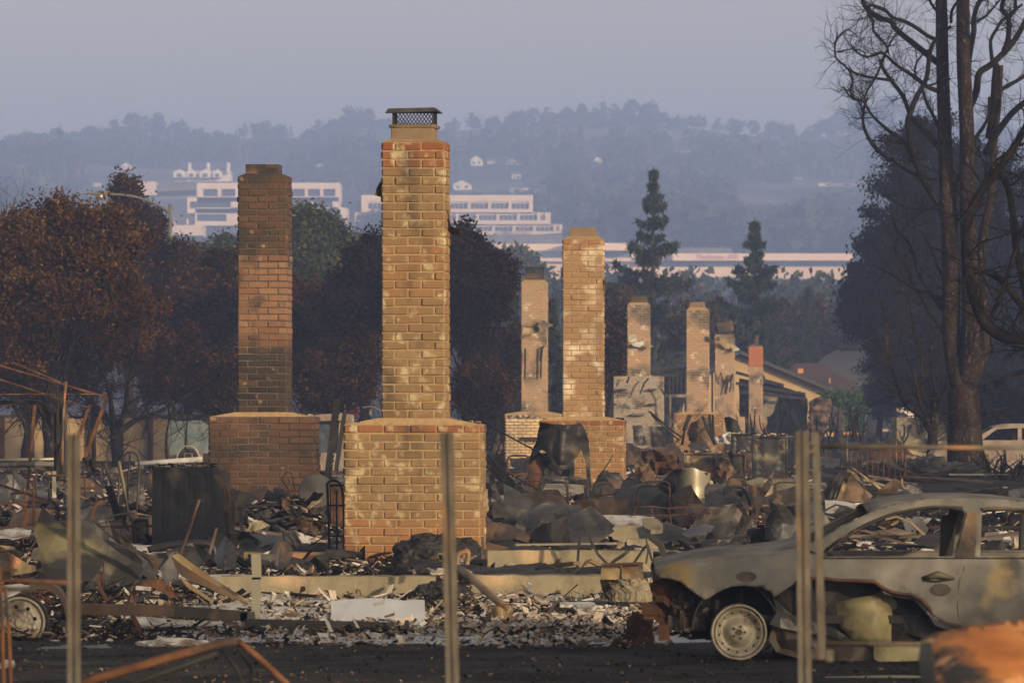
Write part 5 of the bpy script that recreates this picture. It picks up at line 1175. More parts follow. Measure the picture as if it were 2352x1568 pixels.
SH('tan_flap', GP((400,780),(470,760),(600,850),(560,900),(440,905),(410,850)), 'curled tan flap below the slanting drain pipe', 'metal scrap', m_ochre_metal, 47.4, amp=.06, curve=.1)
SH('pale_board', GP((1120,740),(1280,735),(1480,740),(1510,770),(1400,800),(1300,790),(1290,760),(1125,765)), 'pale broken board below the right foundation wall', 'board', m_white, 48.8, amp=.03, tilt=(0,-.25), thick=.02)
SH('pale_strip', GP((600,1040),(900,1035),(1160,1060),(1500,1055),(1500,1080),(1100,1095),(640,1065)), 'long pale strip lying at the edge of the asphalt', 'strip', m_white, 45.6, amp=.02, tilt=(0,-.2), thick=.02)
SH('dark_strip', GP((1465,1045),(1600,1075),(1750,1110),(1700,1115),(1560,1100),(1480,1070)), 'dark thin strip on the pale rubble before the car', 'strip', m_char_metal, 45.3, amp=.02, thick=.02)
SH('flat_scrap', GP((40,1195),(300,1180),(640,1200),(700,1235),(560,1250),(60,1225)), 'flat dark scrap lying on the edge of the asphalt right of the middle post', 'scrap', m_grey_metal, 44, amp=.02, tilt=(0,-.3))
rod('rusty_part', smoothpts(GP((1600,1240),(1640,1170),(1750,1160),(1900,1190),(2050,1215),(2120,1270))), 8, 43.6, m_rust, 'rusty curved suspension arm lying before the burnt car', 'car part')
lump('rusty_hub', 'rusty hub lump on the ground before the burnt car', 'car part', 1468, 1475, 43.9, .22, .2, .2, m_rust, 6, .35, 36, 41)

# shed pale tank sheet and its surroundings
def hpt(x, y): return (2400+x/2.613)/1.633, (1500+y/2.613)/1.633
HP = lambda *a: [hpt(x, y) for x, y in a]
tk = thing('bent_tank_sheet', W(1570, 1178, 84), 'bright pale bent tank sheet catching light right of centre', 'metal sheet')
sheet('bright_face', HP((410,668),(520,660),(600,690),(700,720),(690,790),(640,850),(630,900),(640,1000),(640,1060),(560,1040),(450,1020),(360,1010),(350,900),(345,800),(370,740)), 84, m_galv, parent=tk, amp=.03, fr=1.2, curve=.25, st=3.5, thick=.012, smooth=True, holes=[HP((632,712),(668,715),(672,735),(640,738))])
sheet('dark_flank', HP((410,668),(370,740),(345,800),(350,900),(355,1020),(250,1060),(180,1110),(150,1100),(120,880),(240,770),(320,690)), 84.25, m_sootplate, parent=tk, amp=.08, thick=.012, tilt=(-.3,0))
cabinet('ochre rusted cabinet with a small lock hole behind the bright tank sheet', 1571, 1644, 1040, 1100, 118, .6, m_ochre_metal, m_ochre_metal, hole=[(-.22,.12),(-.16,.12),(-.16,.22),(-.22,.22)])
cabinet('cabinet with its shaded opening painted as a black front beside the ochre one', 1668, 1713, 1042, 1105, 117, .6, m_brown_metal, m_black)  # solid black panel stands in for the shade inside the opening
cabinet('tall grey burnt refrigerator with yellow scorch streaks', 1730, 1809, 1002, 1108, 115, .7, m_olive, m_olive)
cabinet('low black cabinet behind the ochre cabinet', 1680, 1736, 996, 1040, 124, .6, m_sootplate, m_sootplate, ash=False)
SH('curved_flap', HP((810,520),(860,510),(870,560),(930,680),(990,800),(1000,850),(880,860),(800,840),(740,780),(740,680)), 'curved peeling brown flap between the two open cabinets', 'metal sheet', m_brown_metal, 100, amp=.1, curve=.2)
SH('crumpled_flap', HP((-40,510),(120,490),(150,520),(150,850),(0,860),(-60,830)), 'crumpled brown upright sheet left of the bright tank sheet', 'metal sheet', m_brown_metal, 95, amp=.14)
SH('crumpled_flap', HP((130,480),(250,530),(370,520),(410,650),(300,690),(240,740),(160,740)), 'dark sagging sheet between the brown upright sheet and ochre cabinet', 'metal sheet', m_rust, 96, amp=.16)
SH('dark_scrap', HP((-70,250),(20,245),(60,400),(70,440),(-60,450)), 'dark tilted square panel at the right foot of the golden chimney', 'metal panel', m_grey_metal, 100, amp=.03)
SH('dark_scrap', HP((100,260),(255,262),(255,460),(110,460)), 'black fireplace screen under the grey brick wall', 'fire screen', m_sootplate, 150, amp=.02)
rp = thing('folded_rods', W(1640, 1045, 112), 'crossed black bent rods around a round plate before the third chimney', 'steel frame')
for pts in (HP((500,145),(440,290),(415,440)), HP((480,145),(425,300)), HP((612,155),(660,280),(735,440)), HP((690,225),(560,345),(480,390)), HP((680,140),(700,300),(735,440)), HP((715,145),(720,350))): rod('rod', pts, 3, 112, m_black, None, None, parent=rp)
sheet('round_plate', HP((500,230),(600,170),(690,165),(700,300),(690,400),(600,420),(500,410),(460,320)), 112.4, m_brown_metal, parent=rp, amp=.03, curve=.1)
SH('round_sheet', HP((830,170),(880,158),(950,200),(985,300),(960,320),(850,315)), 'rounded olive-brown sheet beside the crossed rods', 'metal sheet', m_olive, 118, amp=.05, curve=.1)
SH('pale_cloth', HP((725,370),(830,330),(890,310),(890,430),(760,430)), 'crinkled pale sheet left of the low black cabinet', 'sheet', m_white, 113, amp=.12, fr=5)
rod('burnt_rod', HP((90,108),(250,245),(410,365)), 2.2, 118, m_black, 'dark rod slanting down before the third chimney base', 'rod'); rod('burnt_rod', HP((110,140),(240,270),(385,395)), 1.8, 118.3, m_black, 'thinner dark rod below the slanting one', 'rod')
ch = thing('garden_chair', W(1715, 1190, 82), 'burnt round-backed metal chair with slatted legs right of the tank sheet', 'chair')
rod('back_frame', smoothpts(HP((850,1000),(860,900),(920,845),(1000,860),(1040,920),(1080,1020))), 2.8, 82, m_black, None, None, parent=ch)
for x in (760, 840, 925, 1000, 1075): rod('leg', HP((x,1010),(x+8,1130)), 3, 82+random.uniform(-.2,.3), m_black, None, None, parent=ch, n=5)
sheet('seat', HP((700,1000),(1040,1010),(1090,1060),(880,1050),(740,1040)), 82, m_char_metal, parent=ch, amp=.03, tilt=(0,-.3), thick=.02)
SH('pointed_sheet', HP((1060,830),(1200,850),(1270,770),(1320,695),(1300,830),(1220,960),(1160,1130),(1130,1060),(1090,920)), 'dark pointed sheet with a sharp upper corner left of the right gate post', 'metal sheet', m_char_metal, 82, amp=.05, tilt=(.2,0))
SH('ash_sheet', HP((1040,800),(1180,760),(1230,770),(1200,850),(1080,840)), 'ash-covered slope of sheet behind the pointed sheet', 'metal sheet', m_conc, 84, amp=.06, tilt=(0,-.3))
SH('ash_sheet', HP((720,920),(900,880),(1040,870),(1000,960),(940,1005),(840,980)), 'greenish crumpled foil behind the round-backed chair', 'foil', m_grey_metal, 83.5, amp=.14, fr=6)
SH('perforated_strip', HP((440,990),(500,1000),(640,1060),(820,1140),(790,1170),(700,1160),(560,1130),(470,1050)), 'dark perforated metal strip below the bright tank sheet', 'metal strip', m_char_metal, 78, amp=.02, thick=.02)
# engine casting
eng = thing('gearbox_casting', W(1665, 1316, 62), 'grey burnt gearbox casting with a round hub', 'car part')
lump('housing', None, None, 1690, 1308, 62.2, 1.0, .30, .6, m_grey_metal, 4, .22, 56, 51, parent=eng, flat=False)
mb = MB(); p = W(1669, 1280, 61.6); mb.lathe([(0.0,-.05),(.05,-.06),(.095,-.06),(.105,-.02),(.105,.2)], p, 'Y', 32); mb.lathe([(.07,-.065),(.08,-.08),(.095,-.065)], p, 'Y', 32); mb.build('hub', m_ochre_metal, eng, smooth=True)
mb = MB(); p = W(1592, 1272, 61.9); mb.lathe([(0.0,-.05),(.03,-.06),(.045,-.04),(.045,.15)], p, 'Y', 20); mb.build('end_cap', m_brown_metal, eng, smooth=True)
SH('violet_sheet', HP((400,1310),(520,1250),(640,1220),(740,1240),(700,1290),(560,1330),(450,1335)), 'dull violet curved sheet above the gearbox casting', 'metal sheet', mat('violet_soot_metal', [(.3,(.045,.04,.055)),(.7,(.08,.07,.09))], rough=.5, bump=.2), 66, amp=.04, curve=.1, tilt=(0,-.2))
ft = thing('fuel_tank', W(1795, 1300, 60), 'blue-grey crumpled fuel tank with a pointed end behind the car bonnet', 'tank')
sheet('front_face', HP((1270,975),(1330,965),(1400,1010),(1480,1100),(1560,1200),(1600,1330),(1580,1470),(1330,1480),(1290,1380),(1240,1360),(1250,1180),(1290,1080)), 60, m_grey_metal, parent=ft, amp=.06, curve=.14, thick=.03, fr=1.6)
sheet('flank', HP((1060,1270),(1250,1240),(1290,1380),(1200,1450),(1100,1440),(1040,1340)), 60.3, m_sootplate, parent=ft, amp=.08, thick=.02)
bars = thing('step_frame', W(1535, 1325, 57), 'dark angled steel step frame left of the car bonnet', 'steel frame')
for pts, r in ((HP((100,1340),(200,1420),(270,1600)), 9), (HP((-90,1640),(40,1450),(70,1420)), 4), (HP((70,1400),(110,1540),(150,1640)), 4), (HP((60,1340),(80,1480),(60,1600)), 3)): rod('bar', pts, r, 57+random.uniform(-.1,.2), m_char_metal, None, None, parent=bars, n=4, smooth=False)
SH('round_dish', HP((30,1180),(160,1180),(230,1230),(215,1280),(100,1290),(40,1260)), 'ash-grey slab under white ash left of the gearbox', 'slab', m_conc, 68, amp=.03, tilt=(0,-.3), thick=.05)
tire = MB(); p = W(1458, 1166, 81); tire.lathe([(.02,-.08),(.11,-.09),(.15,-.06),(.17,.0),(.15,.06)], p, 'Y', 28); o = tire.build('pot', m_blue, None, loc=p, smooth=True); tag(o, 'small blue-grey round pot lying under the dark arch', 'pot')
rod('arch_tube', smoothpts(FP((1420,1120),(1440,1050),(1530,1010),(1680,1000),(1740,1050),(1750,1150))), 5, 82, m_char_metal, 'dark rounded arch over the blue-grey pot', 'arch')
SH('white_slab', FP((1200,1140),(1400,1130),(1850,1150),(1850,1230),(1560,1250),(1200,1240)), 'white ash crust spread over the concrete step', 'ash crust', m_white, 71.5, amp=.06, fr=5, tilt=(0,-.4))

# ribbed gold-edged roof piece
rr = thing('shed_roof_frame', W(1950, 1172, 84), 'collapsed gold-edged metal shed frame behind the right gate post', 'metal frame')
def ipt(x, y): return (3000+x/1.9334)/1.633, (1750+y/1.9334)/1.633
IP = lambda *a: [ipt(x, y) for x, y in a]
for pl, m, dd in ((IP((350,10),(375,30),(300,245),(272,240)), m_ochre_metal, 83.9), (IP((365,30),(395,35),(530,215),(505,222)), m_ochre_metal, 83.8), (IP((375,8),(400,15),(700,228),(672,235)), m_ochre_metal, 83.6),
    (IP((350,15),(270,60),(190,110),(165,180),(190,240),(270,245)), m_grey_metal, 84.2), (IP((355,40),(300,245),(540,260),(505,210),(380,60)), m_brown_metal, 84.5)): sheet('panel', pl, dd, m, parent=rr, amp=.02, thick=.02)
for x in (200, 235, 262): rod('rib', IP((x,235),(x+50,95),(x+85,40)), 2, 83.85, m_char_metal, None, None, parent=rr)
SH('peaked_sheet', IP((560,180),(640,120),(700,85),(740,110),(700,190),(690,235),(560,230)), 'violet-brown peaked sheet behind the car roof', 'metal sheet', m_brown_metal, 82, amp=.06, tilt=(0,-.2))
SH('peaked_sheet', IP((735,115),(830,140),(940,215),(830,210),(770,160)), 'blue-grey flap folding down right of the peaked sheet', 'metal sheet', m_grey_metal, 81.5, amp=.04)
SH('ash_sheet', IP((190,245),(330,255),(480,290),(470,340),(300,280),(240,330),(180,330)), 'white ash-covered panel above the car bonnet', 'panel', m_white, 72, amp=.04, tilt=(0,-.3))
for i, (pts, r, m, l) in enumerate(((IP((160,330),(260,275),(340,290),(480,345)), 3, m_olive, 'olive bent tube above the windscreen pillar'), (IP((620,380),(700,360),(800,400),(935,520)), 4, m_ochre_metal, 'gold bent channel seen through the front window'), (IP((470,460),(620,520),(780,560),(1040,600)), 4, m_brown_metal, 'brown long channel seen through the front window'),
    (IP((480,605),(760,625),(1030,628)), 5, m_rust_or, 'orange beam just above the door sill line'), (IP((600,500),(720,545),(850,615)), 3, m_olive, 'olive perforated strip seen through the front window'), (IP((740,85),(745,140),(770,160)), 3, m_ochre_metal, 'short ochre stub beside the peaked sheet'))):
    rod('bent_channel', pts, r, 66+i*.7, m, l, 'channel', n=4, smooth=False)
SH('dark_slab', IP((820,545),(900,500),(1040,480),(1080,520),(1060,570),(900,575)), 'black slab seen through the front window', 'slab', m_black, 64, amp=.05, tilt=(0,-.3)); SH('bright_board', IP((600,470),(700,445),(850,480),(700,490)), 'tan board seen through the front window', 'board', m_ochre_metal, 66, amp=.02, tilt=(0,-.3))
SH('curved_scrap', IP((1290,580),(1400,530),(1530,545),(1480,610),(1300,615)), 'curved olive panel seen through the rear window', 'metal panel', m_olive, 64, amp=.04, curve=.1)
SH('white_scrap', IP((1440,470),(1500,465),(1540,530),(1480,525)), 'bright triangular scrap seen through the rear window', 'scrap', m_white, 68, amp=.03)
for i in range(3): lump('white_ash_heap', 'heap of white ash and foil seen through the car windows', 'ash heap', [1990,2080,2230][i], 1268, 71-i, [.9,.7,.6][i], .12, .6, m_white, 5, .2, 60, 60+i)['group'] = 'white ash heaps beyond the car'
# ------------------------------------------------------------ left midfield
def apt(x, y): return (x/2.613)/1.633, (1400+y/2.613)/1.633
AP = lambda *a: [apt(x, y) for x, y in a]
def bpt(x, y): return (x/2.609)/1.633, (1960+y/2.609)/1.633
BP = lambda *a: [bpt(x, y) for x, y in a]
def cpt(x, y): return (600+x/2.613)/1.633, (1900+y/2.613)/1.633
CP = lambda *a: [cpt(x, y) for x, y in a]
def dpt(x, y): return (750+x/2.412)/1.633, (1500+y/2.412)/1.633
DP = lambda *a: [dpt(x, y) for x, y in a]
# washer
ws = thing('washing_machine', W(425, 1275, 69), 'black burnt washing machine with a crumpled right side and ash on top', 'washing machine')
z0 = W(0, 1275, 69).z; z1 = W(0, 1074, 69).z; x0 = W(350, 0, 69).x; x1 = W(490, 0, 69).x
g = MB()
def wf(x, z):
    r = 0
    for c_ in (.25, .5, .76):
        q = math.hypot((x-x0)/(x1-x0)-c_, max(0, (z-(z0+(z1-z0)*.82))/(z1-z0)*.7)); r += .005*math.exp(-((q-.10)/.02)**2)*(z > z0+.3)
    return Vector((x, 69+r+.012*nz(x*4, z*4), z))
panel_mesh(g, [(x0, z0), (x1, z0), (x1-.01, z1), (x0+.01, z1)], [], .03, wf); g.build('front_panel', m_sootplate, ws, solid=.012)
g = MB(); g.add([(x1, 69, z0), (x1-.01, 69, z1), (x1+.17, 69.6, z1-.06), (x1+.2, 69.6, z0)], [(0,1,2,3)]); g.add([(x0, 69, z1), (x1, 69, z1), (x1+.17, 69.6, z1), (x0+.12, 69.65, z1)], [(0,1,2,3)]); g.add([(x0,69,z0),(x0,69,z1),(x0+.12,69.65,z1),(x0+.12,69.65,z0)], [(0,1,2,3)]); g.build('casing', m_char_metal, ws, solid=.012)
sheet('peeling_side', DP((100,640),(160,690),(235,760),(262,900),(262,1200),(235,1215),(215,1000),(195,800),(150,740)), 68.9, m_brown_metal, parent=ws, amp=.05, thick=.015)
rb = MB()
for _ in range(90): s_ = random.uniform(.012, .04); rb.box((random.uniform(x0, x1), 69.05+random.random()*.3, z1+random.random()**2*.04+.012), (s_*2, s_, s_*.5), Matrix.Rotation(random.random()*3, 3, 'Z'), t=random.choice([random.uniform(.6,1), .1]), bev=.003)
o = rb.build('ash_litter', m_ash, ws, tint=True); o['kind'] = 'stuff'
SH('wheel_arch', BP((1250,790),(1270,690),(1340,600),(1440,550),(1560,550),(1660,620),(1720,740),(1640,740),(1600,690),(1500,640),(1400,640),(1330,700),(1300,790)), 'rusty arched guard behind the trailer rail', 'wheel guard', m_rust, 50, amp=.05, thick=.05)
for i, (p, q, w_, m, l) in enumerate((((520,1185),(528,1275),16,m_char_metal,'dark vertical panel strip right of the washing machine'), ((536,1150),(534,1272),12,m_brown_metal,'rust-streaked vertical strip right of the washing machine'), ((552,1160),(560,1265),14,m_grey_metal,'grey corner strip standing beside the heap'))):
    beam('panel_strip', p, q, w_, 8, 68.5-i*.2, m, l, 'metal strip')
# big olive sheet
bs = thing('bent_car_panel', W(210, 1375, 55.5), 'large bent olive car panel burnt black at the bottom, left', 'car panel')
sheet('main_face', BP((385,-160),(420,-120),(640,60),(760,-20),(900,40),(1060,190),(1300,340),(1500,500),(1520,560),(1300,700),(1000,760),(800,740),(560,660),(480,560),(400,440),(370,250),(305,100)), 55.5, m_olive, parent=bs, amp=.07, fr=1.6, curve=.15, tilt=(.1,-.25), thick=.012)
sheet('edge_strip', BP((760,-50),(900,-10),(1000,70),(1150,200),(1330,300),(1450,380),(1540,510),(1480,500),(1300,380),(1100,240),(930,100),(800,20)), 55.3, m_grey_metal, parent=bs, amp=.03, thick=.015)
sheet('edge_strip', BP((940,10),(1080,40),(1220,130),(1330,260),(1540,340),(1560,400),(1520,520),(1400,420),(1180,200)), 55.7, m_brown_metal, parent=bs, amp=.05, thick=.015)
tr = thing('folded_channel', W(490, 1408, 51), 'open brown trough-like channel slanting down to the trailer rail', 'metal channel')
sheet('end_face', CP((0,600),(105,480),(190,690),(170,740),(40,740)), 51, m_grey_metal, parent=tr, amp=.01, thick=.012)
sheet('back_side', CP((105,480),(180,455),(500,680),(930,960),(925,985),(500,740),(200,560)), 51.3, m_ochre_metal, parent=tr, amp=.01, thick=.012)
sheet('floor', CP((120,490),(210,560),(500,740),(920,980),(860,960),(600,850),(210,680)), 51.2, m_brown_metal, parent=tr, amp=.01, thick=.01); sheet('front_lip', CP((190,690),(215,690),(440,860),(540,935),(500,935),(260,780)), 50.9, m_ochre_metal, parent=tr, amp=.01, thick=.012)
# trailer chassis
tl = thing('burnt_trailer', W(300, 1478, 45.5), 'burnt trailer chassis with a bare steel wheel at the lower left', 'trailer'); d = 45.5
def bm(p, q, w_, h, m, nm='frame_rail', dd=0): beam(nm, p, q, w_, h, d+dd, m, None, None, parent=tl)
bm((150,1397), (400,1402), 12, 26, m_brown_metal); bm((400,1402), (568,1415), 12, 25, m_char_metal); bm((562,1436), (905,1444), 14, 32, m_black); bm((568,1405), (572,1445), 12, 34, m_grey_metal, 'bracket')
bm((588,1272), (590,1330), 9, 22, m_galv, 'jack_post'); bm((589,1325), (588,1420), 9, 20, m_galv, 'jack_post'); bm((598,1278), (640,1279), 8, 14, m_grey_metal, 'jack_handle'); bm((640,1258), (636,1298), 5, 6, m_grey_metal, 'jack_handle')
bm((600,1415), (612,1417), 8, 24, m_white, 'bracket'); bm((300,1405), (332,1464), 6, 11, m_rust, 'cross_brace'); bm((505,1415), (560,1450), 6, 14, m_char_metal, 'cross_brace'); bm((560,1455), (960,1460), 8, 12, m_char_metal, 'lower_rail', .3)
bm((190,1455), (500,1450), 16, 26, m_rust, 'axle_tube', .4); bm((140,1432), (250,1430), 12, 16, m_grey_metal, 'spring_hanger', .2)
mb = MB(); mb.prism([(880,1450),(955,1452),(957,1445),(940,1442),(938,1425),(930,1425),(926,1440),(880,1436)], d-.1, d+.1); mb.build('coupler', m_black, tl)
wh = MB(); p = W(46, 1428, 45.2); r = S(57, 45.2)
wh.lathe([(r*1.0,-.02),(r*1.03,-.045),(r*.96,-.05),(r*.90,-.02),(r*.86,.01),(r*.83,-.01)], p, 'Y', 48); wh.lathe([(r*1.03,-.045),(r*1.03,.02),(r*.93,.04),(r*.93,.14),(r*1.04,.16),(r*1.04,.19)], p, 'Y', 48)
wh.build('tyre_rim', m_steel_wheel, tl, smooth=True)
def disc(root, p, r, nh, rh, rr, m, dish=.03, hub=.42, hubm=None, st=26):
    outl = [(cos(a)*r*.86, sin(a)*r*.86) for a in np.linspace(0, 2*pi, 61)[:-1]]; hs_ = []
    for i in range(nh): a = 2*pi*(i+.3)/nh; hs_.append([(cos(a)*rr+cos(b)*rh, sin(a)*rr+sin(b)*rh) for b in np.linspace(0, 2*pi, 11)[:-1]])
    g = MB(); panel_mesh(g, outl, hs_, r/9, lambda x, y: Vector((p.x+x, p.y-.012-dish*math.exp(-((math.hypot(x, y)-rr*.98)/(r*.16))**2)-.035*(math.hypot(x, y) < r*hub*1.05), p.z+y))); g.build('wheel_disc', m, root, solid=.008)
    g = MB(); g.lathe([(r*hub*.36,-.075),(r*hub*.42,-.04),(r*hub*.42,0)], p, 'Y', 24); g.lathe([(0,-.07),(r*hub*.36,-.072)], p, 'Y', 24)
    for i in range(5): a = 2*pi*i/5+.3; g.lathe([(0,-.072),(.011,-.07),(.012,-.045)], (p.x+cos(a)*r*hub*.68, p.y, p.z+sin(a)*r*hub*.68), 'Y', 8)
    g.build('hub', hubm or m, root)
disc(tl, p, r, 8, r*.085, r*.62, m_steel_wheel)
bk = MB(); bk.lathe([(0,.03),(r*.8,.03)], p, 'Y', 24); bk.lathe([(r*1.05,.19),(r*1.12,.15),(r*1.12,.02),(r*1.06,-.01)], p, 'Y', 40); bk.build('brake_drum', m_char_metal, tl)
fd = MB(); pts = smoothpts([(14,1372),(60,1345),(100,1338),(128,1350),(145,1375),(153,1408)]); 
for (a, b) in zip(pts, pts[1:]):
    A = W(*a, d-.25); B = W(*b, d-.25); n_ = Vector((0, .32, 0)); fd.add([A, B, B+n_, A+n_], [(0,1,2,3)]); o_ = Vector((0, 0, -.05)); fd.add([A, B, B+o_, A+o_], [(0,1,2,3)])
fd.build('fender', m_brown_metal, tl, solid=.015)
sheet('fender_side', [(-5,1345),(45,1340),(70,1345),(30,1368),(0,1385)], 45.2, m_white, parent=tl, amp=.01, thick=.012)
SH('white_cover', BP((1290,930),(1380,920),(1620,940),(1640,985),(1450,1000),(1410,1140),(1350,1040)), 'white angular cover panel under the trailer rail', 'panel', m_white, 46.2, amp=.03, thick=.02)
SH('white_cover', CP((-110,1150),(400,1150),(770,1150),(830,1270),(-180,1275),(-200,1230)), 'long pale bent panel lying below the trailer rail', 'panel', m_white, 45.9, amp=.02, tilt=(0,-.2), thick=.03)
SH('pale_strip', CP((-80,1090),(600,1120),(600,1150),(0,1145)), 'pale cardboard-coloured strip behind the lower panel', 'strip', m_conc, 46.6, amp=.02)
lump('ash_heap', 'low light grey ash heap at the asphalt edge below the trailer', 'ash heap', 400, 1486, 43.7, .55, .07, .4, m_white, 5, .22, 70, 71)
SH('flat_scrap', BP((380,1230),(640,1220),(650,1260),(420,1270)), 'flat blue-grey strip on the asphalt by the trailer wheel', 'scrap', m_grey_metal, 43, amp=.01, tilt=(0,-.4)); SH('flat_scrap', BP((800,1220),(1000,1210),(1120,1235),(1000,1250),(820,1245)), 'thin grey scrap on the asphalt below the trailer axle', 'scrap', m_grey_metal, 43.2, amp=.01, tilt=(0,-.4))
SH('flat_scrap', BP((-20,1360),(120,1370),(165,1390),(20,1400)), 'small pale scrap on the asphalt at the lower left edge', 'scrap', m_white, 39.5, amp=.01, tilt=(0,-.4))
# cracked white board
wb = [(757,1386),(800,1380),(870,1378),(930,1383),(975,1382),(978,1464),(900,1450),(850,1440),(762,1424)]
SH('cracked_board', wb, 'cracked white tile board leaning behind the black trailer rail', 'board', m_board, 47.2, amp=.015, tilt=(0,-.3), thick=.02, rough=1.2)
rod('rusty_bracket', BP((960,490),(1000,480),(1005,540),(960,560),(975,640),(1040,750)), 5, 46.5, m_rust, 'rusty hooked bracket standing on the trailer rail', 'bracket', n=5, smooth=False)
beam('white_bar', (312,1349), (347,1352), 9, 9, 47, m_white, 'short white bar above the trailer rail', 'bar'); beam('pale_strip', (305,1380), (345,1362), 5, 10, 46.8, m_grey_metal, 'short pale slanted strip on the trailer rail', 'strip')
SH('fluted_sheet', BP((-20,300),(60,290),(160,330),(250,400),(325,430),(325,480),(100,520),(-20,520)), 'tan fluted sheet with a torn edge at the left', 'metal sheet', m_ochre_metal, 52, amp=.04, curve=.2)
SH('ash_sheet', BP((-20,80),(120,60),(280,80),(300,130),(150,150),(-20,140)), 'sunlit white ash crust at the far left', 'ash crust', m_white, 60, amp=.08, fr=5, tilt=(0,-.4))
# truss and posts
tr_ = thing('collapsed_truss', W(120, 1150, 75), 'collapsed rusty roof truss and uprights at the far left', 'steel truss')
for a, b, r in (((-10,836),(246,912),2.2),((30,832),(205,905),1.8),((-10,868),(200,935),2),((246,912),(196,1050),5.5),((204,938),(176,1010),5),((203,935),(246,912),2.5),((-10,1015),(66,935),2),((80,930),(60,1160),5),((-10,905),(150,905),1.8),((100,905),(244,905),1.6),((-10,930),(65,925),2)):
    rod('truss_bar', [a, b], r, 75+random.uniform(-.3,.3), m_rust_bar, None, None, parent=tr_, n=4, smooth=False)
SH('curved_gutter', AP((-20,265),(150,255),(370,260),(440,300),(500,390),(495,480),(525,530),(515,560),(455,500),(440,420),(380,310),(300,290),(-20,310)), 'olive curved gutter hanging at the far left', 'gutter', m_olive, 72, amp=.03, thick=.03)
SH('hanging_scrap', AP((370,545),(440,540),(500,548),(440,560)), 'thin leaf of scrap hanging under the curved gutter', 'scrap', m_brown_metal, 72, amp=.01)
rod('tent_pole', AP((645,80),(630,250),(615,480),(608,950)), 3.5, 74, m_ochre_metal, 'upright tan pole with frayed cords at its top, left', 'pole')
lump('frayed_bundle', 'charred fibrous trunk of cloth hanging beside the tan pole', 'cloth', 140, 1085, 74.3, .17, .95, .2, m_black, 8, .5, 24, 81)
mb = MB()
for i in range(9): mb.tube(wander(W(147, 900, 74), W(147+random.uniform(-6,20), random.uniform(960,1010), 74), 6, .06), .004, 3)
o = mb.build('frayed_twine', m_brown_metal, None, loc=W(147, 900, 74)); tag(o, 'frayed pale cords hanging from the tan pole', 'cord')
for i, (a, b, r, m, l) in enumerate((((-10,1057),(160,1053),4,m_galv,'upper silvery tube of the pair at the far left'),((-10,1068),(172,1064),6,m_pole,'thicker silvery tube of the pair at the far left'),((310,1065),(465,1054),6,m_white,'white-charred tube ending near the curved rack'))): rod('steel_tube', [a, b], r, 76-i, m, l, 'pipe')
for i, (a, b, l) in enumerate((((-10,1213),(430,1206),'long rusty rail crossing behind the fence post'), ((-10,1155),(120,1152),'short rusty rail at the far left'), ((-10,1110),(110,1150),'thin rusty bar sloping at the far left'))): beam('rusty_rail', a, b, 7, 6, 70+i, m_rust, l, 'rail')
ra = thing('hoop_rack', W(485, 1195, 72), 'hooped tube rack standing left of the washing machine', 'rack')
rod('hoop', smoothpts(AP((1155,1280),(1165,1100),(1185,880),(1230,790),(1290,772),(1340,800),(1362,880),(1355,1100),(1340,1350))), 2.6, 72, m_char_metal, None, None, parent=ra); rod('upright', AP((1275,785),(1260,1000),(1250,1230)), 2.4, 72, m_char_metal, None, None, parent=ra); rod('upright', AP((1165,860),(1210,1080),(1250,1340),(1290,1440)), 3.4, 71.6, m_olive, None, None, parent=ra)
sk = thing('shock_absorber', W(440, 1195, 70), 'black ribbed shock absorber leaning left of the washing machine', 'car part')
rod('piston', AP((1035,880),(1065,990),(1090,1090)), 3.4, 70, m_ochre_metal, None, None, parent=sk)
mb = MB(); pts = [W(*apt(1065+100*t, 1100+330*t), 70) for t in np.linspace(0, 1, 33)]; mb.tube(pts, [S(8+2*(i%2), 70) for i in range(33)], 12); mb.build('spring_cover', m_black, sk)
cw = thing('charred_rags', W(350, 1075, 73.5), 'charred rags hanging from the white-charred tube', 'cloth'); 
for pl in (AP((800,830),(850,810),(900,840),(880,900),(840,930),(810,900)), AP((890,820),(940,830),(950,880),(930,1000),(895,1000),(880,900)), AP((960,850),(1000,870),(1020,960),(1000,970),(970,900))): sheet('rag', pl, 73.5, m_black, parent=cw, amp=.05, fr=8)
ls = 'rusty leaf springs beside the olive car panel'
for i, (pts, l) in enumerate(((smoothpts(AP((200,1260),(250,1330),(260,1430),(215,1530))), 'rusty curved leaf spring left of the olive panel'), (smoothpts(AP((1010,1250),(950,1280),(915,1350),(905,1420))), 'rusty curved leaf spring behind the left fence post'))):
    rod('leaf_spring', pts, 5.5, 66, m_rust, l, 'car part', n=4, smooth=False)
rod('rust_frame', AP((330,1480),(330,1000),(480,1000),(640,1000),(830,1010),(835,1220)), 2.6, 67, m_rust, 'thin rusty rectangular frame behind the left fence post', 'steel frame'); rod('burnt_rod', AP((475,1010),(480,1230)), 2.2, 67, m_char_metal, 'thin upright in the rusty rectangular frame', 'rod')
SH('pale_upright', AP((512,960),(550,960),(550,1215),(512,1215)), 'narrow pale upright board behind the left fence post', 'board', m_galv, 73, amp=.01, thick=.04)
rod('handle_bar', smoothpts(AP((1060,1500),(1050,1440),(1090,1400),(1180,1380),(1310,1370),(1310,1440))), 2.8, 64, m_char_metal, 'curved handle bar in front of the washing machine', 'bar')
cabinet('low open box with rust-orange edge left of the washing machine', 300, 345, 1190, 1262, 71, .5, m_brown_metal, m_char_metal, ash=False)
wb_ = thing('round_top_frame', W(430, 1068, 125), 'black round-topped frame with pale rim standing above the washing machine', 'frame'); 
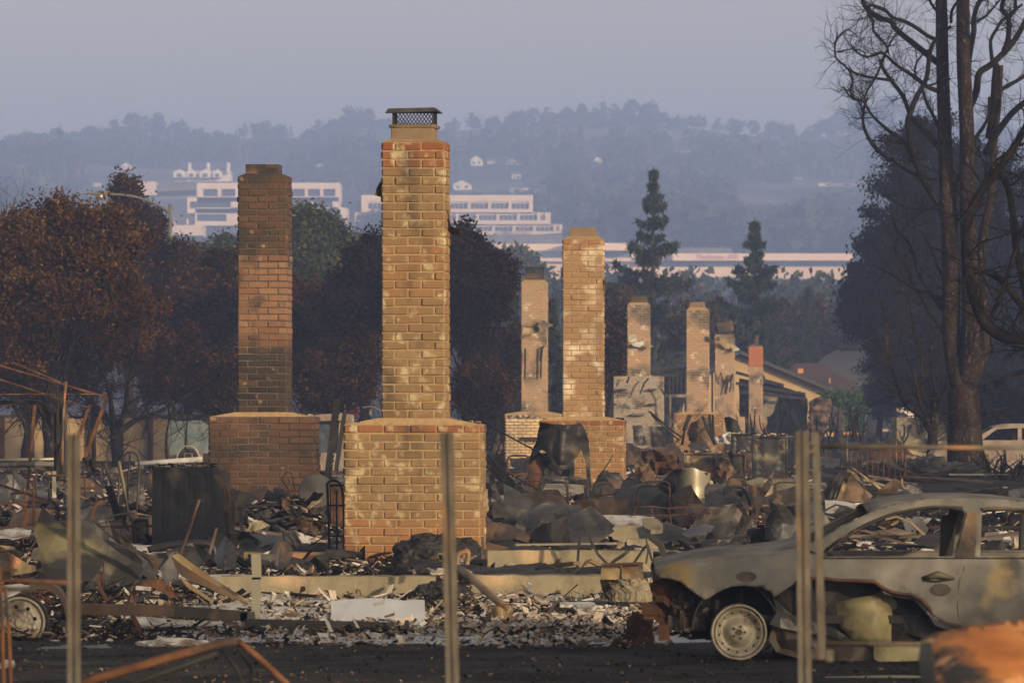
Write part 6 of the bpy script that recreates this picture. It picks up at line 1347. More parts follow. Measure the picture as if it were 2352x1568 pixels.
rod('rim', smoothpts([(407,1068),(407,1045),(418,1028),(432,1024),(446,1028),(456,1045),(456,1068)]), 2, 125, m_galv, None, None, parent=wb_); sheet('back', [(408,1068),(408,1045),(420,1030),(443,1030),(455,1045),(455,1068)], 125.2, m_black, parent=wb_, amp=.01); rod('inner_rim', [(424,1068),(424,1041),(441,1041),(441,1068)], 1.5, 124.9, m_galv, None, None, parent=wb_)
# between washer and chimney 1
SH('grey_sheet', DP((435,1220),(600,1222),(760,1240),(900,1310),(940,1370),(700,1385),(450,1370)), 'speckled grey sheet lying at the foot of the charred heap', 'metal sheet', m_grey_metal, 68.5, amp=.03, tilt=(0,-.5), curve=.1)
SH('black_plank', DP((640,1135),(700,1125),(900,1260),(945,1340),(935,1360),(760,1230)), 'black plank with a pale edge sliding down the charred heap', 'plank', m_sootplate, 69.2, amp=.01, thick=.04)
for i, (pl, m, l) in enumerate(((DP((480,1040),(660,960),(680,1030),(600,1080),(480,1085)), m_grey_metal, 'light grey torn sheet on the charred heap'), (DP((880,1100),(1000,1065),(1115,1130),(1060,1220),(880,1190)), m_brown_metal, 'pinkish cracked slab on the charred heap'), (DP((735,885),(800,870),(860,930),(820,1000),(740,990)), m_brown_metal, 'small brown plate on top of the charred heap'), (DP((440,1110),(560,1085),(640,1130),(480,1200),(440,1190)), m_conc, 'curved pale strip low on the charred heap'), (DP((720,1180),(860,1180),(1000,1240),(1000,1300),(860,1280)), m_white, 'bright crinkled foil low on the charred heap'))):
    SH('torn_sheet', pl, l, 'metal sheet', m, 70.5-i*.3, amp=.09, fr=5)
rod('burnt_rod', DP((340,980),(480,965),(650,945),(850,955)), 2.5, 70, m_black, 'long black rod across the charred heap', 'rod')
rod('bent_tube', DP((800,810),(735,710),(785,650),(830,660),(855,800)), 1.8, 72, m_black, 'small bent loop of tube above the charred heap', 'tube')
dc = MB(); p = W(726, 1128, 73); dc.lathe([(0,0),(S(38,73),.02),(S(40,73),.05),(S(40,73),.16)], p, 'Y', 40); o = dc.build('round_tin_disc', m_grey_metal, None, loc=p); tag(o, 'round grey drum lid leaning beside the hand truck', 'drum lid')
cabinet('rusty-fronted box behind the hand truck', 752, 796, 1108, 1210, 71.5, .4, m_brown_metal, m_rust, ash=False)
ht = thing('hand_truck', W(768, 1296, 66), 'tall dark tube hand truck standing left of the tallest chimney', 'hand truck')
rod('tube_frame', smoothpts([(757,1292),(755,1200),(752,1125),(752,1110),(765,1103),(780,1110),(788,1140),(790,1200),(790,1292)], 4), 3, 66, m_black, None, None, parent=ht); rod('upright', [(773,1125),(774,1292)], 2.2, 66, m_black, None, None, parent=ht)
for y in (1160, 1230): rod('cross_bar', [(755,y),(790,y)], 2.2, 66, m_black, None, None, parent=ht)
SH('truck_plate', [(748,1262),(790,1262),(832,1268),(835,1310),(745,1315),(738,1300)], 'dark box-like plate at the foot of the hand truck', 'metal plate', m_black, 64.2, amp=.02, thick=.03)
beam('charred_post', (772,916), (749,1110), 13, 12, 80, m_black, 'charred black post leaning between the two big chimneys', 'post'); beam('charred_post', (792,945), (772,1080), 10, 10, 92, m_black, 'second shorter charred post beside the leaning one', 'post')
mb = MB()
for i in range(40): t = i/40; p = W(772-23*t+7, 916+194*t, 80); mb.box(p, (.05*random.random()+.02, .05, .035), Matrix.Rotation(random.random(), 3, 'Y'), bev=.004)
o = mb.build('char_flakes', m_black, None, loc=W(760, 1000, 80)); tag(o, kind='stuff')
SH('charred_beam', [(690,1298),(742,1272),(756,1276),(750,1290),(700,1310)], 'charred timber resting on the foundation edge', 'timber', m_black, 61.8, amp=.02, thick=.06)
beam('burnt_stake', (498,1212), (482,1270), 7, 6, 62, m_brown_metal, 'pale-tipped burnt stake standing before the washing machine', 'stake')
rod('drum_edge', smoothpts([(340,1262),(400,1250),(470,1247),(492,1262),(492,1290)]), 8, 62.5, m_sootplate, 'black rounded drum edge in front of the washing machine', 'drum')
# thin diagonal cables right of tallest chimney
for i, (a, b, c_, l) in enumerate((((1030,835),(1050,870),(1068,915),'thin black cable arching off the tallest chimney'), ((1032,910),(1120,975),(1262,1052),'long dark pole slanting right from the tallest chimney'), ((1068,960),(1120,1060),(1300,1160),'lower dark pole slanting right from the tallest chimney'), ((1060,955),(1090,1010),(1140,1070),'short dark stick beside the slanting poles'))):
    rod('burnt_pole', [a, b, c_], 2.0 if i else 1.3, 80, m_black, l, 'pole')
lump('hose_end', 'yellow curved pipe scrap behind the chimneys', 'scrap', 850, 945, 110, .05, .04, .05, m_ochre_metal, 3, .1, 10, 1)
rod('yellow_tube', smoothpts([(832,936),(852,934),(868,940),(874,946)]), 2.5, 110, m_ochre_metal, 'short yellow curved tube between the big chimneys', 'tube')
wc = thing('burnt_van', W(760, 1080, 135), 'pale burnt vehicle body with a dark window between the two big chimneys', 'van')
sheet('roof', [(724,952),(790,948),(812,952),(810,964),(724,966)], 135, m_white_car, parent=wc, amp=.02, thick=.03); sheet('side_body', [(780,960),(812,955),(815,1080),(724,1080),(724,1040),(775,1040)], 135.2, m_white_car, parent=wc, amp=.03, thick=.03); sheet('window', [(724,966),(780,962),(790,1040),(724,1042)], 135.4, m_glass, parent=wc, amp=.01)

# ------------------------------------------------------------ background left wall
wl_ = thing('stucco_fence', W(230, 1064, 182), 'long scorched stucco fence with rusty posts at the left', 'fence')
mb = MB(); a = W(-200, 1062, 182); b = W(482, 962, 182); n = 10
for i in range(n): 
    xa = a.x+(b.x-a.x)*i/n; xb = a.x+(b.x-a.x)*(i+1)/n; g = MB(); g.box(((xa+xb)/2, 182.1+.04*(i%2), .72), (xb-xa-.12, .08, 1.44+.05*nz(i*3.3))); g.build('wall_panel', m_fencestucco, wl_)
    p_ = MB(); p_.box((xb, 182, .76), (.16, .2, 1.55)); p_.build('fence_post', m_rust, wl_)
mb.box(((a.x+b.x)/2, 182.05, 1.5), (b.x-a.x, .2, .09)); mb.build('cap_rail', m_brown_metal, wl_)
SH('teal_board', [(385,968),(478,965),(480,1040),(390,1045)], 'faded blue-green panel leaning behind the thin trunks', 'panel', mat('faded_teal', [(.3,(.10,.13,.13)),(.7,(.17,.20,.19))], bump=.2), 176, amp=.02, thick=.05)
rf = MB(); rf.box(W(752, 940, 260), (1.6, 1, .7), bev=.1); rf.box(W(805, 943, 260), (.8, 1, .6), bev=.1); o = rf.build('red_truck', m_red, None, loc=W(752, 950, 260)); tag(o, 'red vehicle barely visible between the left chimneys', 'vehicle')
for i in range(22):
    px = random.uniform(-20, 1500); d = random.uniform(185, 215); x = (px-1176)*d/F; mb = MB(); b = Vector((x, d, gz(x, d)))
    for k in range(16): twig(mb, b+Vector((random.uniform(-1,1), random.uniform(-.5,.5), 0)), Vector((random.gauss(0,.6), random.gauss(0,.4), 1.2)), random.uniform(1.2, 2.6), .03, 2, 4)
    o = mb.build('burnt_shrub', m_bark_black, None, loc=b); tag(o, 'leafless burnt shrub behind the rubble field', 'shrub', 'leafless burnt shrubs behind the rubble field')
# street lamps
sl = thing('street_lamp', W(391, 1044, 212), 'tall grey street lamp with a long curved arm above the left trees', 'street lamp')
mb = MB(); p = W(391, 0, 212); zt = W(0, 472, 212).z; mb.tube([(p.x, 212, 0), (p.x, 212, zt)], [.09, .065], 12); mb.lathe([(.035,0),(.06,.015),(.04,.07),(0,.08)], (p.x, 212, zt), 'Z', 10); mb.build('pole', m_pole, sl, smooth=True)
rod('arm', smoothpts([(391,488),(372,476),(340,461),(300,450),(252,446)]), 2.8, 212, m_pole, None, None, parent=sl)
mb = MB(); q = W(228, 445, 212); mb.lathe([(0,-.41),(.05,-.3),(.08,-.07),(.07,.24),(.03,.34)], q, 'X', 14); mb.box(q+Vector((.08,0,.09)), (.07,.07,.08)); mb.build('lamp_head', m_pole, sl, smooth=True); mb = MB(); mb.lathe([(0,.1),(.06,.07),(.07,.0)], q+Vector((.07,0,-.12)), 'Z', 12); mb.build('lens', m_lens, sl)
sl2 = thing('street_lamp', W(830, 985, 410), 'distant street lamp head glinting among trees right of the left chimney', 'street lamp'); rod('arm', smoothpts([(752,589),(775,589),(800,592),(832,600)]), 1.3, 410, m_pole, None, None, parent=sl2); rod('pole', [(832,598),(832,986)], 2, 410, m_pole, None, None, parent=sl2); mb = MB(); mb.box(W(752,590,410), (.6,.3,.14), bev=.03); mb.build('lamp_head', m_lens, sl2)
# ------------------------------------------------------------ houses and things at the right background
def gable_house(name, label, poly_wall, d, dep, m):
    pass
h1 = thing('yellow_house', W(1800, 1000, 330), 'yellow-walled house with a dark sloping gable roof behind the small chimneys', 'house')
mb = MB(); mb.prism([(1560,905),(1700,817),(1925,905),(1925,1003),(1560,1003)], 330, 345); mb.build('wall', m_yellow, h1)
for a, b in (((1540,918),(1700,812)), ((1698,812),(1945,914))):
    mb = MB(); A = W(*a, 329.2); B = W(*b, 329.2); t = Vector((0,0,.22)); D = Vector((0,16,0)); mb.add([A, B, B+D, A+D, A+t, B+t, B+D+t, A+D+t], [(0,3,2,1),(4,5,6,7),(0,1,5,4),(1,2,6,5),(2,3,7,6),(3,0,4,7)]); mb.build('roof', m_shingle, h1)
mb = MB(); mb.prism([(1672,838),(1688,838),(1688,862),(1672,862)], 329.9, 330.0); mb.build('gable_vent', m_fencewood, h1)
h2 = thing('red_roof_house', W(2000, 1000, 350), 'orange-walled house with a red-brown hip roof right of the yellow house', 'house')
mb = MB(); mb.prism([(1850,912),(1990,912),(1990,1000),(1850,1000)], 350, 360); mb.build('wall', m_orange, h2)
mb = MB(); mb.prism([(1988,915),(1996,915),(1996,1000),(1988,1000)], 349.9, 351); mb.build('porch_post', m_bark_black, h2)
mb = MB(); A = W(1800, 909, 348); mb.add([W(1795,860,349), W(1850,912,348), W(2012,912,348), W(1880,837,356), W(1800,837,356), W(2012,912,348)+Vector((0,14,0))], [(0,1,2,3,4),(2,5,3)]); mb.build('roof', m_shingle_red, h2, solid=.2)
for (x, y0, y1, w_) in ((1839,846,857,6),(1906,868,880,1.5)): fb = MB(); fbox(fb, x-w_, y0, x+w_, y1, 350, .6); fb.build('roof_vent', m_orange, h2)
h3 = thing('grey_roof_house', W(2060, 1000, 375), 'house with a broad dark grey roof left of the cypress', 'house')
mb = MB(); mb.add([W(1880,840,372), W(2110,905,372), W(2010,905,372), W(1850,850,372)], [(0,1,2,3)]); mb.add([W(1855,845,374), W(2180,905,374), W(2180,806,384), W(1920,806,384)], [(0,1,2,3)]); mb.add([W(1855,845,374), W(1990,905,374), W(2180,905,374)], [(0,1,2)]); mb.build('roof', m_shingle, h3, solid=.2)
mb = MB(); mb.prism([(2000,902),(2180,902),(2180,995),(2000,995)], 376, 384); mb.build('wall', m_hwall, h3)
mb = MB(); mb.prism([(1985,908),(1993,898),(2045,898),(2060,908)], 373, 376); mb.build('entry_gable', m_hwall, h3)
mb = MB(); mb.prism([(2010,925),(2018,916),(2066,916),(2070,925),(2070,990),(2010,990)], 375.8, 375.95); mb.build('garage_door', m_yellow, h3)
fn = thing('board_fence', W(1935, 995, 300), 'pale weathered board fence behind burnt scrap at the right', 'fence')
mb = MB()
for i in range(14): x = 1902+i*4.3; fbox(mb, x, 936+random.random(), x+4, 992, 300, .05, off=.02*(i%2))
mb.build('boards', m_fencewood, fn)
def shrub(label, px, py, d, w_, h, m, n=2500, nm='shrub'):
    b = W(px, py, d); root = thing(nm, b, label, 'shrub'); C = RNG.normal(size=(n, 3))*np.array([w_/3, w_/4, h/3.2])+np.array([b.x, b.y, b.z+h*.5]); C[:, 2] = np.maximum(C[:, 2], b.z+.02)
    mass('foliage', leaf_quads(C, .13), n, m, RNG.random(n), root); mb = MB()
    for k in range(8): twig(mb, b, Vector((random.gauss(0,.6), random.gauss(0,.4), 1.2)), h*.8, .03, 1, 4)
    mb.build('stems', m_bark_twig, root); return root
m_green = leafmat('fresh_leaf', [(0,(.025,.05,.012)),(.5,(.05,.095,.02)),(1.,(.09,.14,.035))])
shrub('bright green shrub at the end of the board fence', 1975, 990, 298, 1.1, 1.6, m_green); shrub('green shrub above the board fence', 1930, 945, 304, 1.3, .9, m_green)
v = thing('pickup_truck', W(2035, 990, 285), 'dark blue parked pickup truck under the pale garage', 'truck')
mb = MB(); mb.prism([(1992,962),(2000,940),(2015,930),(2050,930),(2062,945),(2085,950),(2090,985),(1992,985)], 285, 287); mb.build('body', m_blue_car, v)
mb = MB(); mb.prism([(2004,952),(2010,937),(2032,936),(2032,953)], 284.9, 284.97); mb.build('window', m_glass, v)
for x in (2008, 2075): mb = MB(); mb.lathe([(0,-.02),(.33,0),(.36,.1),(.36,.25)], W(x, 982, 284.9), 'Y', 20); mb.build('wheel', m_black, v)
# leaning dark slab + burnt frame house
SH('leaning_slab', [(1856,990),(1862,925),(1872,915),(1905,916),(1908,930),(1898,985),(1885,1015),(1856,1010)], 'dark brown leaning slab of collapsed roof before the orange house', 'slab', m_brown_metal, 240, amp=.15, thick=.2)
bh = thing('burnt_house_frame', W(1640, 985, 250), 'charred timber house frame behind the small chimneys', 'burnt house')
for x in list(range(1500, 1580, 9))+[1602, 1634, 1700, 1712, 1760, 1775, 1790, 1812, 1835]:
    y0 = 850 if x < 1640 else 890; fb = MB(); fbox(fb, x, y0+random.uniform(-4, 10), x+4, 985, 250+random.uniform(0, 3), .15); fb.build('stud', m_black, bh)
for i, (a, b) in enumerate((((1505,838),(1580,822)), ((1495,850),(1600,846)), ((1690,855),(1800,885)), ((1690,880),(1850,905)), ((1500,862),(1590,860)), ((1700,900),(1850,915)), ((1735,830),(1760,880)))): beam('rafter', a, b, 5, 7, 249-i*.3, m_black, None, None, parent=bh)
sheet('ceiling_remnant', [(1700,868),(1790,885),(1850,908),(1850,918),(1700,905)], 250, m_black, parent=bh, amp=.2, thick=.1)
sheet('burnt_wall', [(1495,855),(1590,850),(1590,905),(1495,905)], 253.5, m_char_metal, parent=bh, amp=.2, thick=.1); sheet('burnt_wall', [(1700,905),(1855,915),(1855,1000),(1700,1000)], 254, m_char_metal, parent=bh, amp=.2, thick=.1)
sheet('plaster_wall', [(1752,900),(1788,905),(1775,950),(1752,965)], 248.5, m_conc, parent=bh, amp=.05, thick=.1)
fb = MB(); fbox(fb, 1490, 905, 1600, 912, 249, .3); fb.build('beam', m_fencewood, bh)
for x in (1500, 1537, 1598): fb = MB(); fbox(fb, x, 905, x+5, 990, 248.8, .3); fb.build('porch_post', m_yellow, bh)
lh = thing('burnt_pergola', W(1160, 985, 205), 'charred pergola frame left of the capped chimney', 'pergola')
for a, b in (((1105,912),(1262,912)), ((1105,905),(1215,900)), ((1112,915),(1112,1010)), ((1150,915),(1150,1010)), ((1262,905),(1262,1010)), ((1130,900),(1130,925)), ((1180,900),(1182,1000))): beam('timber', a, b, 6, 7, 205, m_black, None, None, parent=lh)
gh = thing('pale_house', W(1240, 1000, 240), 'pale house corner with an orange wall between capped and golden chimneys', 'house')
mb = MB(); mb.prism([(1130,870),(1240,868),(1300,868),(1300,990),(1130,990)], 240, 248); mb.build('wall', m_orange, gh); mb = MB(); mb.prism([(1258,868),(1290,865),(1275,905),(1258,900)], 239.8, 239.9); mb.build('sheathing', m_white, gh); mb = MB(); mb.prism([(1262,905),(1300,905),(1300,950),(1262,950)], 239.7, 239.9); mb.build('window', m_black, gh)
fb = MB(); fbox(fb, 1380, 885, 1500, 912, 238, 5); o = fb.build('garage', m_yellow, None, loc=W(1440,912,238)); tag(o, 'ochre garage wall behind the golden chimney', 'garage')
# scattered burnt uprights right-midground
gu = 'charred sticks standing in the far scrap'
for i in range(46):
    px = random.uniform(1690, 2110) if i < 36 else random.uniform(1100, 1290); d = random.uniform(170, 235); x = (px-1176)*d/F; b = Vector((x, d, gz(x, d))); mb = MB()
    L = random.uniform(.8, 2.0); mb.tube(wander(b, b+Vector((random.gauss(0,.35), 0, L)), 6, .1), [.05*(1-.1*j) for j in range(7)], 5)
    if random.random() < .5: twig(mb, b+Vector((0,0,L*.3)), Vector((random.gauss(0,1), 0, .8)), L*.7, .03, 1, 4)
    o = mb.build('charred_stick', m_bark_black, None, loc=b); tag(o, 'charred stick standing in the far scrap', 'stick', gu)
gs = 'dark scrap sheets in the far yard'
for i in range(44):
    d = random.uniform(140, 230); px = random.uniform(1100, 2120); rsheet(px, d, random.uniform(.6, 1.8), random.uniform(.3, .9), random.choice([m_char_metal, m_black, m_brown_metal, m_sootplate]), 'dark crumpled scrap sheet in the far yard', gs)
for i in range(26):
    d = random.uniform(140, 220); px = random.uniform(0, 1100); rsheet(px, d, random.uniform(.6, 1.8), random.uniform(.15, .4), random.choice([m_rust, m_brown_metal, m_conc, m_char_metal]), 'low rusty scrap sheet in the far left yard', 'rusty scrap sheets in the far left yard')
# iron railing
ir = thing('iron_railing', W(2020, 1100, 118), 'rusty iron railing panel left of the big trunk', 'railing')
rod('top_rail', [(1950,1032),(2085,1036)], 1.6, 118, m_rust, None, None, parent=ir, n=5)
for i in range(11): x = 1955+i*12.5; rod('baluster', [(x,1033),(x+random.uniform(-2,2),1098)], 1.3 if i not in (6, 10) else 2.2, 118, m_rust, None, None, parent=ir, n=5)
for x in (1945, 2072, 2058): rod('garden_stake', [(x,1000),(x+1,1060)], 1.8, 128, m_ochre_metal, 'thin tan stake standing beyond the iron railing', 'stake')['group'] = 'tan stakes beyond the iron railing'
lump('charcoal_heap', 'black heap of charred timber left of the big trunk', 'heap', 2110, 1112, 128, 3.2, .5, 1.6, m_black, 8, .4, 60, 91)
for i in range(14):
    px = random.uniform(2040, 2170); d = random.uniform(122, 130); p = W(px, random.uniform(1085, 1110), d); a = random.uniform(-.25, .25); mb = MB(); mb.tube([p-Vector((.8,0,a*.5)), p+Vector((.8,random.uniform(-.5,.5),a*.5))], [.05,.03], 6); o = mb.build('charred_log', m_bark_black, None, loc=p); tag(o, 'charred log on the black heap by the big trunk', 'log', 'charred logs by the big trunk')
for i in range(5):
    px = 2300+i*14; mb = MB(); p = W(px, 1135+i*2, 112); mb.tube(wander(p, p+Vector((-.9,0,.12)), 5, .1), [.06,.05,.05,.04,.03,.02], 6); o = mb.build('charred_log', m_bark_black, None, loc=p); tag(o, 'charred branch lying right of the big trunk', 'log', 'charred branches right of the big trunk')
# parked burnt cars behind
def burnt_car_bg(label, x0, x1, d, m, base_y, flip=1):
    """profile in car lengths, near side at d"""
    root = thing('burnt_car', W((x0+x1)/2, base_y, d), label, 'car'); L = S(x1-x0, d); X0 = W(x0, 0, d).x; zb = W(0, base_y, d).z; k = L/4.4
    prof = [(0,.35),(.02,.62),(.10,.74),(.55,.83),(.92,.93),(1.15,1.08),(1.55,1.32),(1.9,1.40),(2.7,1.40),(3.2,1.28),(3.7,1.05),(4.2,.98),(4.38,.85),(4.4,.4),(4.2,.22),(3.85,.22),(3.8,.42),(3.6,.55),(3.35,.55),(3.15,.42),(3.1,.2),(1.3,.2),(1.25,.42),(1.05,.55),(.8,.55),(.6,.42),(.55,.25),(.1,.25)]
    wins = [[(1.25,1.0),(1.62,1.27),(2.15,1.31),(2.15,1.0)], [(2.25,1.0),(2.25,1.31),(2.75,1.30),(3.15,1.2),(3.4,1.03)]]
    fx = (lambda x: X0+x*k) if flip > 0 else (lambda x: X0+L-x*k)
    for yy, nm in ((0, 'near_side'), (1.6, 'far_side')):
        g = MB(); panel_mesh(g, prof, wins, .12, lambda x, z: Vector((fx(x), d+yy+(.12*max(0, z-.95)+.02*nz(x*2, z*2))*(1 if yy == 0 else -1), zb+z*k))); g.build(nm, m, root, solid=.04)
    g = MB(); top = prof[1:13]
    for a, b in zip(top, top[1:]):
        if a[0] in (1.15, 1.55) and 0: continue
        if 0.92 <= a[0] < 1.55 or 2.7 < a[0] < 3.7: continue
        g.add([(fx(a[0]), d+.1, zb+a[1]*k), (fx(b[0]), d+.1, zb+b[1]*k), (fx(b[0]), d+1.5, zb+b[1]*k), (fx(a[0]), d+1.5, zb+a[1]*k)], [(0,1,2,3)])
    g.build('top_skin', m, root, solid=.03)
    for x in (.92, 3.48):
        for yy in (.02, 1.5): g = MB(); p = Vector((fx(x), d+yy, zb+.27)); g.lathe([(0,-.01),(.1,-.03),(.14,0),(.20,0),(.23,-.03),(.24,.02),(.24,.16)], p, 'Y', 24); g.build('wheel', m_rust, root)
    g = MB(); g.box((X0+L/2, d+.8, zb+.25), (L*.8, 1.3, .2)); g.build('floor_pan', m_black, root)
    for x in (1.9, 2.7): g = MB(); g.box((fx(x), d+.9, zb+.6), (.15, 1.1, .6), Matrix.Rotation(.15*flip, 3, 'Y')); g.build('seat_frame', m_rust, root)
burnt_car_bg('pale burnt sedan parked behind the big trunk', 2140, 2545, 134, m_white_car, 1103, 1)
bushn = 'low leafless burnt bushes by the big trunk'
for px, d in ((2300,126),(2335,125),(2275,128)):
    x = (px-1176)*d/F; b = Vector((x, d, gz(x, d))); mb = MB()
    for k in range(7): twig(mb, b, Vector((random.gauss(0,.7), random.gauss(0,.3), .9)), random.uniform(.5, .9), .04, 2, 5, kids=(2,3))
    o = mb.build('burnt_bush', m_bark_black, None, loc=b); tag(o, 'low leafless burnt bush in front of the pale burnt sedan', 'shrub', bushn)

# ------------------------------------------------------------ fence posts and gate (near)
def upost(label, xt, yt, xb, d, m=m_post):
    a = W(xt, yt, d); sl_ = (xb-xt)/(1568-yt); yb = 2200; b = W(xt+sl_*(yb-yt), yb, d); b.z = -.02; root = tag(None or thing('fence_post', b, label, 'fence post')); t = .0045; w_ = .052; dp = .032
    ax = (a-b).normalized(); X = Vector((1,0,0)); Yv = Vector((0,1,0)); mb = MB()
    sec = [(-.5*w_,0),(-.5*w_,t),(-.14*w_,t),(-.14*w_,dp),(.14*w_,dp),(.14*w_,t),(.5*w_,t),(.5*w_,0),(.14*w_-t*.9,0),(.14*w_-t*.9,dp-t),(-.14*w_+t*.9,dp-t),(-.14*w_+t*.9,0)]
    n = len(sec); vs = [p+X*u+Yv*v_ for p in (b, a) for u, v_ in sec]; mb.add(vs, [(i, (i+1)%n, n+(i+1)%n, n+i) for i in range(n)]+[(n+0,n+1,n+2,n+11),(n+2,n+3,n+10,n+11),(n+3,n+4,n+9,n+10),(n+4,n+5,n+8,n+9),(n+5,n+6,n+7,n+8)]); mb.build('channel', m, root)
    gv_ = MB(); gv_.bar(b+X*.0+Vector((0,-.0015,0)), a+Vector((0,-.0015,-.01)), .006, .004); gv_.build('groove', m_char_metal, root); return root
    L = (a-b).length; k = 0; st_ = MB()
    z = .05
    while z < L:
        for s in (-.33, .33): st_.box(b+ax*z+X*(s*w_)+Vector((0,-.002,0)), (.007, .005, .016))
        z += .05; k += 1
    st_.build('punched_studs', m_char_metal, root); return root
upost('left of three steel fence posts, in front of the olive car panel', 169, 997, 170, 22)
upost('middle steel fence post standing before the tallest chimney', 1026, 993, 1038, 22)
upost('right steel fence post beside the gate frame', 1842, 990, 1848, 22)
gt = thing('gate_frame', W(1880, 1515, 22.2), 'open tubular gate frame hung on the right fence post', 'gate')
P_ = lambda x, y, dd=0: W(x, y, 22.2+dd)
for nm, pts, r, m in (('stile', [(1872,992),(1880,1200),(1888,1512)], 8.5, m_post), ('rail', [(1876,1024),(2100,1027),(2420,1029)], 5.5, m_post), ('rail', [(1888,1476),(2130,1479),(2420,1482)], 5.5, m_post)):
    mb = MB(); Pp = [P_(*p) for p in pts]; [mb.bar(a, b, S(r*2, 22.2), S(r*2, 22.2)) for a, b in zip(Pp, Pp[1:])] if nm == 'stile' else mb.tube(Pp, S(r, 22.2), 10); mb.build(nm, m, gt, smooth=nm == 'rail')
mb = MB(); mb.tube([P_(2424,1000), P_(2436,1520)], S(9,22.2), 10); mb.build('stile', m_post, gt, smooth=True)
for y in (1040, 1020, 1505): mb = MB(); mb.box(P_(1862 if y < 1500 else 1905, y, .0), (.03, .03, .025 if y != 1505 else .05), bev=.004); mb.tube([P_(1856,y-3,-.02), P_(1872,y+2,-.02)], .006, 6); mb.build('hinge', m_post, gt)
# rusty things at the lower left foreground
rg = thing('rusty_gate', W(10, 1900, 24), 'thin rusty gate rail and uprights at the extreme lower left', 'gate')
rod('rail', [(-60,1332),(60,1333),(190,1339)], 5, 24, m_rust_bar, None, None, parent=rg); rod('upright', [(-2,1300),(5,1440),(14,1900)], 5.5, 24, m_rust_bar, None, None, parent=rg); rod('upright', [(12,1345),(20,1450),(38,1900)], 4.5, 24, m_rust_bar, None, None, parent=rg); rod('rail_stub', [(-40,1308),(40,1308)], 3, 24, m_rust, None, None, parent=rg)
rod('dark_bar', [(-60,1353),(80,1352)], 5, 26, m_char_metal, 'dark short bar beneath the rusty gate rail', 'bar')
rb_ = thing('bent_rusty_pole', W(400, 1700, 27), 'big bent rusty fence pole in the near foreground, out of focus', 'pole')
rod('pole', [(120,1600),(220,1558),(400,1505),(510,1477),(545,1470)], 11, 27, m_rust_bar, None, None, parent=rb_); rod('pole', [(545,1470),(600,1515),(680,1590),(760,1680)], 8, 27, m_rust_bar, None, None, parent=rb_); rod('pole', [(150,1615),(330,1560),(500,1498)], 8, 27.1, m_black, None, None, parent=rb_)
rod('strut', [(508,1490),(540,1530),(575,1600)], 4, 27.1, m_black, None, None, parent=rb_); rod('strut', [(545,1485),(575,1530),(590,1600)], 3.5, 27.1, m_black, None, None, parent=rb_)
# orange burnt bonnet, lower right
ob = thing('burnt_bonnet', W(2300, 1900, 19), 'blurred orange rusted car bonnet at the lower right corner', 'car bonnet')
g = MB()
def bf(x, y):
    t = (y-1440)/500; return W(x, y, 19)+Vector((0, -.9*(1-t)**2*0+.55*max(0, 1-(y-1443)/160)**1.5+.25*((x-2300)/200)**2, 0))
panel_mesh(g, [(2133,1620),(2134,1520),(2140,1492),(2170,1474),(2230,1461),(2300,1450),(2400,1440),(2560,1436),(2620,1500),(2620,1950),(2160,1950)], [], 16, bf); g.build('bonnet_skin', m_rust_or, ob, solid=.02, smooth=True)
g = MB(); panel_mesh(g, [(2128,1640),(2132,1520),(2140,1494),(2162,1490),(2158,1560),(2170,1680),(2160,1950),(2132,1950)], [], 10, lambda x, y: W(x, y, 18.97)+Vector((0,.25*((x-2300)/200)**2+.5*max(0, 1-(y-1443)/160)**1.5,0))); g.build('bonnet_edge', m_grey_metal, ob, solid=.02)
rod('pale_rail', [(1895,1560),(2060,1556),(2200,1560)], 7, 38.5, m_galv, 'pale kerb-like rail on the asphalt below the burnt car', 'rail')
# ------------------------------------------------------------ the burnt sedan in front
CD = 41.0; CW = 1.72
car = thing('burnt_sedan', W(2100, 1515, CD), 'burnt-out grey sedan on bare rims with its door skin torn open, right foreground', 'car')
def ez(x, y): return (2400+x/1.478)/1.633, (1500+y/1.478)/1.633
EP = lambda *a: [ez(x, y) for x, y in a]
def cdy(x, y):
    z = EYE+(HOR-y)*CD/F
    dy = .10*((z-.50)/.5)**2 if z < .76 else .027+.36*(z-.76)
    if z < .33: dy += (.33-z)*.18
    fx = max(0, (1640-x)/140.0); dy += .16*fx*fx          # nose tucks in
    if x > 2700: dy += .10*((x-2700)/150)**2
    return dy
def cnear(x, y, e=0): return W(x, y, CD)+Vector((0, cdy(x, y)+e+.006*nz(x*.05, y*.05), 0))
def cfar(x, y): p = W(x, y, CD); p.y = CD+CW-cdy(x, y); return p
body = [(1507,1316),(1540,1303),(1593,1291),(1640,1284),(1734,1277),(1790,1271),(1830,1264),(1880,1274),(1900,1279),(2189,1279),(2243,1279),(2420,1281),(2600,1283),(2740,1290),(2860,1305),(2905,1330),(2912,1400),(2890,1470),(2660,1480),(2650,1440),(2625,1385),(2575,1352),(2525,1342),(2470,1352),(2425,1385),(2400,1440),(2392,1492),(2330,1494),(2290,1475)]
tear = EP((1900,1300),(1820,1268),(1750,1250),(1690,1235),(1650,1210),(1620,1190),(1600,1150),(1560,1105),(1500,1075),(1440,1072),(1390,1060),(1340,1035),(1300,1005),(1200,1000),(1100,998),(1000,985),(960,985),(930,1003),(870,1008),(820,1040),(770,1075),(745,1092))
arch = EP((725,1060),(690,1045),(640,1032),(570,1027),(510,1032),(460,1048),(420,1070),(385,1095),(362,1105))
nose = EP((330,1085),(280,1050),(230,1008),(170,990),(110,985))
g = MB(); panel_mesh(g, body+tear+arch+nose, [], 13, cnear)
g.build('side_body', m_car, car, smooth=True, solid=.012)
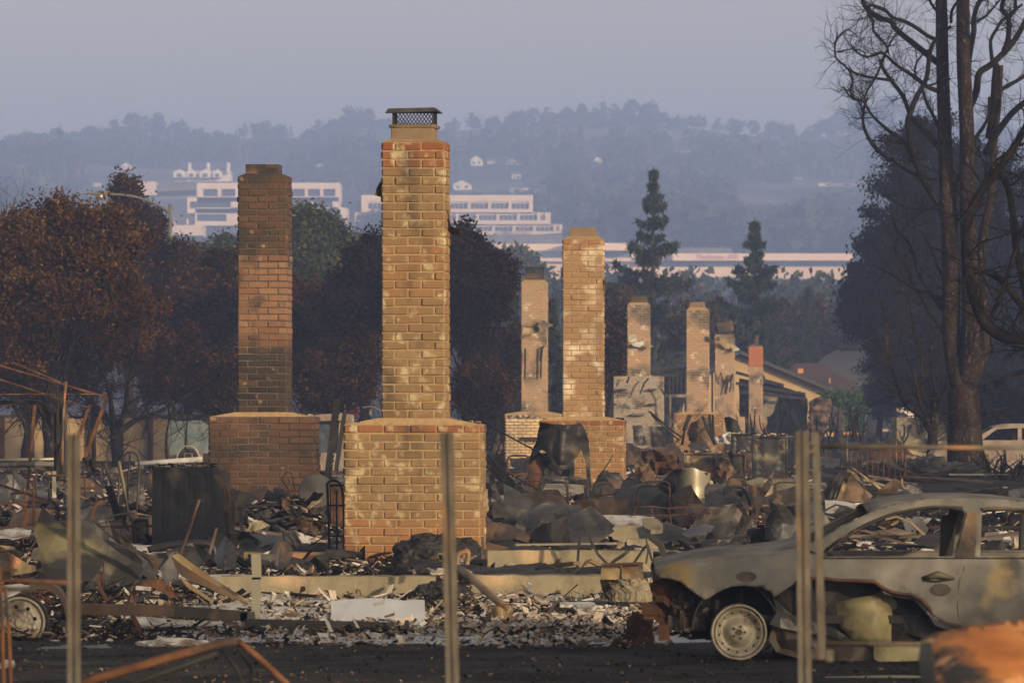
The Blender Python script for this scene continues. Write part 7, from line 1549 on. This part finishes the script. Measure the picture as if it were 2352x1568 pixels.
# far side skin with both arches
farb = [(1507,1316),(1593,1291),(1734,1277),(1830,1264),(1900,1279),(2600,1283),(2860,1305),(2905,1330),(2912,1400),(2890,1470),(2660,1480),(2625,1385),(2525,1342),(2425,1385),(2392,1494),(1800,1494),(1785,1400),(1700,1345),(1610,1385),(1580,1440),(1520,1420),(1512,1350)]
g = MB(); panel_mesh(g, farb, [], 22, cfar); g.build('far_side_body', m_car, car, smooth=True, solid=.012)
# greenhouse sides (pillars + roof rail) near and far
gh_out = EP((905,812),(1000,770),(1080,728),(1150,690),(1230,650),(1300,617),(1400,580),(1500,562),(1600,550),(1700,545),(1800,543),(1900,545),(2000,551),(2130,565))+[(2450,1172),(2560,1192),(2660,1228),(2740,1268),(2760,1291),(2600,1284),(2420,1282),(2243,1280.5),(2189,1280.5),(1900,1280.5),(1884,1276)]
win1 = EP((1012,868),(1012,838),(1060,800),(1110,765),(1200,712),(1300,665),(1390,632),(1470,615),(1560,608),(1650,604),(1740,606),(1800,614),(1808,630),(1790,700),(1740,868))
win2 = EP((1888,866),(1895,760),(1905,620),(1930,612),(2040,614),(2130,622))+[(2440,1196),(2500,1212),(2560,1240),(2580,1276),(2400,1277)]
for nm, fn_ in (('window_frame', cnear), ('far_window_frame', cfar)):
    g = MB(); panel_mesh(g, gh_out, [win1, win2], 9, fn_); g.build(nm, m_car, car, smooth=True, solid=.018)
# window seal ridges and b-pillar door edge
for pts, nm in ((EP((1040,850),(1130,775),(1260,700),(1400,642),(1500,618),(1650,598),(1800,604)), 'drip_rail'), (EP((1905,612),(1980,606),(2130,616))+[(2440,1190)], 'drip_rail')):
    mb = MB(); mb.tube([cnear(x, y-2, -.018) for x, y in smoothpts(pts, 4)], .012, 6); mb.build(nm, m_olive, car, smooth=True)
mb = MB(); panel_mesh(mb, EP((1822,625),(1880,622),(1858,866),(1752,866)), [], 10, lambda x, y: cnear(x, y, -.02)); mb.build('door_pillar', m_brown_metal, car, solid=.014)
mb = MB(); mb.prism([(2166,1184),(2200,1178),(2188,1276),(2160,1278)], CD+.35, CD+.5); mb.build('far_door_pillar', m_black, car)
# waist gap line, door seam, handle
mb = MB(); mb.tube([cnear(x, 1281.5, -.004) for x in range(1888, 2600, 20)], .008, 6); mb.build('window_seal', m_black, car)
mb = MB(); mb.tube([cnear(x, y, -.001) for x, y in smoothpts(EP((1803,884),(1795,940),(1772,1000),(1762,1080),(1762,1160),(1770,1228)), 5)], .006, 6); mb.build('door_seam', m_black, car)
mb = MB(); mb.tube([cnear(x, y, -.001) for x, y in smoothpts([(2560,1284),(2552,1330),(2530,1342)], 5)], .005, 6); mb.build('door_seam', m_black, car)
dh = MB(); q = cnear(2152, 1327, -.02)
dh.tube([cnear(*ez(1568,985), -.01), cnear(*ez(1610,978), -.03), cnear(*ez(1650,965), -.035), cnear(*ez(1700,978), -.03), cnear(*ez(1742,988), -.01)], [.012,.02,.028,.02,.012], 8); dh.build('door_handle', m_olive, car, smooth=True)
dh = MB(); dh.tube([cnear(*ez(1566,1000), -.004), cnear(*ez(1640,1006), -.006), cnear(*ez(1720,994), -.004)], .010, 6); dh.build('handle_recess', m_black, car)
# char spots
for (x, y, rx, ry) in ((*ez(590,978), 24, 12), (*ez(1665,1050), 24, 15)):
    g = MB(); panel_mesh(g, [(x+cos(a)*rx*(1+.12*nz(a*2, x)), y+sin(a)*ry) for a in np.linspace(0, 2*pi, 25)[:-1]], [], 8, lambda u, v: cnear(u, v, -.0085)); g.build('burn_patch', m_char_metal, car, smooth=True)
# torn lip curling out
lip = tear[:19]; mb = MB(); mb.tube([cnear(x, y, -.02+.015*nz(x*.1)) for x, y in lip], [.012+.006*abs(nz(x*.08, 3)) for x, y in lip], 6); mb.build('torn_edge', m_rust, car, smooth=True)
sheet('torn_skin', EP((1300,1010),(1370,1060),(1450,1075),(1530,1082),(1600,1150),(1660,1225),(1750,1262),(1900,1306),(1870,1316),(1740,1285),(1640,1250),(1590,1180),(1520,1105),(1440,1095),(1360,1075)), CD-.03, m_grey_metal, parent=car, amp=.03, thick=.008)
# hood, cowl, roof, boot
def loft(prof, name, m, inset=.03, crown=.05, nseg=10, solid=.012):
    g = MB(); vs = []; k = len(prof)
    for x, y in prof:
        a = W(x, y, CD); y0 = CD+cdy(x, y)+inset*.1; y1 = CD+CW-cdy(x, y)-inset*.1
        for j in range(nseg+1): t = j/nseg; vs.append(Vector((a.x, y0+(y1-y0)*t, a.z+crown*sin(pi*t)+.004*nz(x*.04, t*5))))
    n = nseg+1; g.add(vs, [(i*n+j, i*n+j+1, (i+1)*n+j+1, (i+1)*n+j) for i in range(k-1) for j in range(nseg)]); return g.build(name, m, car, smooth=True, solid=solid)
loft([(1507,1316),(1515,1311),(1540,1303),(1593,1291),(1640,1284),(1734,1277),(1790,1271),(1829,1262),(1850,1252)], 'bonnet', m_car, crown=.06)
loft([(1995,1177),(2030,1165),(2070,1158),(2120,1153),(2214,1151),(2300,1156),(2400,1168),(2470,1180)], 'roof', m_car, crown=.045)
loft([(2740,1284),(2800,1292),(2860,1303),(2905,1330)], 'boot_lid', m_car, crown=.03)
mb = MB(); panel_mesh(mb, [(1829,1258),(1870,1240),(1940,1208),(1952,1212),(1895,1252),(1900,1276),(1880,1276)], [], 9, lambda x, y: cnear(x, y, .02)); mb.build('mirror_base', m_olive, car, solid=.02)
# underbody, engine bay, interior
mb = MB(); mb.box((W(2190,0,CD).x, CD+CW/2, .30), (3.2, CW-.35, .06)); mb.box((W(1860,0,CD).x, CD+CW/2, .52), (.06, CW-.3, .42)); mb.build('floor_pan', m_black, car)
mb = MB(); mb.box((W(1600,0,CD).x, CD+CW/2+.1, .42), (.35, 1.0, .34), bev=.06); mb.box((W(1700,0,CD).x, CD+CW/2+.25, .40), (.4, .7, .3), bev=.08); mb.build('engine_block', m_char_metal, car)
mb = MB(); panel_mesh(mb, EP((60,1030),(130,1000),(230,1005),(330,1090),(330,1200),(280,1235),(180,1260),(100,1240),(95,1140)), [], 12, lambda x, y: W(x, y, CD)+Vector((0,.32+.05*nz(x*.06, y*.06), 0))); mb.build('radiator_support', m_rust, car, solid=.04)
mb = MB(); mb.bar(W(*ez(110,1100), CD+.2), W(*ez(250,1225), CD+.5), .07, .05); mb.bar(W(*ez(130,1240), CD+.25), W(*ez(135,1330), CD+.25), .10, .08); mb.bar(W(*ez(10,1155), CD+.3), W(*ez(100,1155), CD+.3), .09, .09); mb.bar(W(*ez(15,1190), CD+.3), W(*ez(330,1195), CD+.45), .05, .06); mb.build('crash_bar', m_rust, car)
lump('battery_remains', None, None, *ez(260,1225), CD+.35, .28, .2, .3, m_char_metal, 9, .4, 36, 100, parent=car)
mb = MB(); 
for a, b in ((ez(420,1110), ez(420,1300)), (ez(330,1200), ez(500,1260)), (ez(560,1050), ez(550,1200))): mb.tube([W(*a, CD+.35), W(*b, CD+.3)], .03, 8)
mb.build('suspension_strut', m_black, car)
# wheel housings (dark inner shell)
for cx_, cy_ in ((1690,1440), (2525,1440)):
    mb = MB(); p = W(cx_, cy_, CD+.1); n = 20; vs = []
    for i in range(n+1):
        a = pi*i/n; 
        for yy in (.0, .42): vs.append(p+Vector((cos(a)*.31, yy, sin(a)*.31)))
    mb.add(vs, [(2*i, 2*i+1, 2*i+3, 2*i+2) for i in range(n)]); mb.add([p+Vector((-.31,.42,-.1)), p+Vector((.31,.42,-.1)), p+Vector((.31,.42,.31)), p+Vector((-.31,.42,.31))], [(0,1,2,3)]); mb.build('wheel_housing', m_black, car, solid=.01)
def steel_wheel(cx_, cy_, dd, near=True):
    wl = MB(); p = W(cx_, cy_, CD+dd); r = S(63, CD); s = 1 if near else -1
    wl.lathe([(r*1.0, -.01*s),(r*1.02,-.03*s),(r*.97,-.035*s),(r*.93,-.012*s),(r*.88,0),(r*.86,.012*s)], p, 'Y', 56); wl.lathe([(r*1.02,-.03*s),(r*1.02,.0),(r*.92,.02*s),(r*.90,.13*s),(r*1.0,.15*s),(r*1.02,.17*s)], p, 'Y', 56)
    o = wl.build('wheel_rim', m_steel_wheel, car, smooth=True)
    if near:
        outl = [(cos(a)*r*.87, sin(a)*r*.87) for a in np.linspace(0, 2*pi, 73)[:-1]]; hs_ = []
        for i in range(14): a = 2*pi*(i+.3)/14; hs_.append([(cos(a)*r*.73+cos(b)*r*.045, sin(a)*r*.73+sin(b)*r*.045) for b in np.linspace(0, 2*pi, 9)[:-1]])
        def fn(x, y):
            q = math.hypot(x, y)/r; return Vector((p.x+x, p.y+.004+.055*max(0, (q-.30)/.3)*(q < .6)*(q > .3)-0+(.055*(1-(q-.6)/.27)*(q >= .6))-.02, p.z+y))
        g = MB(); panel_mesh(g, outl, hs_, r/12, fn); g.build('wheel_disc', m_steel_wheel, o, solid=.006, smooth=True)
        g = MB(); g.lathe([(0,-.028),(r*.10,-.03),(r*.13,-.015),(r*.30,-.012),(r*.33,.01)], p, 'Y', 32)
        for i in range(5): a = 2*pi*i/5; g.lathe([(0,-.03),(.010,-.03),(.011,-.01)], (p.x+cos(a)*r*.22, p.y, p.z+sin(a)*r*.22), 'Y', 8)
        g.build('wheel_hub', m_char_metal, o); g = MB(); g.lathe([(0,.06),(r*.84,.06)], p, 'Y', 24); g.build('brake_disc', m_black, o)
steel_wheel(1697, 1451, .10); steel_wheel(2525, 1451, .10); steel_wheel(1697, 1451, CW-.1, False); steel_wheel(2525, 1451, CW-.1, False)
# things showing in the torn door: melted airbag-like pad, dark inner sheet
sheet('inner_door_panel', EP((770,1080),(860,1010),(960,990),(1300,1010),(1500,1080),(1620,1195),(1750,1255),(1930,1310),(1900,1400),(1300,1390),(900,1370),(740,1300)), CD+.22, m_black, parent=car, amp=.05, thick=.01)
sheet('sagging_pad', EP((1190,1100),(1290,1085),(1350,1065),(1390,1085),(1420,1110),(1460,1180),(1475,1240),(1460,1300),(1440,1345),(1330,1345),(1200,1345),(1150,1300),(1090,1230),(1045,1165),(1110,1120)), CD+.08, m_pad, parent=car, amp=.045, fr=4, curve=.12, smooth=True, thick=.012, folds=[(.1,.2,.08)])
sheet('torn_fender_flap', EP((745,1095),(790,1150),(860,1200),(1000,1240),(1090,1270),(1200,1345),(1150,1345),(1050,1300),(900,1290),(720,1245),(760,1180)), CD+.04, m_grey_metal, parent=car, amp=.05, thick=.01)
sheet('hanging_sill', EP((740,1245),(900,1290),(1000,1340),(1250,1370),(1300,1400),(1290,1450),(1180,1500),(1020,1500),(960,1450),(760,1400),(715,1330)), CD+.1, m_char_metal, parent=car, amp=.06, thick=.01)
sheet('hanging_sill', EP((1300,1360),(1560,1340),(1620,1370),(1600,1440),(1500,1460),(1300,1450)), CD+.05, m_pad, parent=car, amp=.05, thick=.01); sheet('inner_sill', EP((1480,1190),(1600,1200),(1760,1290),(1900,1330),(1880,1370),(1600,1330),(1470,1290)), CD+.16, m_sootplate, parent=car, amp=.03, thick=.01)
sheet('sill_floor', EP((740,1380),(1900,1390),(1950,1490),(720,1500)), CD+.45, m_black, parent=car, amp=.04, thick=.01)
for x0_ in (2060, 2330):
    mb = MB(); p = W(x0_+110, 1330, CD+.5); R = Matrix.Rotation(.28, 3, 'Y')
    for sx in (-.2, .2): mb.bar(p+Vector((0, .2+sx, -.1)), p+Vector((.16, .2+sx, .24)), .025)
    mb.bar(p+Vector((.16, 0, .24)), p+Vector((.16, .4, .24)), .025); mb.bar(p+Vector((-.45, 0, -.1)), p+Vector((0, 0, -.1)), .025); mb.bar(p+Vector((-.45, .4, -.1)), p+Vector((0, .4, -.1)), .025); mb.build('seat_frame', m_black, car)
mb = MB(); mb.tube([cnear(1930, 1290, .3)+Vector((0,t,.0+.02*sin(t*5))) for t in np.linspace(0, 1.1, 8)], .05, 8); mb.build('dash_beam', m_black, car)
rod('dark_sapling', [(2345,1500),(2344,1280),(2348,1180)], 6, 47, m_black, 'black burnt pole seen through the rear car window', 'pole')

# ------------------------------------------------------------ unseen trees added off-frame at right to shade foreground and left chimney
def added_shade_tree(x, y, zlo, zhi, hw, n, lv, ls=.16, tw=1):
    d = y if abs(y) > 6 else 6.0
    pxc = 1176+F*x/d; k = F/d; cz = (zlo+zhi)/2
    return leafy_tree('added_shade_tree', 'unseen scorched tree added at the right to cast shade', 'tree', pxc, d, [(pxc, HOR-(cz-EYE)*k, hw*k, (zhi-zlo)/2*k)], n, lv, ls, m_leaf_brown, m_bark_black, .2, 'unseen scorched trees added at the right to cast shade', clr=.7, twigs=1, deep=hw*.7, zb=0)
added_shade_tree(31.5, 6, 3.0, 9.3, 3.6, 60, 130); added_shade_tree(26.5, 10, 2.5, 8.2, 2.6, 45, 130); added_shade_tree(15.5, 21, 2.2, 7.0, 2.2, 45, 130)
added_shade_tree(19.0, 57, 3.5, 8.8, 2.7, 60, 160)
# ------------------------------------------------------------ haze
hz = MB(); hz.box((0, 1585, 82.5), (2600, 3610, 171)); hob = hz.build('haze', [], loc=(0, 0, 0)); tag(hob, kind='stuff')
hm = bpy.data.materials.new('smoke_haze'); hm.use_nodes = True; hn = hm.node_tree.nodes; hn.clear()
ho = hn.new('ShaderNodeOutputMaterial'); pv = hn.new('ShaderNodeVolumePrincipled')
pv.inputs['Color'].default_value = (0.42, 0.565, 1.0, 1); pv.inputs['Density'].default_value = 0.00051
pv.inputs['Anisotropy'].default_value = 0.0
hm.node_tree.links.new(pv.outputs[0], ho.inputs['Volume']); hob.data.materials.append(hm)
